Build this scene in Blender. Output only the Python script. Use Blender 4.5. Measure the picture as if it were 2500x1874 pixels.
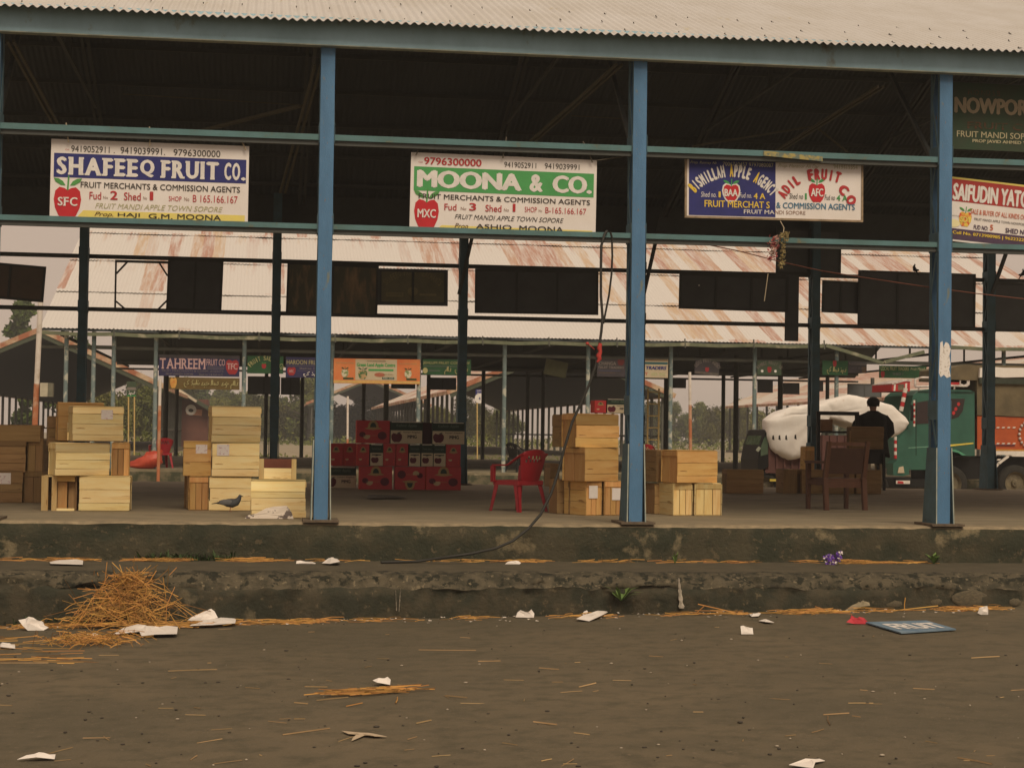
import bpy, math, random
from mathutils import Vector, Matrix, noise
for _o in list(bpy.data.objects): bpy.data.objects.remove(_o)
SC = bpy.context.scene
COL = SC.collection
rnd = random.Random(7)
# ------------------------------------------------------------------ camera
W0, H0, F0 = 2500.0, 1874.0, 4292.0            # photograph size and focal length in its pixels
CAM = Vector((-0.6451, -20.936, 1.0693)); YAW, PITCH, ROLL = 0.1389, 0.0285, 0.0134
_w = Vector((math.sin(YAW)*math.cos(PITCH), math.cos(YAW)*math.cos(PITCH), math.sin(PITCH)))
_r0 = Vector((math.cos(YAW), -math.sin(YAW), 0)); _u0 = _r0.cross(_w)
_r = _r0*math.cos(ROLL) + _u0*math.sin(ROLL); _u = -_r0*math.sin(ROLL) + _u0*math.cos(ROLL)
cd = bpy.data.cameras.new('camera'); cam = bpy.data.objects.new('camera', cd); COL.objects.link(cam)
cam.matrix_world = Matrix(((_r.x, _u.x, -_w.x, CAM.x), (_r.y, _u.y, -_w.y, CAM.y), (_r.z, _u.z, -_w.z, CAM.z), (0, 0, 0, 1)))
cd.sensor_width = 36.0; cd.sensor_fit = 'HORIZONTAL'; cd.lens = F0/W0*36.0; cd.clip_start = 0.1; cd.clip_end = 3000
SC.camera = cam
# ------------------------------------------------------------------ sky, sun, exposure
SUN_EL, SUN_AZ = math.radians(49), math.radians(12)     # high thin cloud, sun behind the camera
world = bpy.data.worlds.new('World'); SC.world = world; world.use_nodes = True
nt = world.node_tree; nt.nodes.clear()
out = nt.nodes.new('ShaderNodeOutputWorld'); bg = nt.nodes.new('ShaderNodeBackground')
sky = nt.nodes.new('ShaderNodeTexSky'); sky.sky_type = 'NISHITA'; sky.sun_disc = False
sky.sun_elevation = SUN_EL; sky.sun_rotation = math.pi + SUN_AZ; sky.dust_density = 4; sky.air_density = 1
cl = nt.nodes.new('ShaderNodeTexNoise'); cl.inputs['Scale'].default_value = 2.0; cl.inputs['Detail'].default_value = 5
tc = nt.nodes.new('ShaderNodeTexCoord'); nt.links.new(tc.outputs['Generated'], cl.inputs['Vector'])
mr = nt.nodes.new('ShaderNodeMapRange'); mr.inputs[1].default_value = .3; mr.inputs[2].default_value = .7
mr.inputs[3].default_value = .93; mr.inputs[4].default_value = 1.0
nt.links.new(cl.outputs['Fac'], mr.inputs[0])
mx = nt.nodes.new('ShaderNodeMix'); mx.data_type = 'RGBA'
CLOUD = (5.55, 4.22, 3.25)
mx.inputs['B'].default_value = (*CLOUD, 1)
nt.links.new(mr.outputs[0], mx.inputs['Factor']); nt.links.new(sky.outputs[0], mx.inputs['A'])
nt.links.new(mx.outputs['Result'], bg.inputs['Color']); bg.inputs['Strength'].default_value = 0.10
nt.links.new(bg.outputs[0], out.inputs['Surface'])
sd = bpy.data.lights.new('sun', 'SUN'); sun = bpy.data.objects.new('sun', sd); COL.objects.link(sun)
sd.energy = 2.2; sd.angle = math.radians(32); sd.color = (1.0, .85, .64)
_sv = Vector((math.sin(SUN_AZ)*math.cos(SUN_EL), -math.cos(SUN_AZ)*math.cos(SUN_EL), math.sin(SUN_EL)))
sun.rotation_euler = _sv.to_track_quat('Z', 'Y').to_euler(); sun.location = _sv*60
SC.view_settings.view_transform = 'Standard'; SC.view_settings.look = 'None'
SC.view_settings.gamma = 1; SC.view_settings.exposure = 0.0
SC.render.engine = 'CYCLES'; SC.cycles.max_bounces = 6; SC.cycles.diffuse_bounces = 4; SC.cycles.use_denoising = True
SC.cycles.caustics_reflective = False; SC.cycles.caustics_refractive = False

# ------------------------------------------------------------------ from the photograph's pixels to places
def ray(px, py): return _w + _r*((px-W0/2)/F0) - _u*((py-H0/2)/F0)
def onY(px, py, Y):
    d = ray(px, py); return CAM + d*((Y-CAM.y)/d.y)
def onZ(px, py, Z):
    d = ray(px, py); return CAM + d*((Z-CAM.z)/d.z)
def ppm(P): return F0/((Vector(P)-CAM).dot(_w))      # photo pixels per metre at P

# ------------------------------------------------------------------ objects
MATS_W = {}
def link(o): COL.objects.link(o); return o
def thing(name, label, cat, loc=(0, 0, 0), rz=0.0, group=None, rot=None):
    o = link(bpy.data.objects.new(name, None)); o.empty_display_size = .2
    o.location = loc; o.rotation_euler = rot or (0, 0, rz)
    o['label'] = label; o['category'] = cat
    if group: o['group'] = group
    return o
def tag(o, label, cat, group=None, kind=None):
    if label: o['label'] = label
    if cat: o['category'] = cat
    if group: o['group'] = group
    if kind: o['kind'] = kind
    return o
def kids(o): return [c for c in bpy.data.objects if c.parent == o]
def dup(root, loc=None, rz=None, label=None, group=None, scale=None, skip=()):
    def rec(o, par):
        c = link(o.copy())
        if par: c.parent = par
        for k in CH.get(o.name, ()):
            if k.name.split('.')[0] not in skip:
                n = rec(k, c); CH.setdefault(c.name, []).append(n)
        return c
    r = rec(root, None)
    if loc is not None: r.location = loc
    if rz is not None: r.rotation_euler = (0, 0, rz)
    if scale is not None: r.scale = scale
    if label: r['label'] = label
    if group: r['group'] = group
    return r
CH = {}
def adopt(o, p):
    if p is not None:
        o.parent = p; CH.setdefault(p.name, []).append(o)
    return o

def basis(d):
    d = Vector(d).normalized(); a = Vector((0, 0, 1)) if abs(d.z) < .9 else Vector((1, 0, 0))
    x = d.cross(a).normalized(); return x, d.cross(x).normalized()
class MB:
    def __init__(s): s.v = []; s.f = []; s.m = []; s.sm = []
    def add(s, vs, fs, mi=0, smooth=False):
        b = len(s.v); s.v += [tuple(v) for v in vs]
        for f in fs: s.f.append(tuple(b+i for i in f)); s.m.append(mi); s.sm.append(smooth)
        return s
    def hexa(s, p, mi=0):     # p: 4 bottom ccw, 4 top ccw
        return s.add(p, [(3, 2, 1, 0), (4, 5, 6, 7), (0, 1, 5, 4), (1, 2, 6, 5), (2, 3, 7, 6), (3, 0, 4, 7)], mi)
    def box(s, x0, x1, y0, y1, z0, z1, mi=0):
        return s.hexa([(x0, y0, z0), (x1, y0, z0), (x1, y1, z0), (x0, y1, z0), (x0, y0, z1), (x1, y0, z1), (x1, y1, z1), (x0, y1, z1)], mi)
    def bar(s, a, b, w, h=None, mi=0):        # rectangular bar between two points
        a = Vector(a); b = Vector(b); x, y = basis(b-a); h = h or w
        q = [(-1, -1), (1, -1), (1, 1), (-1, 1)]
        vs = [a+x*(i*w/2)+y*(j*h/2) for i, j in q]+[b+x*(i*w/2)+y*(j*h/2) for i, j in q]
        return s.add(vs, [(0, 1, 2, 3), (7, 6, 5, 4), (0, 4, 5, 1), (1, 5, 6, 2), (2, 6, 7, 3), (3, 7, 4, 0)], mi)
    def tube(s, pts, r, n=8, mi=0, cap=True, smooth=True):
        pts = [Vector(p) for p in pts]; rs = r if isinstance(r, (list, tuple)) else [r]*len(pts)
        x = None; vs = []; fs = []
        for i, p in enumerate(pts):
            t = (pts[min(i+1, len(pts)-1)]-pts[max(i-1, 0)])
            if t.length < 1e-9: t = Vector((0, 0, 1))
            t.normalize()
            if x is None: x, y = basis(t)
            else:
                x = (x-t*x.dot(t)); x.normalize(); y = t.cross(x)
            for k in range(n):
                a = 2*math.pi*k/n; vs.append(p+(x*math.cos(a)+y*math.sin(a))*rs[i])
        for i in range(len(pts)-1):
            for k in range(n):
                k2 = (k+1) % n; fs.append((i*n+k, i*n+k2, (i+1)*n+k2, (i+1)*n+k))
        s.add(vs, fs, mi, smooth)
        if cap:
            s.add(vs[:n], [tuple(range(n))[::-1]], mi); s.add(vs[-n:], [tuple(range(n))], mi)
        return s
    def poly(s, pts, mi=0): return s.add(pts, [tuple(range(len(pts)))], mi)
    def prism(s, pts, off, mi=0, mi2=None):    # polygon (3d) extruded by a vector
        n = len(pts); off = Vector(off); a = [Vector(p) for p in pts]; b = [p+off for p in a]
        s.add(a+b, [tuple(range(n))[::-1], tuple(range(n, 2*n))], mi)
        return s.add(a+b, [(i, (i+1) % n, n+(i+1) % n, n+i) for i in range(n)], mi if mi2 is None else mi2)
    def ball(s, c, r, nu=12, nv=8, mi=0, sc=(1, 1, 1), smooth=True):
        c = Vector(c); vs = []; fs = []
        for j in range(nv+1):
            th = math.pi*j/nv
            for i in range(nu):
                ph = 2*math.pi*i/nu
                vs.append(c+Vector((sc[0]*math.sin(th)*math.cos(ph), sc[1]*math.sin(th)*math.sin(ph), sc[2]*math.cos(th)))*r)
        for j in range(nv):
            for i in range(nu):
                i2 = (i+1) % nu
                fs.append((j*nu+i, (j+1)*nu+i, (j+1)*nu+i2, j*nu+i2))
        return s.add(vs, fs, mi, smooth)
    def build(s, name, mats, parent=None, world=False, bevel=0):
        me = bpy.data.meshes.new(name); vs = s.v
        if world and parent is not None:
            inv = (Matrix.Translation(parent.location) @ parent.rotation_euler.to_matrix().to_4x4()).inverted()
            vs = [inv @ Vector(v) for v in vs]
        me.from_pydata([tuple(v) for v in vs], [], s.f)
        for m in (mats if isinstance(mats, (list, tuple)) else [mats]): me.materials.append(m)
        me.polygons.foreach_set('material_index', s.m); me.polygons.foreach_set('use_smooth', s.sm)
        me.update(); o = link(bpy.data.objects.new(name, me))
        if bevel:
            b = o.modifiers.new('bevel', 'BEVEL'); b.width = bevel; b.segments = 1; b.limit_method = 'ANGLE'
        return adopt(o, parent)

# ------------------------------------------------------------------ materials
def mat(name, c, c2=None, sc=6.0, rough=.75, metal=0.0, st=(1, 1, 1), lo=.35, hi=.65, det=6, bump=0.0, bsc=None, isl=0.0, obj=0.0, c3=None, sc3=2.0, lo3=.5, hi3=.62, spec=.3, c4=None, sc4=40, lo4=.6, hi4=.66):
    m = bpy.data.materials.new(name); m.use_nodes = True; t = m.node_tree; N = t.nodes; L = t.links
    b = N['Principled BSDF']; b.inputs['Roughness'].default_value = rough; b.inputs['Metallic'].default_value = metal
    b.inputs['Specular IOR Level'].default_value = spec
    c = (*c, 1); src = None
    tcn = N.new('ShaderNodeTexCoord'); mp = N.new('ShaderNodeMapping'); mp.inputs['Scale'].default_value = st
    L.new(tcn.outputs['Object'], mp.inputs['Vector'])
    def ns(scale, detail=det):
        n = N.new('ShaderNodeTexNoise'); n.inputs['Scale'].default_value = scale; n.inputs['Detail'].default_value = detail
        n.inputs['Roughness'].default_value = .62; L.new(mp.outputs[0], n.inputs['Vector']); return n
    def mixc(fac, A, B):
        x = N.new('ShaderNodeMix'); x.data_type = 'RGBA'; L.new(fac, x.inputs['Factor'])
        for s, k in ((A, 'A'), (B, 'B')):
            if isinstance(s, tuple): x.inputs[k].default_value = s
            else: L.new(s, x.inputs[k])
        return x.outputs['Result']
    def rng(s, a, bb, lo_=0, hi_=1):
        r = N.new('ShaderNodeMapRange'); L.new(s, r.inputs[0])
        for i, v in zip((1, 2, 3, 4), (a, bb, lo_, hi_)): r.inputs[i].default_value = v
        return r.outputs[0]
    col = c
    if c2 is not None: col = mixc(rng(ns(sc).outputs['Fac'], lo, hi), c, (*c2, 1))
    if c3 is not None: col = mixc(rng(ns(sc3, 8).outputs['Fac'], lo3, hi3), col, (*c3, 1))
    if c4 is not None: col = mixc(rng(ns(sc4, 3).outputs['Fac'], lo4, hi4), col, (*c4, 1))
    if isl or obj:
        h = N.new('ShaderNodeHueSaturation')
        if isinstance(col, tuple): h.inputs['Color'].default_value = col
        else: L.new(col, h.inputs['Color'])
        if isl:
            g = N.new('ShaderNodeNewGeometry'); s = g.outputs['Random Per Island']; k = isl
            if obj:
                g2 = N.new('ShaderNodeObjectInfo'); ad = N.new('ShaderNodeMath'); ad.operation = 'ADD'; L.new(s, ad.inputs[0]); L.new(g2.outputs['Random'], ad.inputs[1])
                fr = N.new('ShaderNodeMath'); fr.operation = 'FRACT'; L.new(ad.outputs[0], fr.inputs[0]); s = fr.outputs[0]
        else:
            g = N.new('ShaderNodeObjectInfo'); s = g.outputs['Random']; k = obj
        L.new(rng(s, 0, 1, 1-k, 1+k*.6), h.inputs['Value'])
        wn = N.new('ShaderNodeTexWhiteNoise'); wn.noise_dimensions = '1D'; L.new(s, wn.inputs['W'])
        L.new(rng(wn.outputs['Value'], 0, 1, .5-k*.016, .5+k*.016), h.inputs['Hue'])
        col = h.outputs['Color']
    if isinstance(col, tuple): b.inputs['Base Color'].default_value = col
    else: L.new(col, b.inputs['Base Color'])
    if bump:
        n = ns(bsc or sc*3, 5); bp = N.new('ShaderNodeBump'); bp.inputs['Strength'].default_value = bump; bp.inputs['Distance'].default_value = .02
        L.new(n.outputs['Fac'], bp.inputs['Height']); L.new(bp.outputs[0], b.inputs['Normal'])
    return m
def flat(name, c, rough=.7): return mat(name, c, tuple(x*.82 for x in c), sc=9, rough=rough)

# ------------------------------------------------------------------ lettering
_tc = {}
def glyphs(s, bold=0.0, shear=0.0):
    k = (s, bold, shear)
    if k not in _tc:
        cu = bpy.data.curves.new('text', 'FONT'); cu.body = s; cu.size = 1; cu.shear = shear; cu.resolution_u = 3
        o = bpy.data.objects.new('text', cu); COL.objects.link(o)
        me = bpy.data.meshes.new_from_object(o)
        vs = [(v.co.x, v.co.y) for v in me.vertices]; fs = [tuple(p.vertices) for p in me.polygons]
        bpy.data.objects.remove(o); bpy.data.curves.remove(cu); bpy.data.meshes.remove(me)
        if vs:
            x0 = min(v[0] for v in vs); x1 = max(v[0] for v in vs); y0 = min(v[1] for v in vs); y1 = max(v[1] for v in vs)
            if bold:                                            # heavier strokes: shifted copies laid one on another
                V, F = [], []
                for i, (dx, dy) in enumerate(((0, 0), (bold, 0), (-bold, 0), (0, bold*.5), (0, -bold*.5))):
                    F += [tuple(q+len(V) for q in f) for f in fs]; V += [(x+dx, y+dy, i) for x, y in vs]
                vs, fs = V, F; x0 -= bold; x1 += bold; y0 -= bold*.5; y1 += bold*.5
            else: vs = [(x, y, 0) for x, y in vs]
            vs = [((x-x0)/max(x1-x0, 1e-6), (y-y0)/max(y1-y0, 1e-6), i) for x, y, i in vs]; asp = (x1-x0)/max(y1-y0, 1e-6)
        else: asp = 0
        _tc[k] = (vs, fs, asp)
    return _tc[k]
# ------------------------------------------------------------------ signs
class Sign:
    def __init__(s, name, label, TL, TR, BL, Y, board, cat='sign', group=None, thick=.02, frame=None, fw=.02, root_only=False):
        P, Q, R = onY(*TL, Y), onY(*TR, Y), onY(*BL, Y)
        s.W = (Q-P).length; s.H = (R-P).length
        a = math.atan2(Q.z-P.z, Q.x-P.x)
        s.o = thing(name, label, cat, P, 0, group, rot=(0, -a, 0)); s.parts = {}
        m = MB(); m.box(0, s.W, 0, thick, -s.H, 0); s.board = m.build('board', board, s.o)
        if board.name.endswith('board_back') and s.W > .8:
            f = MB(); t = .018; n_ = max(2, int(s.W/.75))
            f.box(0, s.W, -t, -.001, -.05, 0); f.box(0, s.W, -t, -.001, -s.H, -s.H+.05)
            for q in range(n_+1): xq = (s.W-.045)*q/n_; f.box(xq, xq+.045, -t, -.001, -s.H+.051, -.051)
            f.build('batten', M_STEEL, s.o)
        if frame:
            f = MB(); t = .012
            f.box(-fw, s.W+fw, -t, thick+t, 0, fw); f.box(-fw, s.W+fw, -t, thick+t, -s.H-fw, -s.H)
            f.box(-fw, 0, -t, thick+t, -s.H, 0); f.box(s.W, s.W+fw, -t, thick+t, -s.H, 0)
            f.build('frame', frame, s.o)
    def mb(s, name, m, n=0):
        k = (name, m.name, n)
        if k not in s.parts: s.parts[k] = (MB(), m)
        return s.parts[k][0]
    def pt(s, u, v, l=1): return (u*s.W, -.003*l, -v*s.H)
    def text(s, t, u0, u1, v0, v1, m, name='lettering', bold=0.0, shear=0.0, l=2, slope=0.0, fit=True):
        vs, fs, asp = glyphs(t, bold, shear); s.nt = getattr(s, 'nt', 0)+1
        s.mb(name, m, s.nt).add([s.pt(u0+x*(u1-u0), v1-y*(v1-v0)+slope*x, l+.12*i) for x, y, i in vs], fs)
    def slab(s, t, u0, u1, v0, v1, m, name='lettering', bold=.02, l=2):   # slab-serif capitals
        SF = {'H': 'bl br tl tr', 'A': 'bl br', 'F': 'bl tl', 'E': 'bl tl', 'R': 'bl br tl', 'U': 'tl tr', 'I': 'bc tc', 'T': 'bc', 'M': 'bl br tl tr', 'N': 'bl tl tr'}
        g = [(c, glyphs(c, bold)) for c in t]
        ws = [(.32 if c == ' ' else max(x[2], .28)*(1.0 if c != '.' else .5)) for c, x in g]; gap = .13
        tot = sum(ws)+gap*(len(ws)-1); k = (u1-u0)/tot; x0 = u0; s.nt = getattr(s, 'nt', 0)+1; M = s.mb(name, m, s.nt)
        for (c, (vs, fs, asp)), w in zip(g, ws):
            if vs:
                top = v0 if c != '.' else v1-(v1-v0)*.2
                M.add([s.pt(x0+x*w*k, v1-y*(v1-top), l+.12*i) for x, y, i in vs], fs)
                hh = (v1-v0)
                for code in SF.get(c, '').split():
                    cx = {'l': .13, 'r': .87, 'c': .5}[code[1]]; vv = v1-.11*hh if code[0] == 'b' else v0
                    if c == 'I': cx = .5
                    sw = .19*k; ux = x0+cx*w*k
                    M.poly([s.pt(ux-sw/1.15, vv+.11*hh, l+.8), s.pt(ux+sw/1.15, vv+.11*hh, l+.8), s.pt(ux+sw/1.15, vv, l+.8), s.pt(ux-sw/1.15, vv, l+.8)])
            x0 += (w+gap)*k
    def arc(s, t, cu, cv, R, a0, a1, h, m, name='lettering', bold=.03, alt=None, l=2, sq=.9, taper=0.0):
        # letters upright along an arc; cu,cv centre; R, h in metres; angles in degrees from the vertical
        n = len(t)
        for i, c in enumerate(t):
            if c == ' ': continue
            vs, fs, asp = glyphs(c, bold); a = math.radians(a0+(a1-a0)*i/(n-1)); hh = h*(1-taper*abs(2*i/(n-1)-1))
            step = abs(math.radians(a1-a0))*R/(n-1)*sq; wd = min(step, asp*hh*1.15) if c not in 'I1' else step*.35
            ca, sa = math.cos(a), math.sin(a); bx, by = cu*s.W+R*sa, -cv*s.H+R*ca
            mm = alt if (alt is not None and i in alt[0]) else None
            M = s.mb(name, mm and alt[1] or m)
            M.add([(bx+(x-.5)*wd*ca+y*hh*sa, -.003*(l+.12*i3), by-(x-.5)*wd*sa+y*hh*ca) for x, y, i3 in vs], fs)
    def rect(s, u0, u1, v0, v1, m, name='panel', l=1, sk=0.0):
        s.mb(name, m).poly([s.pt(u0, v1, l), s.pt(u1, v1, l), s.pt(u1, v0, l), s.pt(u0+sk, v0, l)])
    def disc(s, u, v, rx, rz, m, name='emblem', l=1.4, n=20, a0=0, a1=360):
        s.mb(name, m).poly([(u*s.W+rx*math.cos(math.radians(a0+(a1-a0)*i/n)), -.003*l, -v*s.H+rz*math.sin(math.radians(a0+(a1-a0)*i/n))) for i in range(n)])
    def apple(s, u, v, w, h, m, leaf, name='apple_emblem', l=1.4):
        P = [(0, .40), (.12, .47), (.3, .5), (.45, .38), (.5, .12), (.45, -.14), (.33, -.36), (.2, -.49), (.08, -.46), (0, -.48), (-.08, -.46), (-.2, -.49), (-.33, -.36), (-.45, -.14), (-.5, .12), (-.45, .38), (-.3, .5), (-.12, .47)]
        cx, cz = u*s.W, -v*s.H
        s.mb(name, m).add([(cx, -.003*l, cz)]+[(cx+x*w, -.003*l, cz+z*h) for x, z in P], [(0, (i+1) % 18+1, i+1) for i in range(18)])
        if leaf:
            M = s.mb('apple_leaf', leaf)
            for sg in (-1, 1):
                M.poly([(cx+sg*x*w, -.003*l-.001, cz+z*h) for x, z in ((.08, .55), (.25, .56), (.45, .66), (.52, .78), (.33, .76), (.18, .68))][::sg])
            M.poly([(cx-.03*w, -.003*l-.001, cz+.4*h), (cx+.03*w, -.003*l-.001, cz+.4*h), (cx+.06*w, -.003*l-.001, cz+.85*h), (cx, -.003*l-.001, cz+.85*h)])
    def done(s):
        for (name, _, _), (m, mt) in s.parts.items(): m.build(name, mt, s.o)
        return s.o

# ------------------------------------------------------------------ ground, road, step, platform
M_ROAD = mat('road_surface', (.104, .087, .056), (.142, .113, .071), sc=.55, rough=.9, lo=.38, hi=.66, bump=.6, bsc=45, c3=(.080, .069, .043), sc3=4.5, lo3=.46, hi3=.70, c4=(.155, .122, .08), sc4=26, lo4=.60, hi4=.72)
M_DIRT = mat('lane_dirt', (.30, .25, .18), (.22, .19, .13), sc=.5, rough=.95)
M_CONC = mat('concrete_floor', (.30, .245, .165), (.215, .18, .12), sc=1.6, st=(.6, 1.6, 1), rough=.85, lo=.35, hi=.65, bump=.3, bsc=30, c3=(.13, .108, .072), sc3=3.5, lo3=.56, hi3=.75)
M_LIP = mat('worn_concrete_edge', (.33, .26, .165), (.20, .165, .11), sc=7, rough=.9, bump=.4)
M_MOSS = mat('mossy_wall', (.040, .043, .028), (.072, .064, .040), sc=2.2, rough=.95, lo=.42, hi=.62, bump=1.0, bsc=20, c4=(.11, .09, .055), sc4=11, lo4=.62, hi4=.68, c3=(.20, .165, .10), sc3=2.6, lo3=.60, hi3=.68)
M_STEP = mat('step_concrete', (.105, .088, .058), (.05, .045, .03), sc=5, rough=.95, lo=.42, hi=.58, bump=1.0, bsc=18, c3=(.024, .024, .016), sc3=9, lo3=.52, hi3=.58, c4=(.17, .14, .09), sc4=16, lo4=.62, hi4=.66)
M_SWALL = mat('step_wall', (.036, .037, .025), (.066, .056, .036), sc=3, lo=.42, hi=.6, c4=(.11, .09, .055), sc4=12, lo4=.63, hi4=.68, rough=.95, bump=.9, bsc=20, c3=(.15, .125, .08), sc3=2.3, lo3=.62, hi3=.72)
YP = -.13                                    # front edge of the platform, whose top is 0
ZS = onY(1250, 1370, YP-.02).z; YS = onZ(1250, 1400, ZS).y     # step level and edge
_a, _b = onY(300, 1523, YS-.03), onY(1900, 1493, YS-.03)
GK = (_b.z-_a.z)/(_b.x-_a.x); ZG = _a.z-GK*_a.x               # the road climbs a little along the step
def zg(x): return ZG+GK*max(-10, min(10, x))
def onG(px, py):
    d = ray(px, py); t = (ZG+GK*CAM.x-CAM.z)/(d.z-GK*d.x); return CAM+d*t
def struct(o): o['kind'] = 'structure'; return o
def N3(x, y=0, z=0): return noise.noise((x, y, z))
def sheet(name, m, x0, x1, y0, y1, z, nx=1, ny=1, amp=0, fr=1):
    b = MB(); vs = []
    for j in range(ny+1):
        for i in range(nx+1):
            x = x0+(x1-x0)*i/nx; y = y0+(y1-y0)*j/ny; vs.append((x, y, z+amp*N3(x*fr, y*fr)+(zg(x)-ZG if name == 'road' else 0)))
    b.add(vs, [(j*(nx+1)+i, j*(nx+1)+i+1, (j+1)*(nx+1)+i+1, (j+1)*(nx+1)+i) for j in range(ny) for i in range(nx)], 0, amp > 0)
    return struct(b.build(name, m))
sheet('ground', M_DIRT, -330, 330, -66, 630, ZG-.40)
sheet('road', M_ROAD, -70, 70, -60, -1.2, ZG, 260, 120, .008, 1.7)
Xa, Xb = -15.0, 19.0
def ridge(name, prof, mats, x0, x1, dx, amp):    # a long kerb: profile rows (y, z, material, roughness) swept along x
    n = int((x1-x0)/dx); b = MB(); vs = []; R = len(prof)
    for i in range(n+1):
        x = x0+dx*i
        for k, (y, z, mi, ro) in enumerate(prof):
            dy = ro*amp*(N3(x*1.1, k*3.1)+.7*N3(x*4.3, k*5.7)+.45*N3(x*13, k*2.3)); dz = ro*amp*(.5*N3(x*1.7, k*7.7, 5)+.6*N3(x*6.1, k*1.9, 9))
            vs.append((x, y+dy, z+dz))
    for mi in set(p[2] for p in prof):
        fs = []
        for i in range(n):
            for k in range(R-1):
                if prof[k][2] == mi: fs.append((i*R+k, (i+1)*R+k, (i+1)*R+k+1, i*R+k+1))
        b.add(vs, fs, mi, True)
    return struct(b.build(name, mats))
ridge('platform', [(YP-.02, ZS-.1, 0, 0), (YP-.02, ZS+.05, 0, .5), (YP-.02, -.28, 0, .7), (YP-.03, -.2, 0, .6), (YP-.015, -.085, 0, .5), (YP-.005, -.03, 1, .5), (YP+.025, -.004, 1, .25), (YP+.2, 0, 1, .1), (YP+.45, 0, 2, 0), (6, 0, 2, 0), (15.75, 0, 3, 0), (15.95, 0, 2, 0), (15.95, ZG-.4, 2, 0)],
      [M_MOSS, M_LIP, M_CONC, M_CONC], Xa, Xb, .05, .035)
ridge('step', [(YS-.01, ZG-.35, 0, 0), (YS-.01, ZG-.03, 0, .4), (YS-.01, ZS-.26, 0, .7), (YS+.0, ZS-.2, 0, 1.0), (YS+.02, ZS-.16, 1, 1.5), (YS+.05, ZS-.12, 1, 1.7), (YS+.10, ZS-.085, 1, 1.7), (YS+.14, ZS-.045, 1, 1.5), (YS+.22, ZS-.03, 1, 1.3), (YS+.30, ZS-.012, 1, .8), (YS+.42, ZS-.004, 2, .3), (YS+.8, ZS, 2, .12), (YP-.015, ZS, 2, .0), (YP+.05, ZS, 2, 0)],
      [M_SWALL, M_STEP, mat('step_top_dirt', (.105, .088, .058), (.075, .064, .043), sc=4, rough=.95, bump=.4, bsc=25)], Xa, Xb, .03, .045)

# ------------------------------------------------------------------ the near market shed
M_BLUE = mat('blue_column_paint', (.092, .215, .385), (.07, .165, .30), sc=2.4, st=(2, 2, .6), rough=.62, bump=.25, bsc=40, c3=(.17, .20, .18), sc3=5, lo3=.60, hi3=.68, c4=(.22, .15, .09), sc4=22, lo4=.66, hi4=.70)
M_BLUED = mat('shaded_blue_paint', (.09, .17, .22), (.075, .13, .15), sc=4, rough=.7, c3=(.12, .10, .06), sc3=9, lo3=.62, hi3=.72)  # darker copy of the column blue; shade of flanks and back columns painted in
M_TEAL = mat('teal_girt_paint', (.105, .215, .235), (.085, .165, .165), sc=2.5, rough=.65, c3=(.16, .16, .11), sc3=5, lo3=.6, hi3=.72, bump=.2)
M_FASC = mat('fascia_paint', (.36, .55, .66), (.29, .45, .53), sc=2.2, st=(1, 1, .6), rough=.7, c3=(.20, .17, .085), sc3=2.4, lo3=.62, hi3=.75, bump=.2, bsc=18)
M_GALV = mat('galvanised_sheet', (.56, .55, .54), (.50, .48, .45), sc=1.5, st=(1, .4, 1), rough=.55, metal=0, c3=(.48, .42, .26), sc3=2.6, lo3=.66, hi3=.74)
M_UNDER = mat('sheet_underside', (.085, .098, .105), (.08, .092, .10), sc=1.5, rough=.9)  # second sheet for the roof's underside, shade put into its dark colour
M_STEEL = mat('dark_truss_steel', (.09, .098, .095), (.08, .085, .08), sc=5, rough=.8)
M_EDGE = mat('pale_flange', (.42, .44, .36), (.25, .3, .28), sc=7, rough=.6)
M_PLATE = mat('rusty_plate', (.10, .075, .055), (.16, .12, .08), sc=12, rough=.8)
shed = thing('market_shed', 'open blue steel market shed with corrugated roof over the fruit stalls', 'market shed', (0, 0, 0))
HT = 5.95
def corrug(x0, x1, y0, z0, y1, z1, pitch, amp, rows, lap=.0, seg=6, jit=0.0):
    n = int(round((x1-x0)/pitch*seg)); b = MB(); vs = []
    for j in range(rows+1):
        f = j/rows; y = y0+(y1-y0)*f; z = z0+(z1-z0)*f
        for i in range(n+1):
            x = x0+(x1-x0)*i/n; w = math.cos(2*math.pi*i/seg)*amp; d = jit*(N3(x*.45, j*3.3)+.6*N3(x*1.7, j*2.2)) if jit else 0
            vs.append((x, y-(.12*d if j == 0 else 0), z+w+d))
    b.add(vs, [(j*(n+1)+i, j*(n+1)+i+1, (j+1)*(n+1)+i+1, (j+1)*(n+1)+i) for j in range(rows) for i in range(n)], 0, True)
    return b
D = 15.66; YE = -.34; ZE = onY(1250, 70, YE).z; SL = .355; YR = D/2; ZR = ZE+SL*(YR-YE)
for nm, m, dz in (('roof_sheet', M_GALV, 0), ('roof_underside', M_UNDER, -.012)):
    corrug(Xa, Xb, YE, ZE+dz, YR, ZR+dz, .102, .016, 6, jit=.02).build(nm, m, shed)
    corrug(Xa, Xb, YR, ZR+dz, D-YE, ZE+dz, .102, .016, 2, seg=4).build(nm, m, shed)
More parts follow.
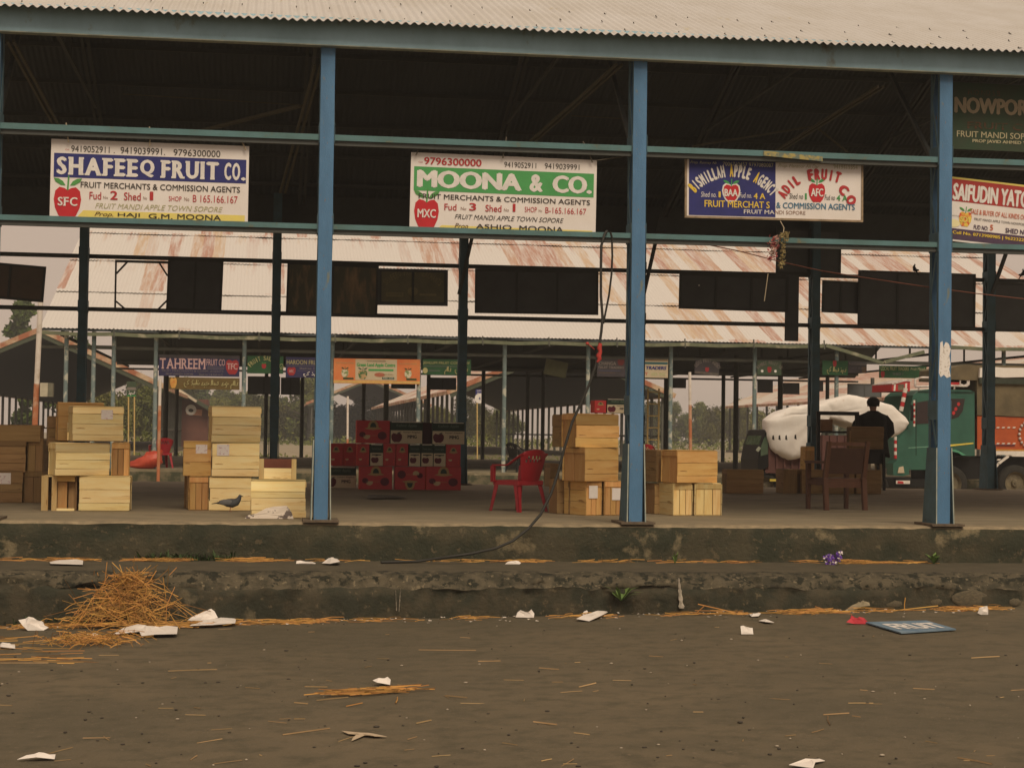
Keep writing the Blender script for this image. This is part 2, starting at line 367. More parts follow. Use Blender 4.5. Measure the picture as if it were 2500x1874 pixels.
# roof screws with rust drips, in three rows near the eave
M_SCREW = flat('rusty_screw', (.05, .04, .03))
def screw(P, k):
    b = MB(); n = Vector((0, -SL, 1)).normalized(); t = Vector((0, -1, -SL)).normalized()
    b.tube([Vector((0, 0, 0)), n*.016], .007, 6); b.tube([n*.003, t*.05*k+n*.003, t*.10*k+n*.003], [.005, .0045, .001], 5)
    o = b.build('roof_screw', M_SCREW, shed); o.location = P; return o
s0 = None
for row, (dy, off) in enumerate(((.28, 0), (1.05, .3), (1.95, .1))):
    for i in range(26):
        x = -4.6+i*.55+off+rnd.uniform(-.1, .1); y = YE+dy+rnd.uniform(-.02, .02)
        if s0 is None: s0 = screw((x, y, ZE+SL*dy+.012), 1)
        else:
            c = link(s0.copy()); adopt(c, shed); c.location = (x, y, ZE+SL*dy+.012); c.scale = (1, rnd.uniform(.6, 1.5), 1)
# fascia beams
ZF = 5.64
for y, s_ in ((0, 1), (D, -1)):
    b = MB(); yy = y-.10*s_
    lo = ZF if s_ > 0 else ZF-.32
    b.box(Xa, Xb, min(yy, yy+.012*s_), max(yy, yy+.012*s_), lo+.014, ZF+.34, 0)
    b.box(Xa, Xb, min(yy-.01*s_, yy+.12*s_), max(yy-.01*s_, yy+.12*s_), lo, lo+.012, 1)
    b.build('fascia_beam', [M_FASC if s_ > 0 else M_STEEL, M_EDGE if s_ > 0 else M_STEEL], shed)
# columns: two channels, lacing, battens, tapered base, base plate
CW, CD_ = .166, .31
def column_parts(par, back=False):
    m1, m2 = (M_BLUE, M_BLUED) if not back else (M_BLUED, M_BLUED)
    b = MB(); hw = CW/2
    for y0, s_ in ((0, 1), (CD_, -1)):
        b.box(-hw, hw, min(y0, y0+.008*s_), max(y0, y0+.008*s_), .03, HT, 0)
        for sx in (-1, 1): b.box(min(sx*hw, sx*(hw-.008)), max(sx*hw, sx*(hw-.008)), min(y0+.009*s_, y0+.07*s_), max(y0+.009*s_, y0+.07*s_), .03, HT, 1)
    c = b.build('column', [m1, m2], par)
    b = MB(); z = 1.0; k = 0
    while z < HT-.4:
        for sx in (-1, 1):
            a, d = (.05, CD_-.05) if k % 2 == 0 else (CD_-.05, .05)
            b.bar((sx*(hw+.004), a, z), (sx*(hw+.004), d, z+.62), .045, .006)
        z += .62; k += 1
    b.build('lacing_bar', m2, c)
    for z in (1.32, 3.42, 4.5):
        for sx in (-1, 1): MB().box(sx*(hw+.009)-.003, sx*(hw+.009)+.003, .0, CD_, z, z+.24).build('batten_plate', m2, c)
    b = MB(); B2 = .03; h = .97
    for sx in (-1, 1):
        x0, x1 = sx*(hw+.014), sx*(hw+B2)
        b.hexa([(x1-.006, -.05, .03), (x1+.006, -.05, .03), (x1+.006, CD_+.1, .03), (x1-.006, CD_+.1, .03), (x0-.006, -.004, h), (x0+.006, -.004, h), (x0+.006, CD_, h), (x0-.006, CD_, h)], 0)
        b.hexa([(x1-.007, -.056, .03), (x1+.007, -.056, .03), (x1+.007, -.051, .03), (x1-.007, -.051, .03), (x0-.007, -.009, h), (x0+.007, -.009, h), (x0+.007, -.0045, h), (x0-.007, -.0045, h)], 1)
    b.build('base_gusset', [m2, M_EDGE if not back else M_BLUED], c)
    MB().box(-.21, .21, -.17, CD_+.14, .004, .03).build('base_plate', M_PLATE, c)
    return c
colX = [onY(-27, 585, 0).x] + [onY(px, 607, 0).x for px in (793.7, 1559, 2308)]
colX = [colX[0]-3.9]+colX+[colX[-1]+3.75, colX[-1]+7.5]
c0 = None
def put_col(x, y, src, back=False):
    c = column_parts(shed, back) if src is None else None
    if c is None:
        c = link(src.copy()); adopt(c, shed)
        for k in CH[src.name]:
            g = link(k.copy()); adopt(g, c)
    c.location = (x, y, 0); return c
fc = []
for x in colX: fc.append(put_col(x, 0, fc[0] if fc else None))
backX = [onY(px, 700, D).x for px in (206, 675, 1129, 1560, 1983, 2408)]
backX = [backX[0]-3.85]+backX+[backX[-1]+3.85]
bc = []
for x in backX:
    c = put_col(x, D, bc[0] if bc else None, True); bc.append(c)
    if len(bc) == 1: c.scale = (1, -1, 1)
    else: c.scale = (1, -1, 1)
# girts and rails, one bar per bay
def girts(xs, y, z, sgn, mats, tall):
    for a, b_ in zip(xs[:-1], xs[1:]):
        b = MB(); x0, x1 = a+CW/2+.004, b_-CW/2-.004
        b.box(x0, x1, min(y, y+.012*sgn), max(y, y+.012*sgn), z-tall, z, 0)
        b.box(x0, x1, min(y+.012*sgn, y+.09*sgn), max(y+.012*sgn, y+.09*sgn), z-.012, z-.002, 1)
        b.box(x0, x1, min(y+.03*sgn, y+.09*sgn), max(y+.03*sgn, y+.09*sgn), z-tall-.055, z-tall+.004, 1)  # recessed lower plate coloured dark to stand for the girt's shaded underside
        b.build('girt', mats, shed)
girts(colX, .02, 3.535, 1, [M_TEAL, M_STEEL], .062); girts(colX, .02, 4.605, 1, [M_TEAL, M_STEEL], .07)
girts(backX, D-.02, 3.535, -1, [M_STEEL, M_STEEL], .03); girts(backX, D-.02, 4.61, -1, [M_STEEL, M_STEEL], .03)
# trusses, purlins, braces
for x in colX:
    b = MB()
    for sx in (-.05, .05):
        b.bar((x+sx, .05, ZF+.12), (x+sx, YR, ZR-.22), .05, .07); b.bar((x+sx, D-.05, ZF+.12), (x+sx, YR, ZR-.22), .05, .07)
    b.bar((x, .3, 4.5), (x, 2.6, ZF+.95), .05)
    b.bar((x, 3.5, 7.0), (x, D-3.5, 7.0), .05); b.bar((x, YR, 7.0), (x, YR, ZR-.2), .05)
    b.build('truss', M_STEEL, shed)
for k in range(7):
    for s_ in (0, 1):
        y = .55+k*1.17; yy = y if not s_ else D-y; z = ZE+SL*(y-YE)-.07
        MB().box(Xa, Xb, yy-.02, yy+.02, z-.07, z).build('purlin', M_STEEL, shed)
M_BRACE = flat('bare_angle_iron', (.13, .12, .085))
for (p, Y1, q, Y2, w) in (((25, 100), .35, (152, 333), 5, .06), ((776, 160), .35, (690, 470), 5, .06), ((1512, 158), .35, (1300, 345), 5, .06), ((2150, 212), .35, (1900, 368), 5, .05),
                          ((1990, 308), 3.5, (1690, 357), 3.5, .025), ((1995, 312), 3.5, (2070, 372), 3.5, .025), ((736, 258), 3, (402, 342), 6, .05), ((300, 230), 4, (720, 256), 4, .012), ((1395, 283), 4, (1520, 290), 4, .012)):
    A, B = onY(*p, Y1), onY(*q, Y2)
    b = MB()
    if w > .045: b.bar(A+Vector((.035, 0, 0)), B+Vector((.035, 0, 0)), .03); b.bar(A-Vector((.035, 0, 0)), B-Vector((.035, 0, 0)), .03)
    else: b.bar(A, B, w)
    b.build('brace', M_BRACE, shed)
for px in ((1127, 690, 1157, 560), (1577, 695, 1604, 575), (2430, 692, 2468, 585)):
    A, B = onY(px[0], px[1], D-.3), onY(px[2], px[3], D-.3); d = (B-A).normalized()
    MB().bar(A-d*.25, B+d*.6, .07).build('brace', M_STEEL, shed)
# torn poster left on the third column
b = MB(); q = [(-.075, 1.90), (-.06, 2.28), (-.03, 2.30), (-.02, 2.22), (.01, 2.29), (.05, 2.27), (.078, 2.2), (.06, 2.12), (.075, 2.02), (.06, 1.95), (.078, 1.86), (.03, 1.84), (-.01, 1.88), (-.05, 1.85)]
b.poly([(x, -.003, z) for x, z in q][::-1])
pz = b.build('poster_scrap', mat('poster_paper', (.8, .77, .74), (.55, .5, .45), sc=30, lo=.55, hi=.6), fc[4])
# ------------------------------------------------------------------ big hand-painted signs hung in the front bays
K1 = 2.6325
M_WH = mat('white_sign_paint', (.80, .76, .74), (.74, .69, .65), sc=2, lo=.4, hi=.7, rough=.6, c3=(.55, .42, .28), sc3=5, lo3=.70, hi3=.78)
M_INK = mat('black_lettering', (.035, .03, .028), (.06, .05, .045), sc=30)
M_RED = mat('red_lettering', (.50, .045, .05), (.42, .04, .045), sc=14)
M_APR = mat('apple_red_paint', (.56, .03, .04), (.48, .025, .035), sc=6)
M_NAVY = mat('navy_sign_paint', (.036, .04, .19), (.03, .034, .15), sc=5)
M_GRN = mat('green_sign_paint', (.085, .36, .115), (.075, .31, .10), sc=5)
M_LEAF = flat('painted_leaf', (.10, .33, .09)); M_OLV = mat('faded_olive_lettering', (.34, .34, .13), (.52, .48, .36), sc=40)
M_YEL = mat('yellow_sign_band', (.80, .68, .16), (.74, .62, .2), sc=8); M_BRN = flat('brown_lettering', (.13, .065, .02))
M_YLT = flat('yellow_lettering', (.80, .58, .08)); M_WLT = flat('white_lettering', (.80, .77, .74)); M_BLT = flat('blue_lettering', (.07, .20, .33))
M_FRM = mat('wooden_sign_frame', (.36, .27, .18), (.22, .17, .11), sc=12); M_DBRN = flat('worn_brown_lettering', (.30, .17, .12)); M_GNL = flat('green_lettering', (.06, .33, .10))
M_TIE = flat('jute_string', (.42, .35, .24)); M_DTIE = flat('dark_string', (.11, .095, .07))
def tie(S, pts, Y, m=None):
    b = MB(); P = [onY(x, y, Y) for x, y in pts]; M = S.o
    b.tube(P, .009, 5); R = (Matrix.Translation(M.location) @ M.rotation_euler.to_matrix().to_4x4()).inverted()
    b.v = [tuple(R @ Vector(v)) for v in b.v]; b.build('hanging_string', m or M_TIE, M)
YSG = .15
def fu(x0, w): return lambda x: (x-x0)/w
# --- blue band sign
S = Sign('hanging_sign', 'white board with a navy band reading SHAFEEQ FRUIT CO.', (330/K1, 892/K1), (1602/K1, 940/K1), (328/K1, 1392/K1), YSG, M_WH)
def U(x): return (x-330)/1272
def V(x, y): return (y-892-.0377*(x-330))/500
def T(t, x0, x1, y0, y1, m, name, **k): S.text(t, U(x0), U(x1), V(x0, y0), V(x0, y1), m, name, **k)
T('9419052911 .', 458, 735, 935, 976, M_INK, 'phone_number'); T('9419039991.', 772, 1058, 945, 988, M_INK, 'phone_number'); T('9796300000', 1112, 1415, 959, 1001, M_INK, 'phone_number')
T('Cell', 420, 444, 957, 966, M_RED, 'phone_number')
S.rect(U(350), U(1585), .18, .49, M_NAVY, 'name_band')
for t, a, b_ in (('SHAFEEQ', 368, 992), ('FRUIT', 1037, 1408), ('CO.', 1443, 1584)): S.slab(t, U(a), U(b_), .225, .455, M_WLT, 'company_name', bold=.06)
T('FRUIT MERCHANTS & COMMISSION AGENTS', 523, 1548, 1168, 1206, M_INK, 'trade_line', bold=.01)
T('Fud', 580, 655, 1234, 1282, M_RED, 'stall_line', bold=.01); T('No', 668, 698, 1262, 1280, M_DBRN, 'stall_line'); T('2', 712, 760, 1228, 1285, M_RED, 'stall_line', bold=.03)
T('Shed', 800, 908, 1238, 1289, M_RED, 'stall_line', bold=.01); T('No', 924, 948, 1266, 1286, M_DBRN, 'stall_line'); T('1', 965, 988, 1234, 1290, M_RED, 'stall_line', bold=.035)
T('SHOP', 1088, 1170, 1264, 1296, M_RED, 'stall_line'); T('No', 1188, 1220, 1272, 1296, M_DBRN, 'stall_line'); T('B 165.166.167', 1243, 1533, 1256, 1303, M_RED, 'stall_line')
T('FRUIT MANDI APPLE TOWN SOPORE', 618, 1438, 1306, 1340, M_OLV, 'address_line', shear=.3)
S.rect(U(505), U(1582), .905, .992, M_YEL, 'yellow_band', sk=.03)
T('Prop.', 615, 735, 1363, 1398, M_BRN, 'proprietor_line', shear=.35, l=3); T('HAJI', 763, 905, 1370, 1400, M_INK, 'proprietor_line', bold=.008, l=3)
T('G.M.', 960, 1115, 1376, 1408, M_INK, 'proprietor_line', bold=.008, l=3); T('MOONA', 1145, 1428, 1380, 1414, M_INK, 'proprietor_line', bold=.008, l=3)
S.apple(U(441), V(441, 1307), .155*K1/2.6*2.0, .20*1.9, M_APR, M_LEAF)
S.slab('SFC', U(380), U(505), V(380, 1266), V(380, 1322), M_WLT, 'emblem_letters', bold=.03, l=3)
for p in (((425, 790), (428, 830), (440, 915)), ((960, 815), (966, 850), (962, 940)), ((1535, 850), (1560, 920), (1580, 965))): tie(S, [(x/K1, y/K1) for x, y in p], .1)
S.done()
# --- green band sign
O2 = 830
def X2(x): return O2+x/K1
S = Sign('hanging_sign', 'white board with a green band reading MOONA & CO.', (X2(458), 978/K1), (X2(1652), 1030/K1), (X2(455), 1470/K1), YSG, M_WH)
def U(x): return (x-457)/1195
def V(x, y): return (y-978-.0435*(x-457))/492
T('Cell', 505, 530, 1037, 1046, M_RED, 'phone_number'); T('9796300000', 540, 906, 1010, 1056, M_RED, 'phone_number', bold=.02); T('9419052911', 1052, 1258, 1040, 1075, M_INK, 'phone_number'); T('9419039991', 1313, 1538, 1049, 1085, M_INK, 'phone_number')
S.rect(U(478), U(1634), .183, .497, M_GRN, 'name_band')
for t, a, b_ in (('MOONA', 497, 1168), ('&', 1217, 1304), ('CO.', 1365, 1622)): S.text(t, U(a), U(b_), .222, .455, M_WLT, 'company_name', bold=.06)
T('FRUIT MERCHANTS & COMMISSION AGENTS', 510, 1612, 1243, 1276, M_INK, 'trade_line', bold=.01)
T('Fud', 675, 752, 1310, 1352, M_RED, 'stall_line', bold=.01); T('No', 780, 815, 1332, 1352, M_DBRN, 'stall_line'); T('3', 833, 878, 1306, 1355, M_RED, 'stall_line', bold=.03)
T('Shed', 937, 1040, 1318, 1362, M_RED, 'stall_line', bold=.01); T('No', 1057, 1088, 1342, 1362, M_DBRN, 'stall_line'); T('1', 1112, 1130, 1312, 1364, M_RED, 'stall_line', bold=.035)
T('SHOP', 1190, 1268, 1332, 1366, M_RED, 'stall_line'); T('No', 1280, 1302, 1350, 1366, M_DBRN, 'stall_line'); T('B-165.166.167', 1323, 1588, 1335, 1374, M_RED, 'stall_line')
T('FRUIT MANDI APPLE TOWN SOPORE', 742, 1443, 1378, 1409, M_INK, 'address_line', shear=.3)
S.rect(U(625), U(1630), .938, .998, M_YEL, 'yellow_band', sk=.03)
T('Prop', 742, 830, 1436, 1478, M_BRN, 'proprietor_line', shear=.35, l=3); T('ASHIQ', 878, 1108, 1441, 1478, M_INK, 'proprietor_line', bold=.008, l=3); T('MOONA', 1157, 1443, 1453, 1490, M_INK, 'proprietor_line', bold=.008, l=3)
S.apple(U(562), V(562, 1382), .30, .375, M_APR, M_LEAF)
S.text('MXC', U(505), U(622), V(505, 1342), V(505, 1398), M_WLT, 'emblem_letters', bold=.03, l=3)
for p in (((535, 885), (520, 930), (488, 998)), ((1070, 880), (1062, 930), (1046, 1018)), ((1560, 910), (1590, 960), (1622, 1045)), ((1650, 1032), (1720, 1022), (1830, 1005))): tie(S, [(X2(x), y/K1) for x, y in p], .1, M_DTIE)
S.done()
# --- double sign in a wooden frame
def X3(x): return 1660+x/K1
S = Sign('hanging_sign', 'framed board, half navy BISMILLAH APPLE AGENCY and half white ADIL FRUIT CO', (X3(45), 1018/K1), (X3(1165), 1052/K1), (X3(45), 1387/K1), YSG+.02, M_WH, frame=M_FRM, fw=.024)
def U(x): return (x-45)/1120
def V(x, y): return (y-1018-.030*(x-45))/369
S.rect(.012, .505, .01, .985, M_NAVY, 'navy_half')
mW = S.W/1120
S.arc('BISMILLAH APPLE AGENCY', U(336), V(336, 1470), 318*mW, -46, 48, 82*mW, M_WLT, 'company_name', bold=.09, alt=({0, 10, 16}, M_YLT), sq=.95, taper=.12)
S.apple(U(327), V(327, 1240), .235, .235, M_WLT, None, l=1.2); S.apple(U(327), V(327, 1240), .20, .20, M_APR, M_GNL, l=1.6)
S.text('BAA', U(283), U(368), V(283, 1215), V(283, 1262), M_WLT, 'emblem_letters', bold=.04, l=3)
T('Shed no.', 135, 232, 1232, 1266, M_WLT, 'stall_line', shear=.15); T('1', 246, 260, 1232, 1270, M_YLT, 'stall_line', bold=.03); T('Fud no.', 380, 458, 1240, 1272, M_WLT, 'stall_line', shear=.15); T('4 A', 470, 545, 1242, 1280, M_YLT, 'stall_line', bold=.03)
T('FRUIT MERCHAT S', 157, 573, 1286, 1330, M_YLT, 'trade_line', bold=.02); T('FRUIT MA', 408, 604, 1348, 1374, M_WLT, 'address_line', bold=.01)
T('Prop. Ronney Ab', 66, 232, 1034, 1056, M_OLV, 'proprietor_line', shear=.3); T('7006710457 9797080087', 272, 596, 1040, 1066, M_OLV, 'phone_number')
S.arc('ADIL', U(905), V(905, 1420), 262*mW, -58, -33, 66*mW, M_RED, 'company_name', bold=.10); S.arc('FRUIT', U(905), V(905, 1500), 330*mW, -11, 17, 72*mW, M_RED, 'company_name', bold=.10, sq=.95); S.arc('CO', U(870), V(870, 1420), 232*mW, 43, 60, 66*mW, M_RED, 'company_name', bold=.10)
S.apple(U(877), V(877, 1243), .215, .24, M_APR, M_GNL); S.text('AFC', U(838), U(918), V(838, 1212), V(838, 1265), M_WLT, 'emblem_letters', bold=.04, l=3)
T('Shed no', 700, 788, 1244, 1280, M_INK, 'stall_line', shear=.15); T('1', 800, 812, 1244, 1284, M_GNL, 'stall_line', bold=.03); T('Fud no', 928, 994, 1254, 1288, M_INK, 'stall_line', shear=.15); T('4 A', 1004, 1076, 1256, 1294, M_GNL, 'stall_line', bold=.03)
T('& COMMISSION AGENTS', 615, 1124, 1301, 1340, M_BLT, 'trade_line', bold=.02); T('NDI SOPORE', 608, 804, 1354, 1378, M_DBRN, 'address_line')
T('Prop. Manzoor Ah Dar', 628, 892, 1052, 1082, M_OLV, 'proprietor_line', shear=.3); T('9419419354', 985, 1140, 1056, 1086, M_OLV, 'phone_number')
for p in (((80, 950), (76, 985), (70, 1020)), ((1065, 990), (1050, 1020), (1058, 1048)), ((1160, 1000), (1165, 1030), (1160, 1050))): tie(S, [(X3(x), y/K1) for x, y in p], .1, M_DTIE)
S.done()
# --- dark green sign, upper right
M_DGR = mat('dark_green_sign_paint', (.042, .085, .048), (.06, .07, .045), sc=2, rough=.7); M_TAN = mat('tan_lettering', (.42, .34, .23), (.34, .28, .19), sc=10); M_CRM = flat('cream_lettering', (.66, .60, .38)); M_MAR = mat('faded_maroon_lettering', (.16, .06, .035), (.06, .08, .045), sc=18)
S = Sign('hanging_sign', 'dark green board reading NOWPORA FRUIT MANDI SOPORE behind the third column', (2316, 200), (2560, 212), (2316, 363), .45, M_DGR)
def U(x): return (x-2316)/244
def V(x, y): return (y-200-.047*(x-2316))/163
def T(t, x0, x1, y0, y1, m, name, **k): S.text(t, U(x0), U(x1), V(x0, y0), V(x0, y1), m, name, **k)
T('FUD NO 5 B', 2363, 2441, 219, 232, M_MAR, 'stall_line'); T('NOWPORA', 2330, 2536, 236, 276, M_TAN, 'company_name', bold=.06); T('FRUIT CO.', 2362, 2536, 297, 314, M_MAR, 'faded_line', bold=.02)
T('FRUIT MANDI SOPORE', 2337, 2541, 319, 334, M_CRM, 'address_line', bold=.01); T('PROP JAVID AHMED YATOO', 2375, 2545, 340, 350, M_CRM, 'proprietor_line', bold=.03)
S.done()
# --- tilted banner, right edge
M_RBN = mat('red_banner_band', (.42, .05, .045), (.36, .045, .04), sc=4); M_PUR = flat('purple_banner_band', (.09, .055, .10)); M_ORL = flat('orange_red_lettering', (.62, .13, .05)); M_YAP = mat('yellow_apple_print', (.80, .58, .10), (.66, .10, .05), sc=16, lo=.45, hi=.6)
S = Sign('hanging_sign', 'tilted banner with red band reading SAIFUDIN YATOO and a yellow apple', (2323, 431), (2545, 457), (2314, 587), YSG+.02, M_WH, thick=.012)
def U(x): return (x-2323)/222
def V(x, y): return (y-431-.117*(x-2323))/156
S.rect(0, 1, 0, .03, M_YEL, 'edge_strip', l=.8); S.rect(0, 1, .03, .375, M_RBN, 'name_band'); S.rect(0, 1, .80, .97, M_PUR, 'phone_band')
T('SAIFUDIN YATOO', 2329, 2536, 446, 488, M_WLT, 'company_name', bold=.06)
T('SALE & BUYER OF ALL KINDS OF FRUITS', 2375, 2540, 510, 522, M_ORL, 'trade_line', bold=.01); T('FRUIT MANDI APPLE TOWN NOWPORA SOPORE', 2386, 2540, 532, 538, M_INK, 'address_line')
T('FUD NO:', 2386, 2421, 549, 560, M_PUR, 'stall_line', bold=.03); T('5', 2425, 2433, 549, 563, M_ORL, 'stall_line', bold=.03); T('SHED NO: 1', 2463, 2530, 557, 569, M_PUR, 'stall_line', bold=.03)
T('Cell No. 8713900985 | 9622322724', 2336, 2530, 563, 573, M_YLT, 'phone_number', bold=.035)
S.apple(U(2364), V(2364, 536), .17, .19, M_YAP, M_LEAF); S.disc(U(2336), V(2336, 545), .09, .05, mat('apple_half_print', (.85, .78, .45)), 'apple_half'); S.text('SDY', U(2352), U(2378), V(2352, 528), V(2352, 542), M_YEL, 'emblem_letters', bold=.03, l=3)
T('Fresh Fruit', 2328, 2349, 524, 527, M_INK, 'slogan')
S.done()
# ------------------------------------------------------------------ boards on the back rails, seen from behind against the light
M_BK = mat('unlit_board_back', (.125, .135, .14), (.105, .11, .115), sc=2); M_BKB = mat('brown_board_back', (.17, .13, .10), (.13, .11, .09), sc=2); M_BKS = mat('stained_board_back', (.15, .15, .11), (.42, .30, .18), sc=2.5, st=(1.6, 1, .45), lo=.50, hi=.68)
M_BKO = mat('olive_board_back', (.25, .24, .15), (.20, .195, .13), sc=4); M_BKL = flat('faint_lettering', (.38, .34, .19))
YB = D-.16
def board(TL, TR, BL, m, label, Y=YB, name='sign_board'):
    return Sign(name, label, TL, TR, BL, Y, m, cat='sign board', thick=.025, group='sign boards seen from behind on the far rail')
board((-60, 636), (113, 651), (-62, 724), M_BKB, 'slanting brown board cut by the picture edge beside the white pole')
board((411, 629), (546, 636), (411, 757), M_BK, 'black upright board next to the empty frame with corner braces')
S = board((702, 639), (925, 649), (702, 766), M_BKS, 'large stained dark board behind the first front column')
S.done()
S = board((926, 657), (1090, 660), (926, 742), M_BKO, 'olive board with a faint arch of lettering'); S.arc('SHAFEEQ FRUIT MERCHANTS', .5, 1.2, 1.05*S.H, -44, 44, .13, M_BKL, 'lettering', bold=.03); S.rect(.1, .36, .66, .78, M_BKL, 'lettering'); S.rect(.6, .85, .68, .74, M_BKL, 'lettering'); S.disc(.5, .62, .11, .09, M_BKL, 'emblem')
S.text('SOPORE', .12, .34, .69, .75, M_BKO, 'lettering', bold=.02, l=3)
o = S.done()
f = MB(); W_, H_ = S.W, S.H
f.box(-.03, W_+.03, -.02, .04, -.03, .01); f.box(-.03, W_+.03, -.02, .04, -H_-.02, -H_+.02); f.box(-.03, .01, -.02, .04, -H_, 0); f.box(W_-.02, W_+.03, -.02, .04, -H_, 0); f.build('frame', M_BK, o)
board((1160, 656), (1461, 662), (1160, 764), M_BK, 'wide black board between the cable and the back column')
S = board((1659, 666), (1925, 676), (1659, 753), M_BK, 'black board with one small pale disc painted as a daylit hole'); S.disc(.18, .33, .018, .018, mat('painted_daylight', (.8, .75, .7)), 'hole', n=10); S.done()  # no opening: daylight through the hole is a pale painted disc
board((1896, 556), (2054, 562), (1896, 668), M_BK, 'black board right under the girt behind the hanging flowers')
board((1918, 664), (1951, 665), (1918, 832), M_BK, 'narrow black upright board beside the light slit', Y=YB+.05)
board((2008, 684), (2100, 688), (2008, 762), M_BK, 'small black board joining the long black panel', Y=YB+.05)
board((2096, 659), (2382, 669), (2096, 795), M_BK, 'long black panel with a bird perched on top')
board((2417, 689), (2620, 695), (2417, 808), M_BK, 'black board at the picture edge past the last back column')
# empty square frame with corner braces
P, Q = onY(281, 634, YB), onY(411, 757, YB)
fr = thing('empty_frame', 'empty dark square frame with four corner braces', 'frame', (P.x, YB, Q.z)); w, h = Q.x-P.x, P.z-Q.z
b = MB(); b.box(0, .035, 0, .04, 0, h); b.box(w-.03, w, 0, .04, 0, h); b.box(.035, w-.03, 0, .04, h-.05, h); b.box(.035, w-.03, 0, .04, 0, .03); b.build('bar', M_STEEL, fr)
for a, c in (((.03, h-.28), (.24, h-.04)), ((w-.03, h-.30), (w-.2, h-.04)), ((.03, .16), (.2, .02)), ((w-.03, .2), (w-.2, .02))): MB().bar((a[0], .02, a[1]), (c[0], .02, c[1]), .035).build('corner_brace', M_STEEL, fr)
# small patch of old hoarding on the upper girt above the framed sign
b = MB(); A, B = onY(1865, 369, .0), onY(2009, 383, .0); b.prism([(A.x, .006, A.z+.005), (B.x, .006, B.z+.005), (B.x, .006, B.z-.055), (A.x, .006, A.z-.055)][::-1], (0, .008, 0))
b.build('patch', mat('mottled_patch', (.40, .33, .12), (.15, .19, .16), sc=9, lo=.45, hi=.55), shed)
# ------------------------------------------------------------------ apple crates
def pine(name, c, c2, c3, st):
    return mat(name, c, c2, sc=2.2, st=st, rough=.8, lo=.35, hi=.68, isl=.42, obj=.1, c3=c3, sc3=1.9, lo3=.60, hi3=.74, c4=tuple(q*.75 for q in c3), sc4=2.6, lo4=.68, hi4=.72, bump=.12, bsc=14)
PH, PV = (1.0, 9, 9), (9, 9, 1.0)
WOODS = [(pine('fresh_pine_planks', (.90, .76, .42), (.84, .63, .28), (.60, .36, .13), PH), pine('fresh_pine_boards', (.86, .68, .33), (.76, .50, .19), (.54, .30, .11), PV)),
         (pine('golden_pine_planks', (.68, .45, .18), (.60, .34, .11), (.36, .17, .06), PH), pine('golden_pine_boards', (.64, .39, .15), (.55, .28, .095), (.34, .15, .05), PV)),
         (pine('old_pine_planks', (.40, .255, .115), (.31, .19, .085), (.2, .11, .05), PH), pine('old_pine_boards', (.38, .235, .105), (.29, .18, .08), (.19, .1, .05), PV))]
M_DK = flat('crate_inside', (.07, .04, .025))
CWD, CDP, CHT = .62, .37, .43
def crate_proto(v, seed, nplk, endon=False):
    r = random.Random(seed); mh, mv = WOODS[v]
    o = thing('apple_crate', 'wooden apple crate', 'crate')
    w, d, h = CWD, CDP, CHT
    for s_ in (-1, 1):
        b = MB(); z = .004; gaps = [r.uniform(.6, 1.4) for _ in range(nplk)]; tot = sum(gaps)
        for k in range(nplk):
            ph = (h-.008)*gaps[k]/tot; y0 = s_*(d/2); y0 += s_*r.uniform(-.003, .004); y1 = y0-s_*.013
            t = r.uniform(-.002, .002); e = r.uniform(-.009, .005)
            zz0, zz1 = z+r.uniform(.0005, .003), z+ph-r.uniform(.0005, .003)
            ya, yb = min(y0, y1)-.0, max(y0, y1)
            b.hexa([(-w/2+e, ya, zz0+t), (w/2+e, ya, zz0-t), (w/2+e, yb, zz0-t), (-w/2+e, yb, zz0+t), (-w/2+e, ya, zz1+t), (w/2+e, ya, zz1-t), (w/2+e, yb, zz1-t), (-w/2+e, yb, zz1+t)])
            z += ph
        b.build('side_panel', mh, o, bevel=.003)
    for s_ in (-1, 1):
        b = MB(); x0 = s_*(w/2-.008); n = r.choice((2, 3)); y = -d/2+.016
        for k in range(n):
            bw = (d-.032)/n; a = x0; c = x0-s_*.014
            b.box(min(a, c), max(a, c), y+.002, y+bw-r.uniform(.002, .008), .005, h-.006+r.uniform(-.006, 0)); y += bw
        b.box(min(x0, x0+s_*.012)+.0005*s_, max(x0, x0+s_*.012)+.0005*s_, -d/2+.016, d/2-.016, h-.075, h-.01)
        b.build('end_panel', mv, o, bevel=.003)
    b = MB()
    for sx in (-1, 1):
        for sy in (-1, 1):
            cx, cy = sx*(w/2-.045), sy*(d/2-.036); b.box(cx-.02, cx+.02, cy-.02, cy+.02, .008, h-.008)
    b.build('corner_post', mv, o)
    b = MB(); b.box(-w/2+.025, w/2-.025, -d/2+.016, d/2-.016, 0, .012, 0); b.build('base_panel', mh, o)
    b = MB(); n = 3; y = -d/2+.016
    for k in range(n): bw = (d-.032)/n; b.box(-w/2+.002, w/2-.002, y+.003, y+bw-.003, h-.004, h+.008+r.uniform(-.002, .002)); y += bw
    b.build('lid_panel', mh, o, bevel=.002)
    return o
PROTO = {}
M_PAPER = mat('printed_paper_label', (.78, .72, .70), (.60, .42, .46), sc=26, lo=.56, hi=.62); M_PPR = mat('plain_paper', (.80, .76, .74), (.74, .70, .68), sc=8)
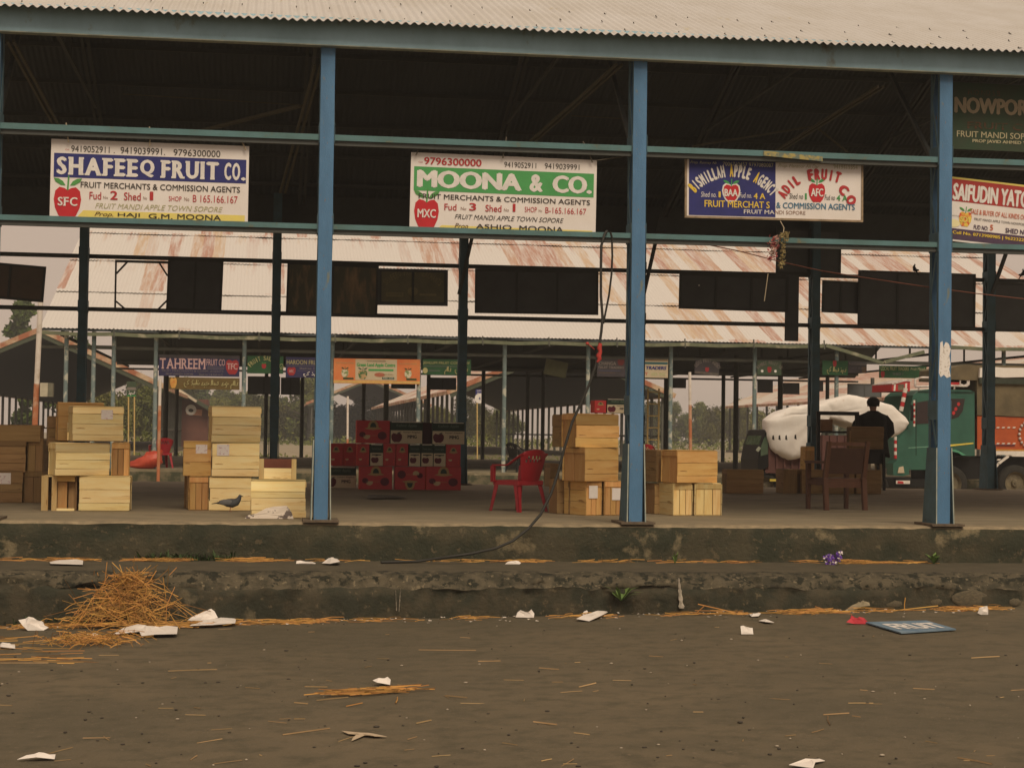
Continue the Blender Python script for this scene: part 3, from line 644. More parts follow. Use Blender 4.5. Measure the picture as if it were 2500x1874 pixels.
def crate(x0, x1, y0, y1, label, wood=0, rot=0, Y=None, dep=None, seed=1, group='wooden apple crates stacked on the platform', paper=None, zb=None, turn=False, nplk=3):
    """front face given by its pixels on the photograph; Y taken from the foot when it stands on the platform"""
    mid = (x0+x1)/2
    if Y is None: Y = onZ(mid, y1, 0).y; zb = 0.0
    A, B = onY(x0, y1, Y), onY(x1, y1, Y); T = onY(mid, y0, Y); zb = (A.z+B.z)/2 if zb is None else zb
    th = math.radians(rot); ww = (B.x-A.x)/math.cos(th); hh = T.z-zb
    dp = dep or CDP
    key = (wood, seed, nplk)
    if key not in PROTO: PROTO[key] = crate_proto(*key); o = PROTO[key]; new = True
    else: o = dup(PROTO[key], skip=('paper_label',))
    C = Vector(((A.x+B.x)/2, Y, zb)) + Vector((-math.sin(th), math.cos(th), 0))*(dp/2)
    o.location = C
    if turn: o.rotation_euler = (0, 0, th+math.pi/2); o.scale = (dp/CWD, ww/CDP, hh/CHT)
    else: o.rotation_euler = (0, 0, th); o.scale = (ww/CWD, dp/CDP, hh/CHT)
    o['label'] = label; o['group'] = group
    if paper:
        u0, u1, v0, v1, m = paper; b = MB(); w, d, h = CWD, CDP, CHT
        if turn: b.poly([(-w/2-.006, d/2-u0*d, h*(1-v1)), (-w/2-.006, d/2-u1*d, h*(1-v1)), (-w/2-.006, d/2-u1*d, h*(1-v0)), (-w/2-.006, d/2-u0*d, h*(1-v0))])
        else: b.poly([(-w/2+u0*w, -d/2-.004, h*(1-v1)), (-w/2+u1*w, -d/2-.004, h*(1-v1)), (-w/2+u1*w, -d/2-.004, h*(1-v0)), (-w/2+u0*w, -d/2-.004, h*(1-v0))])
        b.build('paper_label', m, o)
    return o
YA = onZ(254, 1247, 0).y
crate(192, 316, 1163, 1247, 'bottom crate with clean pale front, in the stack under the navy band sign', 0, 0, seed=1)
A, B, T = onY(100, 1244, YA+.02), onY(188, 1244, YA+.02), onY(140, 1160, YA+.02); w, h = B.x-A.x, T.z
oc = thing('open_crate', 'open-sided crate with two pale posts, at the foot of the labelled stack', 'crate', (A.x, YA+.02, 0), 0, 'wooden apple crates stacked on the platform'); mh, mv = WOODS[0]; m1, m2 = WOODS[1]
for x0, x1 in ((0, .085), (.13, .195)): MB().box(x0, x1, 0, .03, .0, h-.005).build('corner_post', mv, oc)
b = MB(); b.box(.20, .32, .05, .065, .01, h-.08); b.build('inner_board', m2, oc); b = MB(); b.box(.33, w-.04, .12, .135, .01, h-.06); b.build('inner_board', WOODS[2][1], oc)
MB().box(.196, w-.035, .0, .03, h-.075, h-.005).build('top_bar', m1, oc); MB().box(.196, w-.035, .0, .03, 0, .03).build('bottom_bar', mh, oc)
MB().box(.0, w-.03, .40, .412, 0, h-.006).build('back_panel', WOODS[2][0], oc); MB().box(w-.028, w-.014, .04, .40, 0, h-.006).build('end_panel', WOODS[2][1], oc); MB().box(0, .014, .04, .40, 0, h-.006).build('end_panel', m2, oc); MB().box(.015, w-.03, .04, .39, h-.02, h-.006).build('lid_panel', mh, oc)
crate(139, 266, 1082, 1162, 'cracked pale crate in the middle of the stack under the navy sign', 0, 22, Y=YA-.02, seed=3, nplk=4, zb=.455)
crate(271, 316, 1081, 1161, 'crate turned end-on beside the cracked pale crate in the middle row', 1, 4, Y=YA+.1, seed=2, zb=.455, turn=True, dep=.6)
crate(179, 300, 993, 1077, 'topmost crate with pink paper label on the stack under the navy sign', 0, 16, Y=YA+.02, seed=1, nplk=4, paper=(.55, .78, .08, .36, M_PAPER), zb=.905)
crate(118, 166, 1017, 1072, 'small brown crate with a faded label behind the topmost labelled crate', 2, 10, Y=YA+.9, seed=4, zb=.82, paper=(.4, .85, .1, .4, M_PAPER))
crate(142, 252, 984, 1060, 'crate mostly hidden behind the topmost labelled crate', 1, 10, Y=YA+.55, seed=5, zb=.9)
YL = onZ(30, 1227, 0).y
gl = 'old brown crates by the left picture edge'
crate(-42, 54, 1150, 1227, 'bottom brown crate cut by the picture edge, with a torn label', 2, 0, seed=4, paper=(.30, .70, .05, .4, M_PAPER), group=gl)
crate(57, 104, 1150, 1226, 'plain brown crate between the cut-off crate and the pale posts', 2, 0, Y=YL+.05, seed=5, zb=0, turn=True, dep=.6, group=gl)
crate(-40, 62, 1074, 1149, 'second brown crate up at the picture edge with a light gap beside it', 2, 0, Y=YL, seed=6, nplk=4, zb=.43, group=gl)
crate(66, 105, 1072, 1149, 'end-on brown crate in the second row at the picture edge', 2, 0, Y=YL+.05, seed=5, zb=.425, turn=True, dep=.6, group=gl)
crate(-50, 100, 1037, 1073, 'low wide brown crate laid on top of the pile at the picture edge', 2, 0, Y=YL, seed=7, nplk=1, zb=.865, group=gl)
YB2 = onZ(560, 1246, 0).y
crate(511, 613, 1165, 1246, 'bottom crate standing behind the pigeon', 0, 2, seed=3)
crate(460, 509, 1163, 1245, 'end-on crate with upright boards beside the crate behind the pigeon', 1, 5, Y=YB2+.03, seed=6, zb=0, turn=True, dep=.6)
crate(449, 460, 1164, 1240, 'dark crate peeping out behind the end-on crate with upright boards', 2, 0, Y=YB2+.7, seed=5, zb=0)
crate(517, 632, 1081, 1163, 'middle crate with a faded pink label in the stack behind the pigeon', 0, 2, Y=YB2-.02, seed=1, zb=.452, paper=(.10, .36, .04, .38, M_PAPER))
crate(447, 515, 1078, 1160, 'half-hidden crate with pink label beside the faded-label crate', 1, 3, Y=YB2+.04, seed=2, zb=.452, paper=(.44, .85, .08, .34, M_PAPER))
crate(518, 637, 993, 1079, 'topmost crate with dark knots in the stack behind the pigeon', 0, 10, Y=YB2, seed=3, nplk=4, zb=.905)
crate(613, 746, 1173, 1264, 'broad pale crate nearest the platform edge beside the first front column', 0, 1, seed=8, nplk=4)
YC = onZ(1450, 1258, 0).y
crate(1428, 1471, 1174, 1258, 'end-on crate with an upright white paper, under the stack by the second front column', 1, 26, seed=2, turn=True, dep=.5, paper=(.18, .72, .13, .5, M_PPR))
crate(1474, 1520, 1174, 1257, 'end-on crate with a crooked white paper against the second front column', 1, 8, Y=YC+.06, seed=6, zb=0, turn=True, dep=.5, paper=(.42, .98, .2, .55, M_PPR))
crate(1389, 1424, 1175, 1254, 'plank-sided crate between the white-paper crate and the greyish one', 2, 12, Y=YC+.28, seed=4, zb=0, dep=.3)
crate(1359, 1387, 1172, 1250, 'greyish end crate next to the red chair', 2, 12, Y=YC+.45, seed=5, zb=0, dep=.3)
crate(1423, 1516, 1092, 1173, 'golden crate in the middle of the stack by the second front column', 1, 34, Y=YC+.02, seed=1, zb=.452, dep=.44)
crate(1403, 1515, 1011, 1089, 'golden crate at the top of the stack by the second front column', 1, 20, Y=YC+.02, seed=3, zb=.905, dep=.40)
crate(1373, 1400, 1013, 1088, 'brown crate standing on end beside the top golden crate', 2, 20, Y=YC+.35, seed=5, zb=.905, turn=True, dep=.3)
YD = onZ(1700, 1258, 0).y
gd = 'crates between the second and third front columns'
crate(1641, 1692, 1181, 1258, 'end-on crate with one broad yellow board, under the single golden crate', 0, 14, seed=2, turn=True, dep=.5, group=gd)
crate(1695, 1763, 1180, 1258, 'end-on crate with pale and orange upright boards, under the single golden crate', 0, 2, Y=YD+.02, seed=6, zb=0, turn=True, dep=.5, group=gd)
crate(1597, 1638, 1182, 1254, 'shadowed crate behind the yellow-board crate', 2, 14, Y=YD+.35, seed=4, zb=0, group=gd)
crate(1574, 1596, 1180, 1250, 'dim crate just past the second front column', 2, 14, Y=YD+.6, seed=5, zb=0, group=gd)
crate(1648, 1758, 1100, 1178, 'single golden crate resting on two end-on crates between the columns', 1, 24, Y=YD, seed=1, zb=.44, group=gd)
crate(1600, 1646, 1099, 1176, 'brown upright crate beside the single golden crate', 2, 24, Y=YD+.35, seed=6, zb=.44, turn=True, dep=.4, group=gd)
crate(1577, 1598, 1099, 1174, 'brown crate touching the second column, behind the upright one', 2, 24, Y=YD+.6, seed=4, zb=.44, group=gd)
gr_ = 'dim crates by the back edge of the platform'
YR_ = onZ(2050, 1205, 0).y
crate(1774, 1864, 1147, 1204, 'lone dark crate standing apart in front of the covered pickup', 2, 0, seed=4, group=gr_)
crate(1912, 1946, 1146, 1204, 'narrow brown crate beside the back column in the row behind the armchair', 2, 0, Y=YR_, seed=5, zb=0, turn=True, dep=.5, group=gr_)
crate(1957, 2008, 1147, 1205, 'brown crate right of the back column in the row behind the armchair', 2, 0, Y=YR_+.03, seed=6, zb=0, group=gr_)
crate(2010, 2086, 1148, 1206, 'dark crate seen between the legs of the brown armchair', 2, 0, Y=YR_, seed=4, zb=0, group=gr_)
crate(2090, 2151, 1148, 1206, 'dark crate at the end of the row, at the feet of the standing person', 2, 0, Y=YR_+.02, seed=5, zb=0, group=gr_)
crate(1965, 1988, 1090, 1145, 'crate standing upright on the row behind the armchair, its edge lit', 1, 0, Y=YR_+.05, seed=6, zb=.46, turn=True, dep=.3, group=gr_)
crate(1343, 1366, 1132, 1184, 'small crate at the far edge behind the red chair', 2, 10, Y=D-.6, seed=6, zb=0, dep=.4, group=gr_)
# open tray on the broad pale crate
Yt = onZ(680, 1264, 0).y+.08; A, B, T = onY(632, 1172, Yt), onY(723, 1172, Yt), onY(680, 1122, Yt)
zt = .012+(onY(680, 1173, onZ(680, 1264, 0).y).z); w, h = B.x-A.x, T.z-A.z
tr = thing('open_tray', 'small open wooden tray with a red-brown board, resting on the broad pale crate', 'tray', ((A.x+B.x)/2, Yt+.14, zt))
mh, mv = WOODS[0]
b = MB(); b.box(-w/2+.06, w/2-.06, -.14, -.128, .006, h*.55); b.build('front_board', mh, tr)
for s_ in (-1, 1): b = MB(); b.box(min(s_*w/2, s_*(w/2-.058)), max(s_*w/2, s_*(w/2-.058)), -.145, -.1, .002, h); b.box(min(s_*w/2, s_*(w/2-.012)), max(s_*w/2, s_*(w/2-.012)), -.099, .14, .002, h*.9); b.build('end_board', mv, tr)
MB().box(-w/2+.013, w/2-.013, .125, .14, .006, h*.98).build('back_board', mat('red_brown_board', (.20, .07, .045), (.15, .05, .035), sc=5), tr)
MB().box(-w/2+.013, w/2-.013, -.127, .124, .002, .012).build('base_board', mh, tr)

# ------------------------------------------------------------------ printed cartons
M_CRED = mat('red_carton_card', (.48, .042, .05), (.42, .036, .043), sc=4, rough=.55); M_CREDL = flat('red_carton_edge', (.62, .06, .045))
M_CGRN = flat('green_black_carton_card', (.022, .045, .032)); M_CMAR = flat('maroon_carton_card', (.06, .02, .025)); M_CLAB = mat('cream_carton_panel', (.60, .52, .37), (.54, .46, .32), sc=5)
M_CGOLD = flat('gold_carton_print', (.42, .28, .12)); M_CCRM = flat('cream_carton_print', (.60, .46, .27)); M_CAPL = flat('dark_apple_print', (.12, .015, .03)); M_CTOP = flat('pale_carton_edge', (.8, .72, .62)); M_CINK = flat('dark_carton_print', (.035, .028, .028)); M_CPALE = flat('pale_green_carton_print', (.16, .22, .16))
def decal(par, name, m, pts, y): b = MB(); b.poly([(x, y, z) for x, z in pts]); return b.build(name, m, par)
def circ(cx, cz, rx, rz, n=16, a0=0, a1=360): return [(cx+rx*math.cos(math.radians(a0+(a1-a0)*i/n)), cz+rz*math.sin(math.radians(a0+(a1-a0)*i/n))) for i in range(n+(1 if a1-a0 < 360 else 0))]
def rct(x0, x1, z0, z1): return [(x0, z0), (x1, z0), (x1, z1), (x0, z1)]
def ttext(par, name, t, x0, x1, z0, z1, y, m, bold=.02, shear=0):
    vs, fs, _ = glyphs(t, bold, shear); b = MB(); b.add([(x0+x*(x1-x0), y-.0004*i, z0+z*(z1-z0)) for x, z, i in vs], fs); return b.build(name, m, par)
def carton_proto(kind):
    o = thing('apple_carton', 'printed apple carton', 'carton'); w = .62 if kind[1] == 'w' else .23; h, d = .42, .32; y = -d/2-.002
    body = MB(); body.box(-w/2, w/2, -d/2, d/2, 0, h, 0); body.box(-w/2-.001, -w/2+.012, -d/2-.001, d/2, .002, h-.002, 1)
    body.build('carton_body', [M_CRED if kind[0] == 'r' else M_CGRN, M_CREDL if kind[0] == 'r' else M_CGRN], o, bevel=.004)
    k = 1 if kind[1] == 'w' else .42
    if kind[0] == 'r':
        decal(o, 'arch_emblem', M_CGOLD, circ(0, h*.69, .085*k+.015, .105*k+.03, 18, 0, 180)+[(-.17*k, h*.64), (.0, h*.58), (.17*k, h*.64)], y)
        decal(o, 'arch_centre', M_CGRN, circ(0, h*.70, .05*k+.008, .07*k+.018, 14, 0, 180), y-.001)
        decal(o, 'half_apple', M_CCRM, circ(-.12*k, h*.3, .06*k+.006, .045*k+.006, 14, 150, 390), y)
        if kind[1] == 'w':
            decal(o, 'apple_print', M_CAPL, circ(.17, h*.34, .085, .075), y); decal(o, 'apple_print', M_CAPL, circ(-.2, h*.38, .06, .05), y); decal(o, 'slogan_strip', M_CGOLD, rct(-.06, .07, h*.33, h*.345), y)
        else:
            for s_ in (-1, 1): decal(o, 'grip_slot', M_CREDL, rct(s_*.08-.007, s_*.08+.007, h*.1, h*.3), y)
    else:
        decal(o, 'front_panel', M_CLAB, rct(-w/2+.004, w/2-.004, .004, h*.60), y); decal(o, 'top_edge', M_CTOP, rct(-w/2+.02, w/2-.02, h-.016, h-.003), y)
        if kind[1] == 'w':
            ttext(o, 'title', 'Kashmir Apples', -.20, .20, h*.72, h*.90, y, M_CPALE, .01, .2); ttext(o, 'grower_name', "Farmer's Kingdom", -.06, .27, h*.47, h*.56, y-.001, M_CINK); ttext(o, 'initials', 'MMG', .02, .20, h*.24, h*.40, y-.001, M_CINK, .05)
            ax, ar = -.19, .105
        else:
            ttext(o, 'title', 'Kashmir Apples', -.08, .08, h*.73, h*.83, y, M_CPALE, .01, .2); decal(o, 'grower_name', M_CINK, rct(-.085, .085, h*.49, h*.54), y-.001); ax, ar = -.03, .066
        decal(o, 'apple_print', M_CAPL, [(ax+px_*ar*2, h*.26+pz_*ar*1.75) for px_, pz_ in ((0, .40), (.3, .5), (.48, .3), (.5, .05), (.42, -.25), (.22, -.46), (0, -.44), (-.22, -.46), (-.42, -.25), (-.5, .05), (-.48, .3), (-.3, .5))][::-1], y-.001)
        decal(o, 'apple_leaf', M_CGRN, [(ax, h*.45), (ax+.05, h*.47), (ax+.09, h*.54), (ax+.03, h*.51)], y-.001)
    return o
CPR = {}
def carton(x0, x1, y0, y1, kind, label, Y, zb, flip=False, grp='printed apple cartons piled on the platform'):
    w0 = .62 if kind[1] == 'w' else .23
    A, B, T = onY(x0, y1, Y), onY(x1, y1, Y), onY((x0+x1)/2, y0, Y)
    if kind not in CPR: CPR[kind] = carton_proto(kind); o = CPR[kind]
    else: o = dup(CPR[kind])
    hh = T.z-zb
    o.scale = ((B.x-A.x)/w0, 1, hh/.42); o.location = ((A.x+B.x)/2, Y+.16, zb+(hh if flip else 0)); o.rotation_euler = (0, math.pi if flip else 0, 0)
    o['label'] = label; o['group'] = grp; return o
YK = onZ(1000, 1195, 0).y; r1 = .43; r2 = .86
carton(877, 957, 1138, 1195, 'rw', 'red carton with an upright arch emblem, bottom row, nearest the first column', YK, 0)
carton(963, 1038, 1139, 1195, 'rw', 'red carton standing upside down in the middle of the bottom row', YK+.02, 0, True)
carton(1040, 1125, 1139, 1196, 'rw', 'red carton with an upright arch emblem, bottom row, beside the back column', YK, 0)
zr = onY(1000, 1138, YK).z+.002; zr2 = onY(1000, 1083, YK).z+.002
carton(871, 901, 1083, 1138, 'rn', 'narrow red carton face at the near-column end of the middle row', YK+.03, zr)
carton(903, 935, 1084, 1138, 'gn', 'narrow cream and black carton between two red ones in the middle row', YK+.05, zr)
carton(936, 965, 1083, 1138, 'rn', 'narrow red carton just right of the lone cream carton in the middle row', YK+.03, zr)
carton(967, 996, 1083, 1138, 'rn', 'narrow red carton just left of the three cream cartons in the middle row', YK+.05, zr)
carton(998, 1026, 1084, 1138, 'gn', 'first of the three narrow cream cartons side by side in the middle row', YK+.04, zr)
carton(1028, 1057, 1084, 1138, 'gn', 'middle one of the three narrow cream cartons in the middle row', YK+.04, zr)
carton(1058, 1088, 1085, 1138, 'gn', 'last of the three narrow cream cartons, next to the dark red end carton', YK+.04, zr)
carton(1089, 1124, 1085, 1138, 'rn', 'dark red carton at the back-column end of the middle row', YK+.06, zr)
carton(870, 951, 1026, 1082, 'rw', 'red carton topping the pile', YK+.02, zr2)
carton(953, 1031, 1029, 1083, 'gw', 'wide cream and black carton beside the red one on top of the pile', YK+.03, zr2)
carton(1055, 1134, 1031, 1084, 'gw', 'wide cream and black carton at the back-column end of the top row', YK+.03, zr2)
o = carton(1032, 1054, 1031, 1083, 'gn', 'plain dark maroon carton squeezed between the two cream ones on top', YK+.12, zr2)
for c in list(CH[o.name]):
    if c.name.split('.')[0] == 'carton_body': c.data = c.data.copy(); c.data.materials[0] = M_CMAR; c.data.materials[1] = M_CMAR
    else: CH[o.name].remove(c); bpy.data.objects.remove(c)
YK2 = YK+.55
zk = onY(840, 1137, YK2).z
carton(793, 869, 1139, 1190, 'gw', 'cream and black carton on the floor half behind the first column', YK2, 0)
carton(803, 837, 1082, 1136, 'rn', 'narrow red carton nearest the first column, on the cream carton', YK2, zk)
carton(838, 869, 1082, 1136, 'rn', 'narrow red carton with an arch, between the pile and the one by the column', YK2+.02, zk)
Yc = YC+.1; zc = .905+.45
ztop = onY(1460, 1011, YC+.02).z+.022
carton(1452, 1480, 977, 1009, 'rn', 'red carton on top of the golden crates by the second column', Yc+.1, ztop)
o = carton(1482, 1540, 974, 1009, 'gw', 'dark carton on the golden crates, half behind the second column', Yc+.1, ztop)

# ------------------------------------------------------------------ chairs
def plastic_chair(m, label, loc, rz):
    o = thing('plastic_chair', label, 'chair', loc, rz, 'moulded plastic chairs')
    W, Dp, SH, TH = .54, .50, .43, .86
    b = MB(); n = 10                                           # seat with a dip and rolled edges
    vs = []
    for j in range(n+1):
        for i in range(n+1):
            u, v = i/n*2-1, j/n*2-1
            vs.append((u*(W/2-.04-.015*v), v*Dp/2, SH-.025*(1-u*u)*(1-v*v)-.015*max(0, -v-.7)*3))
    k = len(vs); vs += [(x, y, z-.014) for x, y, z in vs]
    fs = [(j*(n+1)+i, j*(n+1)+i+1, (j+1)*(n+1)+i+1, (j+1)*(n+1)+i) for j in range(n) for i in range(n)]
    b.add(vs, fs+[tuple(q+k for q in f[::-1]) for f in fs], 0, True)
    for x0, x1, y0, y1 in ((-W/2+.03, W/2-.03, -Dp/2-.004, -Dp/2+.01), (-W/2+.03, W/2-.03, Dp/2-.01, Dp/2+.004), (-W/2+.024, -W/2+.04, -Dp/2, Dp/2), (W/2-.04, W/2-.024, -Dp/2, Dp/2)): b.box(x0, x1, y0, y1, SH-.065, SH-.002)
    b.build('seat', m, o, bevel=.004)
    for sx in (-1, 1):
        for sy in (-1, 1):                                     # angled L-section legs
            x0, y0 = sx*(W/2-.035), sy*(Dp/2-.03); x1, y1 = sx*(W/2+.01), sy*(Dp/2+.035+(.03 if sy > 0 else 0)); z1 = SH-.01 if sy > 0 else SH-.01
            b = MB(); t = .011
            for a, c in (((.078, t)), ((t, .078))):
                def q(x, y, z, f): return [(x-(a*f if sx > 0 else 0), y-(c*f if sy > 0 else 0), z), (x+(0 if sx > 0 else a*f), y-(c*f if sy > 0 else 0), z), (x+(0 if sx > 0 else a*f), y+(0 if sy > 0 else c*f), z), (x-(a*f if sx > 0 else 0), y+(0 if sy > 0 else c*f), z)]
                b.hexa(q(x1, y1, 0, .62)+q(x0, y0, z1, 1.0))
            b.build('leg', m, o)
    b = MB(); NU, NV = 14, 10; vs = []                        # curved, waisted, reclining back with a row of vents
    for j in range(NV+1):
        v = j/NV; z = SH-.01+(TH-SH+.01)*v; hw = (.165+.07*v**.8+.02*math.sin(v*math.pi*.5))*(1 if v < .86 else math.sqrt(max(.05, 1-((v-.86)/.16)**2*.55)))
        for i in range(NU+1):
            u = i/NU*2-1; vs.append((u*hw, Dp/2+.0+.115*v-.06*u*u*(.4+v*.6), z-(.03*u*u if v > .85 else 0)))
    k = len(vs); vs += [(x, y+.011, z) for x, y, z in vs]
    holes = {(i, 6) for i in range(3, 12, 2)}|{(i, 7) for i in range(4, 11, 2)}
    fs = [(j*(NU+1)+i, j*(NU+1)+i+1, (j+1)*(NU+1)+i+1, (j+1)*(NU+1)+i) for j in range(NV) for i in range(NU) if (i, j) not in holes]
    b.add(vs, [f[::-1] for f in fs]+[tuple(q+k for q in f) for f in fs], 0, True)
    rim = [(j*(NU+1)) for j in range(NV+1)]+[NV*(NU+1)+i for i in range(1, NU+1)]+[j*(NU+1)+NU for j in range(NV-1, -1, -1)]
    b.add([vs[i] for i in rim]+[vs[i+k] for i in rim], [(i, i+1, len(rim)+i+1, len(rim)+i) for i in range(len(rim)-1)], 0)
    b.build('backrest', m, o)
    for sx in (-1, 1):                                         # arm sweeping down from the back, then its front post
        P = [(sx*.235, Dp/2+.075, .80), (sx*.262, Dp/2-.03, .735), (sx*.275, Dp/2-.14, .665), (sx*.278, .06, .645), (sx*.278, -Dp/2+.03, .64)]
        b = MB(); vs = []
        for i, (x, y, z) in enumerate(P):
            hw = .026 if i < 4 else .03; vs += [(x-hw, y, z-.014), (x+hw, y, z-.014), (x+hw, y, z+.008), (x-hw, y, z+.008)]
        fs = []
        for i in range(len(P)-1): fs += [(i*4+q, i*4+(q+1) % 4, i*4+4+(q+1) % 4, i*4+4+q) for q in range(4)]
        b.add(vs, fs+[(3, 2, 1, 0), (len(vs)-4, len(vs)-3, len(vs)-2, len(vs)-1)])
        b.hexa([(sx*.262-.02, -Dp/2-.02, SH-.03), (sx*.262+.02, -Dp/2-.02, SH-.03), (sx*.262+.02, -Dp/2+.05, SH-.03), (sx*.262-.02, -Dp/2+.05, SH-.03), (sx*.278-.026, -Dp/2-.0, .63), (sx*.278+.026, -Dp/2-.0, .63), (sx*.278+.026, -Dp/2+.07, .63), (sx*.278-.026, -Dp/2+.07, .63)])
        b.build('armrest', m, o, bevel=.005)
    return o
M_RCH = mat('red_plastic', (.40, .022, .035), (.34, .02, .03), sc=4, rough=.42, spec=.45); M_BCH = flat('black_plastic', (.02, .02, .02), .5)
p = onZ(1264, 1247, 0); plastic_chair(M_RCH, 'red plastic armchair on the platform beside the cable and crate stack', (p.x, p.y, .0), math.radians(216))
# brown wooden armchair seen from behind
M_MAH = mat('dark_varnished_wood', (.135, .062, .036), (.10, .045, .028), sc=3, st=(6, 6, 1), rough=.5, isl=.12)
p = onZ(2040, 1243, 0)
ac = thing('wooden_armchair', 'dark brown wooden armchair seen from behind, facing the lane', 'chair', (p.x, p.y, 0), math.radians(180+14)); ac.scale = (1.2, 1.05, 1.08)
W = .56
for sx in (-1, 1):
    b = MB(); b.hexa([(sx*W/2-.03, .24, 0), (sx*W/2+.03, .24, 0), (sx*W/2+.03, .29, 0), (sx*W/2-.03, .29, 0), (sx*W/2-.032, .20, .44), (sx*W/2+.032, .20, .44), (sx*W/2+.032, .25, .44), (sx*W/2-.032, .25, .44)])
    b.hexa([(sx*W/2-.03, .20, .442), (sx*W/2+.03, .20, .442), (sx*W/2+.03, .25, .442), (sx*W/2-.03, .25, .442), (sx*W/2-.035, .29, .95), (sx*W/2+.02, .29, .95), (sx*W/2+.02, .33, .95), (sx*W/2-.035, .33, .95)]); b.build('leg', M_MAH, ac)
    b = MB(); b.hexa([(sx*W/2-.022, -.25, 0), (sx*W/2+.022, -.25, 0), (sx*W/2+.022, -.2, 0), (sx*W/2-.022, -.2, 0), (sx*W/2-.03, -.25, .64), (sx*W/2+.03, -.25, .64), (sx*W/2+.03, -.2, .64), (sx*W/2-.03, -.2, .64)]); b.build('leg', M_MAH, ac)
    MB().bar((sx*W/2, -.27, .66), (sx*W/2, .26, .66), .065, .035).build('armrest', M_MAH, ac)
    MB().bar((sx*W/2, -.2, .38), (sx*W/2, .2, .38), .03, .07).build('seat_rail', M_MAH, ac)
MB().box(-W/2+.033, W/2-.033, -.24, .2, .40, .44).build('seat', M_MAH, ac)
b = MB(); b.box(-W/2+.033, W/2-.033, .19, .22, .31, .398); b.build('seat_rail', M_MAH, ac)
b = MB(); b.hexa([(-W/2+.036, .218, .50), (W/2-.036, .218, .50), (W/2-.036, .238, .50), (-W/2+.036, .238, .50), (-W/2+.036, .285, .86), (W/2-.036, .285, .86), (W/2-.036, .305, .86), (-W/2+.036, .305, .86)]); b.build('backrest', flat('dark_seat_back', (.075, .038, .026)), ac)
MB().bar((-W/2+.036, .308, .915), (W/2-.036, .308, .915), .035, .05).build('top_rail', M_MAH, ac)

# ------------------------------------------------------------------ person in a dark cloak, standing with the back to us
M_SKIN = flat('skin', (.30, .16, .10)); M_CLOAK = mat('dark_wool', (.012, .011, .010), (.018, .016, .014), sc=8, rough=.95); M_TRS = mat('khaki_cotton', (.36, .29, .19), (.28, .22, .14), sc=7, rough=.9); M_HAIR = flat('black_hair', (.012, .010, .009)); M_SHOE = flat('dark_shoe', (.03, .025, .02))
def skin(name, V, E, m, par, sub=2):
    me = bpy.data.meshes.new(name); me.from_pydata([v[0] for v in V], E, []); me.materials.append(m)
    o = link(bpy.data.objects.new(name, me)); adopt(o, par)
    s = o.modifiers.new('skin', 'SKIN'); s.use_smooth_shade = True
    me.attributes.new  # skin layer is created by the modifier's first evaluation
    if not me.skin_vertices: bm_skin(o)
    for i, v in enumerate(V):
        r = v[1]; me.skin_vertices[0].data[i].radius = r if isinstance(r, tuple) else (r, r); me.skin_vertices[0].data[i].use_root = (i == 0)
    d = o.modifiers.new('smooth', 'SUBSURF'); d.levels = sub; d.render_levels = sub
    return o
def bm_skin(o):
    import bmesh
    bm = bmesh.new(); bm.from_mesh(o.data); bm.verts.layers.skin.verify(); bm.to_mesh(o.data); bm.free()
p = onZ(2136, 1189, 0); PY = D-.38
hd = onY(2132, 986, PY)
per = thing('person', 'person in a long dark cloak and khaki trousers standing with the back turned', 'person', (hd.x, PY, 0)); per.scale = (1.2, 1.1, 1)
hz = hd.z
V = [((0, 0, hz-.84), .10), ((0, 0, hz-.55), .12), ((0, .01, hz-.30), .11), ((0, .0, hz-.19), .055), ((0, -.01, hz-.08), .06), ((0, -.02, hz+.0), .098), ((0, -.015, hz+.09), .06)]
E = [(0, 1), (1, 2), (2, 3), (3, 4), (4, 5), (5, 6)]
for sx in (-1, 1):
    k = len(V); V += [((sx*.09, 0, hz-.92), .085), ((sx*.10, -.01, hz-1.32), .06), ((sx*.10, .02, .09), .045), ((sx*.11, -.15, .035), .035)]; E += [(0, k), (k, k+1), (k+1, k+2), (k+2, k+3)]
    k = len(V); V += [((sx*.19, 0, hz-.30), .055), ((sx*.25, -.02, hz-.56), .045), ((sx*.22, -.20, hz-.72), .034), ((sx*.20, -.27, hz-.735), (.030, .018))]; E += [(2, k), (k, k+1), (k+1, k+2), (k+2, k+3)]
    h = k+3
    for j, (dx, ln) in enumerate(((-.024, .066), (-.008, .078), (.008, .074), (.024, .058))):
        k = len(V); V += [((sx*.20+dx, -.31, hz-.735), .0085), ((sx*.20+dx*1.1, -.31-ln*.5, hz-.742), .008), ((sx*.20+dx*1.1, -.31-ln*.9, hz-.765), .007)]; E += [(h, k), (k, k+1), (k+1, k+2)]
    k = len(V); V += [((sx*.20-sx*.04, -.285, hz-.745), .0095), ((sx*.20-sx*.055, -.325, hz-.76), .008)]; E += [(h, k), (k, k+1)]
V = [((x, -y, z), r) for (x, y, z), r in V]                    # he faces the lane
body = skin('body', V, E, M_SKIN, per)
b = MB()                                                       # nose, ears, brow, lips
b.ball((0, .125, hz-.03), .022, 8, 6, 0, (.8, 1, 1.3))
for sx in (-1, 1): b.ball((sx*.1, -.005, hz-.02), .034, 8, 6, 0, (.4, .8, 1.1)); b.ball((sx*.036, .098, hz+.015), .014, 8, 6, 1)
b.ball((0, .10, hz-.075), .02, 8, 6, 2, (1.4, .5, .5)); b.build('face_features', [M_SKIN, flat('eye', (.5, .47, .45)), flat('lips', (.3, .1, .08))], per)
b = MB(); b.ball((0, .0, hz+.035), .122, 18, 12, 0, (.96, 1.02, 1.0)); b.v = [(x, min(y, .07), z if z > hz-.045 else hz-.045+(z-hz+.045)*.35) for x, y, z in b.v]; b.build('hair', M_HAIR, per)
b = MB(); R = []                                               # cloak: one flaring shell with sleeves
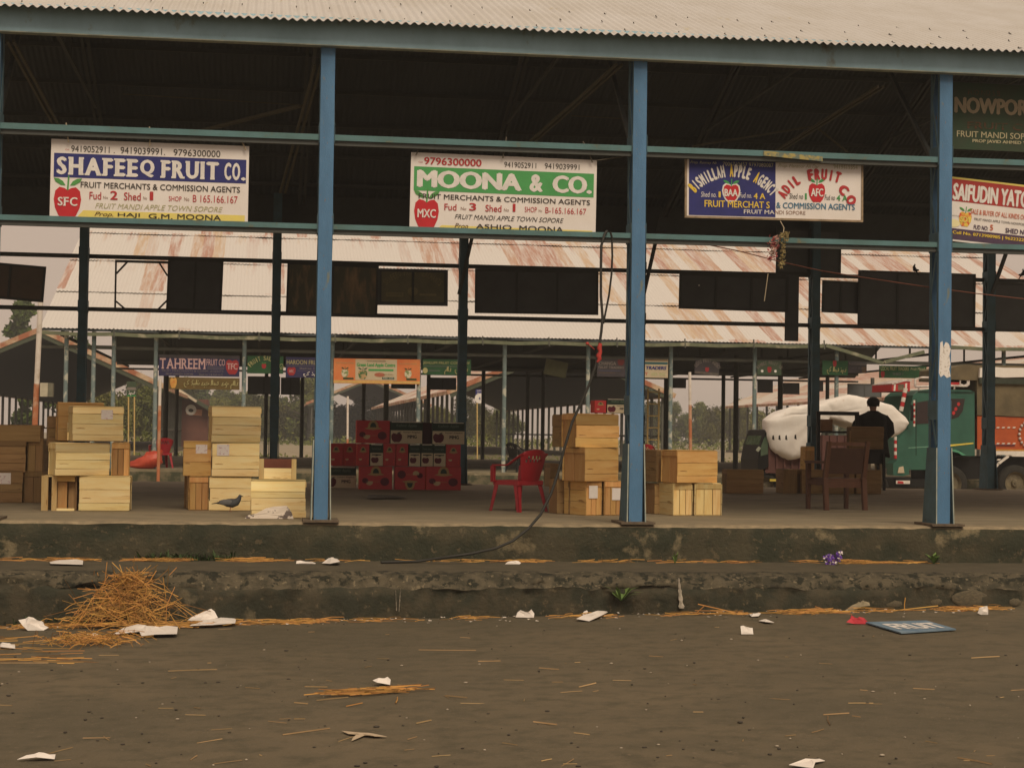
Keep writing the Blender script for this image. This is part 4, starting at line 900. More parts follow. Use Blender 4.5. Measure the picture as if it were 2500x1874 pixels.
for z, rx, ry, yo in ((hz-.145, .085, .085, .005), (hz-.19, .15, .11, 0), (hz-.235, .245, .13, 0), (hz-.33, .275, .15, 0), (hz-.55, .26, .165, 0), (hz-.80, .275, .18, 0), (hz-1.0, .30, .20, 0), (hz-1.13, .325, .22, .01), (hz-1.12, .30, .195, .01)):
    R.append([(rx*math.cos(2*math.pi*i/28)*(1+.04*math.sin(i*2.3)*(1 if z < hz-.7 else 0)), yo+ry*math.sin(2*math.pi*i/28), z+.02*math.sin(i*1.7)*(1 if z < hz-1 else 0)) for i in range(28)])
b.add([v for r_ in R for v in r_], [(j*28+i, j*28+(i+1) % 28, (j+1)*28+(i+1) % 28, (j+1)*28+i) for j in range(len(R)-1) for i in range(28)], 0, True)
b.build('cloak', M_CLOAK, per)
for sx in (-1, 1): MB().tube([(sx*.2, 0, hz-.27), (sx*.29, .0, hz-.42), (sx*.33, .04, hz-.6), (sx*.29, .16, hz-.70), (sx*.245, .22, hz-.735)], [.075, .09, .085, .07, .06], 12).build('sleeve', M_CLOAK, per)
V = [((0, 0, hz-.86), .13)]; E = []
for sx in (-1, 1):
    k = len(V); V += [((sx*.11, 0, hz-1.0), .11), ((sx*.13, .01, hz-1.34), .095), ((sx*.13, -.015, .2), .085), ((sx*.13, -.015, .075), .07)]; E += [(0, k), (k, k+1), (k+1, k+2), (k+2, k+3)]
skin('trousers', V, E, M_TRS, per)
for sx in (-1, 1): MB().ball((sx*.12, .06, .04), .14, 12, 8, 0, (.36, 1, .29)).build('shoe', M_SHOE, per)
# crate on a black stand in front of him
Ys = D-1.25; A, B, T = onY(2079, 1095, Ys), onY(2157, 1095, Ys), onY(2118, 1042, Ys)
st = thing('iron_stand', 'black iron stand carrying a crate in front of the standing person', 'stand', ((A.x+B.x)/2, Ys+.2, 0)); sw = (B.x-A.x)/2+.03; sh = A.z-.006
M_IRON = flat('black_iron', (.022, .02, .018))
for sx in (-1, 1):
    for sy in (-1, 1): MB().bar((sx*sw, sy*.17, 0), (sx*(sw-.02), sy*.17, sh), .05).build('leg', M_IRON, st)
MB().box(-sw-.01, sw+.01, -.2, .2, sh-.03, sh).build('top_plate', M_IRON, st)
b = MB(); b.box(-sw+.03, sw-.03, -.15, -.14, .55, sh-.035); b.build('apron', M_IRON, st)
crate(2079, 2157, 1042, 1095, 'grey-brown two-plank crate raised on a black stand before the person', 2, -4, Y=Ys, seed=9, nplk=2, zb=sh+.002, group=gr_)
# black hand-cart frame left of him, with a brown carton on it
Yf = D-.75; A, B, Q = onY(1998, 1008, Yf), onY(2092, 1006, Yf), onY(2032, 1052, Yf)
hc = thing('cart_frame', 'black steel hand-cart frame standing behind the armchair', 'frame', ((A.x+B.x)/2, Yf, 0)); hw = (B.x-A.x)/2
for sx in (-1, 1): MB().bar((sx*hw, 0, 0), (sx*hw, 0, A.z-.04), .07).build('post', M_IRON, hc)
MB().box(-hw-.04, hw+.04, -.035, .035, A.z-.04, A.z+.04).build('handle_bar', M_IRON, hc); MB().box(-hw+.04, hw-.04, -.035, .30, Q.z-.04, Q.z).build('shelf', M_IRON, hc)
b = MB(); A2, B2 = onY(2005, 1023, Yf+.03), onY(2033, 1051, Yf+.03); b.box(A2.x, B2.x, Yf+.03, Yf+.3, Q.z+.002, A2.z); o = b.build('cardboard_box', mat('brown_cardboard', (.25, .135, .065), (.21, .11, .05), sc=5), None, bevel=.004); tag(o, 'plain orange-brown cardboard box on the black cart frame', 'box')

# ------------------------------------------------------------------ pigeon and perched birds
M_PG = mat('grey_feathers', (.085, .09, .10), (.06, .062, .07), sc=14); M_PGD = flat('dark_feathers', (.03, .03, .035)); M_PGL = flat('pale_wing', (.15, .15, .155))
def bird(label, P, k, rz, ms, name='pigeon', cat='bird', up=0.0):
    o = thing(name, label, cat, P, rz); o.rotation_euler = (0, 0, rz)
    b = MB(); c, s = math.cos(up), math.sin(up)
    def q(x, z): return (x*c-(z-.1)*s, 0, .1+x*s+(z-.1)*c)
    pts = [(-.17, .115), (-.10, .12), (-.04, .118), (.03, .115), (.085, .13), (.115, .165), (.128, .195), (.138, .212), (.15, .212)]
    b.tube([Vector(q(*p_))*k for p_ in pts], [r_*k for r_ in (.012, .026, .052, .062, .052, .034, .025, .026, .012)], 12); b.build('body', ms[0], o)
    b = MB(); b.hexa([tuple(Vector(q(x, z))*k+Vector((0, y*k, 0))) for x, y, z in ((-.24, -.03, .10), (-.12, -.03, .115), (-.12, .03, .115), (-.24, .03, .10), (-.24, -.03, .108), (-.12, -.03, .135), (-.12, .03, .135), (-.24, .03, .108))]); b.build('tail', ms[1], o)
    for sy in (-1, 1):
        b = MB(); cc = Vector(q(-.045, .125))*k; b.ball(cc+Vector((0, sy*.045*k, 0)), .1*k, 12, 8, 0, (1.05, .18, .40))
        b.build('wing', ms[2], o)
        MB().tube([Vector((.01, sy*.022, .07))*k, Vector((.005, sy*.022, .03))*k, Vector((.0, sy*.022, 0))*k, Vector((.03, sy*.022, .002))*k], [.008*k, .005*k, .005*k, .004*k], 6).build('leg', flat('pink_leg', (.35, .12, .09)) if 'pink_leg' not in bpy.data.materials else bpy.data.materials['pink_leg'], o)
    MB().tube([Vector(q(.15, .212))*k, Vector(q(.178, .204))*k], [.010*k, .002*k], 6).build('beak', ms[1], o)
    return o
p = onZ(562, 1246, 0); p.y -= .30; bird('grey pigeon walking on the platform in front of a pale crate', (p.x, p.y, 0), .98, 0, (M_PG, M_PGD, M_PGL))
P = onY(2233, 665, YB); bird('small dark bird perched on the long black panel', (P.x, YB, P.z), .62, math.radians(180), (M_PGD,)*3, 'perched_bird', up=.95)
P = onY(2497, 676, D-.05); bird('dark bird perched on the back rail at the picture edge', (P.x, D-.05, P.z), .6, math.radians(0), (M_PGD,)*3, 'perched_bird', up=.9)
# ------------------------------------------------------------------ lane and the second shed
ZL = -.52
sheet('lane', mat('pale_lane', (.34, .285, .20), (.24, .205, .14), sc=.6, rough=.95, bump=.2, bsc=5), -300, 300, 15.94, 620, ZL)
Y2, YB2_ = 29.1, 54.0
def rust_roof(name, x0, x1, cell, row, b0, b1, white=(.60, .575, .55), rust=(.40, .205, .145)):
    m = bpy.data.materials.new(name); m.use_nodes = True; t = m.node_tree; N = t.nodes; L = t.links; B = N['Principled BSDF']; B.inputs['Roughness'].default_value = .6
    def math_(op, a, b=None, c=None):
        n = N.new('ShaderNodeMath'); n.operation = op
        for i, v in enumerate((a, b, c)):
            if v is None: continue
            if isinstance(v, (int, float)): n.inputs[i].default_value = v
            else: L.new(v, n.inputs[i])
        return n.outputs[0]
    def rng(s, a, b, c=0, d=1):
        r = N.new('ShaderNodeMapRange'); L.new(s, r.inputs[0])
        for i, v in zip((1, 2, 3, 4), (a, b, c, d)): r.inputs[i].default_value = v
        return r.outputs[0]
    tc_ = N.new('ShaderNodeTexCoord'); sp = N.new('ShaderNodeSeparateXYZ'); L.new(tc_.outputs['Object'], sp.inputs[0])
    X, Yc_ = sp.outputs['X'], sp.outputs['Y']
    w = N.new('ShaderNodeTexNoise'); w.inputs['Scale'].default_value = .9; L.new(tc_.outputs['Object'], w.inputs['Vector'])
    xw = math_('ADD', X, math_('MULTIPLY', math_('SUBTRACT', w.outputs['Fac'], .5), .07))
    rowi = math_('FLOOR', math_('DIVIDE', Yc_, row)); cx = math_('FLOOR', math_('ADD', math_('DIVIDE', xw, cell), math_('MULTIPLY', rowi, .37)))
    cv = N.new('ShaderNodeCombineXYZ'); L.new(cx, cv.inputs[0]); L.new(rowi, cv.inputs[1])
    wn = N.new('ShaderNodeTexWhiteNoise'); wn.noise_dimensions = '2D'; L.new(cv.outputs[0], wn.inputs['Vector'])
    mp = N.new('ShaderNodeMapping'); mp.inputs['Scale'].default_value = (5, .35, .35); L.new(tc_.outputs['Object'], mp.inputs[0])
    ns = N.new('ShaderNodeTexNoise'); ns.inputs['Scale'].default_value = 1.6; ns.inputs['Detail'].default_value = 8; ns.inputs['Roughness'].default_value = .7; L.new(mp.outputs[0], ns.inputs['Vector'])
    amount = rng(X, x0, x1, b0, b1)
    # the lowest row of sheets was renewed at one end
    first = rng(Yc_, row*.98, row*1.02, 0, 1); amount = math_('MULTIPLY', amount, math_('MAXIMUM', first, rng(X, x0+(x1-x0)*.5, x0+(x1-x0)*.62, .12, 1)))
    f = math_('SUBTRACT', amount, wn.outputs['Value']); f = math_('MULTIPLY', rng(f, -.01, .05, 0, 1), rng(ns.outputs['Fac'], .37, .57, .12, 1))
    fr = math_('FRACT', math_('DIVIDE', Yc_, row))
    streak = math_('MULTIPLY', math_('MULTIPLY', rng(fr, .55, 1.0, 0, 1), rng(ns.outputs['Fac'], .50, .62)), .8); streak = math_('MULTIPLY', streak, first)
    f = math_('MAXIMUM', f, streak)
    w2 = N.new('ShaderNodeTexWhiteNoise'); w2.noise_dimensions = '1D'; L.new(math_('ADD', cx, 7.7), w2.inputs['W'])
    mc = N.new('ShaderNodeMix'); mc.data_type = 'RGBA'; mc.inputs['A'].default_value = (*rust, 1); mc.inputs['B'].default_value = (.52, .38, .25, 1); L.new(rng(w2.outputs['Value'], .45, .8), mc.inputs['Factor'])
    mm = N.new('ShaderNodeMix'); mm.data_type = 'RGBA'; mm.inputs['A'].default_value = (*white, 1); L.new(mc.outputs['Result'], mm.inputs['B']); L.new(math_('MULTIPLY', f, .92), mm.inputs['Factor'])
    L.new(mm.outputs['Result'], B.inputs['Base Color']); return m
P0 = onY(101, 800, Y2); XL2 = P0.x; XR2 = onY(2760, 845, Y2).x; ZE2 = onY(1250, 824, Y2-.25).z
shed2 = thing('market_shed', 'second market shed across the lane with rusty streaked corrugated roof and a thin gutter', 'market shed', (XL2, Y2, 0))
M_R2 = rust_roof('streaked_roof_sheet', 0, XR2-XL2, .36, 3.45, .30, .62)
YR2 = (Y2+YB2_)/2; SL2 = .364; n_rows = 4; L2 = 3.45
def corr2(y0, y1, row):
    b = MB(); seg = 4; n = int((XR2-XL2)/.11*seg); vs = []
    for j in range(2):
        y = (y0, y1)[j]; z = ZE2+SL2*(y-(Y2-.25))+(.035 if j == 0 and row else 0)
        for i in range(n+1):
            x = XL2+(XR2-XL2)*i/n; d = (.05*N3(x*.8, row*4)+.03*N3(x*3, row*2)) if j == 0 else 0
            vs.append((x, y+d*2, z+.011*math.cos(2*math.pi*i/seg)+.02*N3(x*.3, y)))
    b.add(vs, [(i, i+1, n+2+i, n+1+i) for i in range(n)], 0, True); return b
for k in range(n_rows):
    y0 = Y2-.25+k*L2; y1 = min(YR2, y0+L2+.12); corr2(y0, y1, k).build('roof_sheet', M_R2, shed2, world=True)
b = MB(); zr_ = ZE2+SL2*(YR2-Y2+.25)
b.prism([(XL2, Y2-.22, ZE2-.03), (XL2, YR2, zr_-.03), (XL2, YB2_+.25, ZE2-.03), (XL2, YB2_+.25, ZE2-.07), (XL2, YR2, zr_-.07), (XL2, Y2-.22, ZE2-.07)], (XR2-XL2, 0, 0)); b.build('roof_underside', M_UNDER, shed2, world=True)
b = MB(); b.prism([(XL2, YR2, zr_-.02), (XL2, YR2, zr_+.02), (XL2, YB2_+.3, ZE2), (XL2, YB2_+.3, ZE2-.025)], (XR2-XL2, 0, 0)); b.build('back_roof', M_GALV, shed2, world=True)
sheetp = MB(); sheetp.box(XL2-1.5, XR2, Y2-.6, YB2_+.6, ZL-.05, -.03); po = sheetp.build('second_platform', [mat('stone_platform', (.30, .25, .165), (.11, .10, .065), sc=1.3, rough=.95, bump=.5, bsc=6, c3=(.45, .38, .27), sc3=3, lo3=.6, hi3=.7)]); struct(po)
b = MB(); b.box(XL2-1.5, XR2, Y2-.62, Y2-.6005, ZL-.05, -.10); struct(b.build('second_platform_wall', mat('mossy_rubble', (.06, .065, .04), (.15, .13, .085), sc=4, rough=.95, bump=.6, lo=.45, hi=.6)))
M_GUT = mat('green_grey_gutter', (.19, .20, .13), (.12, .14, .09), sc=3, c3=(.36, .34, .24), sc3=2, lo3=.55, hi3=.65); M_POST = mat('peeling_pipe_paint', (.21, .27, .275), (.12, .175, .18), sc=2.4, c3=(.50, .50, .43), sc3=3.5, lo3=.52, hi3=.60, rough=.6); M_POSTD = mat('dark_pipe', (.10, .105, .085), (.075, .075, .065), sc=3)
def gut(pts):
    P = [onY(x, y, Y2-.33) for x, y in pts]; b = MB()
    for A, C in zip(P[:-1], P[1:]): b.bar(A, C+(C-A).normalized()*.01, .1, .1)
    return b.build('gutter', M_GUT, shed2, world=True)
def gy(x): return 811+(x-101)*.0262 if x < 640 else (825+(x-640)*.0175 if x < 1260 else 836+(x-1260)*.0115)
ends = [101, 278, 437, 632, 818, 995, 1178, 1340, 1506, 1672, 1840, 2012]
for a, c in zip(ends[:-1], ends[1:]): gut([(a+1, gy(a)), ((a+c)/2, gy((a+c)/2)+2.5), (c-1, gy(c))])
gut([(2016, 843), (2080, 862), (2155, 886)]); gut([(2158, 884), (2255, 859)]); gut([(2318, 847), (2400, 852), (2560, 853)])
for x in ends[1:]:
    A = onY(x, gy(x)-14, Y2-.34); B = onY(x+1, gy(x)+8, Y2-.40); MB().bar(A, B, .035).build('gutter_bracket', M_POSTD, shed2, world=True)
def post2(px, m, y, r=.062, top=None, zb=-.03):
    P = onY(px, 960, y); b = MB(); b.tube([(P.x, y, zb), (P.x, y, top or ZE2-.06)], r, 10); return b.build('post', m, shed2, world=True)
for px in (160, 227, 276, 379, 595, 810, 1022, 1231, 1435, 1637, 1842, 2042, 2290, 2450): post2(px, M_POST, Y2+.1)
for px in (405, 432, 650, 738, 888, 943, 1046, 1180, 1288, 1326, 1627, 1766, 1797, 1905, 2020, 2130): post2(px, M_POSTD, Y2+6.5 if px % 2 else YB2_-.2, .085)
for zz, y in ((onY(1250, 868, Y2).z, Y2+.12), (onY(1250, 900, YB2_).z, YB2_-.2), (onY(1250, 917, YB2_).z, YB2_-.2), (onY(1250, 866, Y2+6).z, Y2+6)):
    MB().box(XL2, XR2, y-.03, y+.03, zz-.04, zz+.04).build('girt', M_POSTD, shed2, world=True)
for px in range(200, 2500, 216):                                # light trusses under the roof
    x = onY(px, 900, Y2+6).x; b = MB()
    b.bar((x, Y2+.3, ZE2-.15), (x, YR2, zr_-.15), .08); b.bar((x, Y2+.3, ZE2-.15), (x, YB2_-.3, ZE2-.15), .07)
    for q in (.25, .5, .75): b.bar((x, Y2+(YR2-Y2)*q, ZE2-.15), (x, Y2+(YR2-Y2)*q, ZE2-.15+SL2*(YR2-Y2)*q-.05), .05)
    b.build('truss', M_STEEL, shed2, world=True)
# boards at the far side of the second shed
for i, (x0, y0, x1, y1) in enumerate(((605, 918, 684, 962), (686, 921, 733, 963), (955, 937, 1014, 948), (1047, 921, 1114, 951), (1641, 924, 1675, 947), (1849, 929, 1887, 958), (1910, 934, 1952, 962), (1985, 930, 2010, 955), (2069, 936, 2152, 969))):
    where = ('under the green arched sign', 'under the navy sign by the first column', 'under the orange banner', 'under the dark green company sign', 'beside the orange and white striped pole', 'under the small green arched sign', 'just left of the back column with the lattice', 'just past the lattice back column', 'above the head of the standing person')[i]
    Sign('sign_board', 'black board across the lane, '+where, (x0, y0), (x1, y0+(x1-x0)*.012), (x0, y1), YB2_-.35, M_BK, cat='sign board', group='boards on the far side of the second shed')

# ------------------------------------------------------------------ signs hung along the second shed
YS2 = Y2-.02
def far_sign(label, x0, y0, x1, y1, m, dy=None, frame=None, BL=None):
    return Sign('shop_sign', label, (x0, y0), (x1, y0+(x1-x0)*.016 if dy is None else y0+dy), BL or (x0, y1), YS2, m, group='signs along the second shed', frame=frame, thick=.03)
M_NV2 = mat('dull_navy_sign', (.035, .032, .10), (.03, .03, .07), sc=3); M_PNK = flat('pinkish_lettering', (.55, .36, .36)); M_MUT = flat('muted_lettering', (.16, .14, .15)); M_OLB = mat('olive_brown_sign', (.145, .10, .035), (.12, .085, .03), sc=4); M_DG2 = mat('deep_green_sign', (.022, .085, .032), (.02, .06, .028), sc=3); M_YCR = flat('yellowish_lettering', (.42, .38, .18)); M_RD2 = flat('dull_red_paint', (.32, .03, .035)); M_DKS = mat('dark_shaded_sign', (.055, .045, .055), (.04, .038, .04), sc=3); M_GRL = flat('grey_lettering', (.22, .19, .17)); M_CR2 = mat('cream_print', (.52, .44, .30), (.48, .4, .28), sc=4)
S = far_sign('navy board reading TAHREEM FRUIT CO with a red apple at its end', 388, 865, 585, 917, M_NV2)
S.rect(0, 1, 0, .16, M_DKS, 'top_band'); S.slab('TAHREEM', .012, .575, .17, .66, M_PNK, bold=.02); S.text('FRUIT CO', .59, .82, .18, .49, M_PNK, bold=.01); S.rect(.60, .81, .55, .575, M_MUT, 'rule'); S.rect(.60, .81, .62, .645, M_MUT, 'rule')
S.text('FRUIT MERCHANTS & COMM. AGENTS', .04, .80, .70, .81, M_MUT); S.text('FRUIT MANDY SOPORE', .09, .43, .86, .95, M_GRL); S.text('Shed no 1 & Fud no 2', .5, .79, .86, .95, M_GRL); S.apple(.91, .55, .37, .42, M_RD2, None); S.text('TFC', .845, .975, .36, .66, M_PNK, 'emblem_letters', bold=.03, l=3); S.done()
S = far_sign('olive-brown board with cream Urdu lettering and an orange apple', 412, 920, 585, 949, M_OLB)
S.apple(.067, .5, .19, .30, mat('orange_apple_print', (.55, .20, .05), (.62, .40, .1), sc=9), None)
def urdu(S, u0, u1, v0, v1, m, words, lw=.016):               # cursive strokes, drawn right to left on a baseline
    M = S.mb('urdu_lettering', m); n = len(words)
    for i, wd in enumerate(words):
        a = u1-(u1-u0)*i/n; w = (u1-u0)/n*.9
        def Q(x, y): return Vector((( a-x*w)*S.W, -.006, -(v1-(v1-v0)*y)*S.H))
        for st in wd:
            M.tube([Q(*p_) for p_ in st], lw*(1 if len(st) > 2 else 1.2), 5)
UW = {'ghulam': [[(.02, .62), (.10, .72), (.16, .5), (.06, .42), (.2, .38), (.38, .38), (.42, .95)], [(.47, .98), (.5, .5), (.47, .36)], [(.55, .9), (.6, .42)], [(.66, .45), (.74, .55), (.78, .4), (.86, .38), (.88, .0)], [(.08, .92), (.11, .92)]],
      'mhmd': [[(.02, .5), (.1, .62), (.16, .45), (.26, .45)], [(.2, .75), (.36, .6), (.24, .3), (.36, .12)], [(.36, .42), (.5, .52), (.56, .4), (.7, .4)], [(.64, .7), (.76, .45), (.9, .36), (.66, .33)]],
      'abdal': [[(.05, .72), (.13, .8), (.16, .66), (.06, .52), (.22, .42), (.36, .42), (.38, .6)], [(.38, .42), (.5, .42), (.55, .66), (.62, .42), (.44, .36)], [(.74, .98), (.74, .4)], [(.84, .98), (.86, .4), (.98, .4)], [(.34, .2), (.37, .2)]],
      'majid': [[(.02, .45), (.12, .6), (.18, .42), (.3, .42)], [(.22, .72), (.4, .58), (.28, .4), (.52, .4)], [(.52, .4), (.56, .58), (.6, .4), (.72, .4)], [(.72, .68), (.84, .44), (.96, .36), (.7, .32)], [(.3, .18), (.33, .18)], [(.52, .18), (.6, .18)]],
      'tani': [[(.05, .64), (.08, .42), (.24, .4), (.26, .64)], [(.12, .84), (.2, .84)], [(.34, .96), (.36, .4)], [(.44, .62), (.48, .4), (.6, .4), (.62, .6), (.64, .4), (.76, .4)], [(.7, .95), (.9, .72), (.74, .5), (.95, .38)], [(.56, .84), (.58, .84)], [(.6, .18), (.67, .18)]],
      'ko': [[(.05, .95), (.3, .72), (.12, .5), (.36, .4)], [(.5, .5), (.62, .58), (.66, .4), (.56, .18), (.4, .1)]],
      'frt': [[(.05, .6), (.15, .7), (.2, .5), (.1, .42), (.5, .4), (.55, .62)], [(.62, .55), (.7, .3), (.62, .15)], [(.76, .62), (.8, .4), (.95, .4)], [(.1, .9), (.13, .9)], [(.82, .8), (.9, .8)]]}
urdu(S, .16, .985, .18, .92, M_YCR, [UW[k] for k in ('ghulam', 'mhmd', 'abdal', 'majid', 'tani', 'ko')], .014); S.done()
S = far_sign('green board with arched yellow words FRUIT SALE and a small red apple', 604, 868, 692, 911, M_DG2); S.arc('FRUIT SALE', .5, 1.25, 1.0*S.H, -50, 22, .13, M_YCR, bold=.02); S.arc('& CO', .5, 1.25, 1.0*S.H, 34, 58, .13, M_YCR, bold=.02); S.apple(.46, .58, .13, .14, M_RD2, M_LEAF); S.done()
S = far_sign('dark navy board reading HAROON FRUIT CO beside the first front column', 698, 871, 806, 921, M_NV2)
S.text('HAROON FRUIT CO', .02, .98, .14, .36, M_YCR, bold=.01); S.rect(.02, .95, .42, .435, M_MUT, 'rule'); S.apple(.13, .70, .24, .24, M_RD2, None); S.text('HFC', .08, .18, .63, .76, M_PNK, 'emblem_letters', bold=.03, l=3); S.text('Shed no. 1  Fud 3', .31, .88, .50, .59, M_GRL, bold=.02); S.rect(.26, .95, .655, .67, M_MUT, 'rule'); urdu(S, .30, .80, .70, .98, M_WLT, [UW['frt'], UW['ko']], .012); S.done()
M_OR = mat('orange_banner', (.60, .15, .055), (.66, .26, .09), sc=1.2); M_OYL = flat('yellow_banner_strip', (.66, .42, .14))
S = far_sign('orange and cream banner reading Green Land Apple Centre', 815, 874, 1026, 935, M_OR)
S.rect(.25, .73, .02, .86, M_CR2, 'centre_panel'); S.rect(0, 1, .88, .985, M_OYL, 'bottom_strip'); S.text('Green Land Apple Centre', .265, .71, .17, .36, M_GNL, bold=.045, l=3); S.text('WHOLESALE DEALERS', .38, .60, .06, .12, M_BRN, l=3); S.rect(.40, .69, .41, .49, M_GNL, 'green_bar', l=2); S.rect(.56, .70, .73, .82, M_DG2, 'number_bar', l=2); S.text('9906 2244', .57, .69, .75, .80, M_WLT, l=3)
for u in (.13, .86):
    S.text('FRUIT MANDI SOPORE', u-.10, u+.10, .16, .21, M_YCR, l=3); S.disc(u, .60, .10, .115, M_CR2, 'apple_print', l=2); S.apple(u, .60, .20, .22, mat('white_apple', (.6, .55, .4), (.2, .26, .1), sc=9, lo=.5, hi=.55), M_DG2, l=2.5); S.rect(u-.02, u+.10, .77, .84, M_DG2, 'number_bar', l=2)
S.apple(.335, .65, .26, .26, mat('green_apple_print', (.45, .3, .15), (.05, .14, .05), sc=7, lo=.45, hi=.55), M_DG2, l=2); S.disc(.53, .64, .15, .06, flat('red_apple_heap', (.42, .14, .08)), 'apple_heap', l=2); S.text('Apple Dealers', .57, .69, .60, .66, M_BRN, l=3, shear=.2); S.done()
S = far_sign('dark green board reading JEHLUM FRUIT COMPANY behind the back column', 1032, 876, 1150, 914, M_DG2)
S.text('JEHLUM FRUIT COMPANY', .01, .98, .15, .36, M_YCR, bold=.01); S.rect(.02, .8, .44, .47, M_MUT, 'rule'); S.disc(.055, .74, .07, .085, M_YCR, 'emblem'); S.rect(.12, .36, .72, .76, M_MUT, 'rule'); urdu(S, .42, .95, .44, .98, M_YCR, [UW['frt'], UW['ko'], UW['ghulam']], .011); S.done()
Sign('loose_panel', 'tilted greenish sheet hanging loose under the second shed', (1334.5, 874.5), (1388, 886), (1323, 911), Y2+.8, mat('greenish_panel', (.145, .15, .085), (.11, .115, .07), sc=5), cat='panel', thick=.02)
S = far_sign('dark board with pale words CHANGA FRUIT TRADERS beside the second column', 1458, 876, 1530, 919, M_DKS); S.text('CHANGA', .05, .64, .14, .34, M_GRL, bold=.03); S.text('FRUIT TRADERS', .05, .90, .40, .54, M_GRL, bold=.02); S.rect(.06, .8, .64, .67, flat('dull_blue_lettering', (.07, .08, .16)), 'rule'); S.rect(.06, .6, .76, .79, M_MAR, 'rule'); S.apple(.8, .18, .2, .18, flat('dark_red_apple', (.13, .02, .02)), None); S.done()
S = far_sign('cream board with bold slanted letters ending in TRADERS past the second column', 1540, 876, 1631, 921, M_CR2); S.rect(.02, .99, .02, .08, M_BRN, 'edge_strip'); S.rect(.35, .99, .15, .27, flat('teal_bar', (.035, .13, .15)), 'teal_bar'); S.text('FRUIT TRADERS', .02, .96, .37, .56, M_NAVY, bold=.06, shear=.2); S.rect(.55, .72, .72, .90, M_OLV, 'small_print'); S.rect(.76, .93, .72, .90, M_OLV, 'small_print'); S.text('Y', .38, .46, .70, .88, M_RED); S.done()
S = far_sign('dark board with an arch of grey letters, hanging crooked above the grey-blue pipe posts', 1698, 878, 1758, 912, M_DKS, dy=6); S.arc('LADOO FRUIT AGENCY', .5, 1.05, .95*S.H, -54, 54, .11, M_GRL, bold=.03); S.apple(.5, .62, .12, .14, M_RD2, None); S.rect(.02, .98, .80, .97, mat('worn_strip', (.13, .11, .1), (.08, .07, .06), sc=9), 'strip'); S.done()
S = far_sign('small dark green board with a low arch of letters and a red apple', 1849, 880, 1908, 915, M_DGR); S.arc('RAMEEZ FRUIT Co', .5, 1.35, 1.1*S.H, -44, 44, .10, M_GRL, bold=.02); S.apple(.5, .62, .13, .18, M_RD2, None); S.disc(.2, .72, .04, .04, M_WLT, 'dot'); S.disc(.75, .72, .04, .04, M_WLT, 'dot'); S.done()
S = far_sign('green board with Urdu lettering on a blue post behind the person', 2008, 880, 2070, 915, M_DG2); urdu(S, .06, .96, .40, .98, M_YCR, [UW['frt'], UW['abdal'], UW['ko']], .011); S.apple(.48, .2, .12, .2, M_RD2, None); S.done()
S = far_sign('dim dark board joined to the green Urdu board', 2071, 882, 2116, 910, M_DKS); S.text('Fruit Commission', .05, .95, .12, .3, M_GRL); S.text('no 2  Shed', .2, .8, .5, .64, M_MUT); S.apple(.85, .7, .16, .18, M_MAR, None); S.done()
S = far_sign('long green board reading LOCAL FRUIT TRADERS just before the third column', 2147, 892, 2262, 922, M_DG2); S.text('LOCAL FRUIT TRADERS', .03, .62, .08, .38, M_YCR); S.text('Fruit Mandi', .66, .97, .12, .34, M_OLV, shear=.2); S.apple(.07, .72, .12, .2, M_RD2, M_LEAF); S.text('SHED 1', .28, .5, .56, .76, M_MUT); S.done()

# ------------------------------------------------------------------ long gabled sheds running away behind
M_RR = rust_roof('rusty_gable_roof', -8, 8, .9, 6, .75, .75, white=(.60, .55, .48), rust=(.42, .17, .10)); M_RR.name = 'rusty_gable_roof'
M_RAKE = mat('rusty_rake_edge', (.34, .13, .07), (.52, .40, .27), sc=1.2, lo=.42, hi=.6); M_UND2 = flat('shaded_far_underside', (.03, .033, .034)); M_GE = flat('green_grey_edge', (.07, .085, .055)); M_FL = mat('far_platform', (.20, .17, .115), (.12, .11, .07), sc=.8)  # far roof undersides get a darker copy, deep shade put into the colour
def tunnel(label, pk, Yn, Yf, hw, drop, npost, left_m=M_POSTD, hide_r=False, zf=-.28):
    P = onY(*pk, Yn); X, Z = P.x, P.z; Ze = Z-drop
    o = thing('gabled_shed', label, 'shed', (X, Yn, ZL), 0, 'long gabled sheds behind the second shed')
    for s_ in (-1, 1):
        b = MB(); n = 6; L = Yf-Yn
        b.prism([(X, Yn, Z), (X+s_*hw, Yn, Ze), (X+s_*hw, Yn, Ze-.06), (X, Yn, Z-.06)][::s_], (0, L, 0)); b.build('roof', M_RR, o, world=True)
        b = MB(); b.prism([(X, Yn+.03, Z-.07), (X+s_*hw, Yn+.03, Ze-.07), (X+s_*hw, Yn+.03, Ze-.12), (X, Yn+.03, Z-.12)][::s_], (0, L-.05, 0)); b.build('roof_underside', M_UND2, o, world=True)
        b = MB(); b.bar((X, Yn-.06, Z-.03), (X+s_*(hw+.2), Yn-.06, Ze-.03-.2*drop/hw), .08, .30); b.build('rake_board', M_RAKE, o, world=True)
        b = MB(); b.bar((X, Yn-.02, Z-.33), (X+s_*hw, Yn-.02, Ze-.33), .06, .26); b.build('rake_beam', M_GE, o, world=True)
        MB().box(min(X+s_*hw, X+s_*(hw+.08)), max(X+s_*hw, X+s_*(hw+.08)), Yn, Yf, Ze-.22, Ze+.02).build('eave_board', M_RAKE, o, world=True)
        for k in range(npost):
            y = Yn+.4+(Yf-Yn-.8)*k/(npost-1); MB().box(X+s_*(hw-.5)-.09, X+s_*(hw-.5)+.09, y-.09, y+.09, ZL, Ze-.1).build('post', M_POSTD, o, world=True)
        MB().box(min(X+s_*(hw-.42), X+s_*(hw-.5)), max(X+s_*(hw-.42), X+s_*(hw-.5)), Yn+.5, Yf-.5, 1.0, 1.12).build('side_rail', M_POSTD, o, world=True)
    b = MB(); b.box(X-hw+.2, X+hw-.2, Yn+.3, Yf, ZL-.02, zf); b.build('floor', M_FL, o, world=True)
    return o
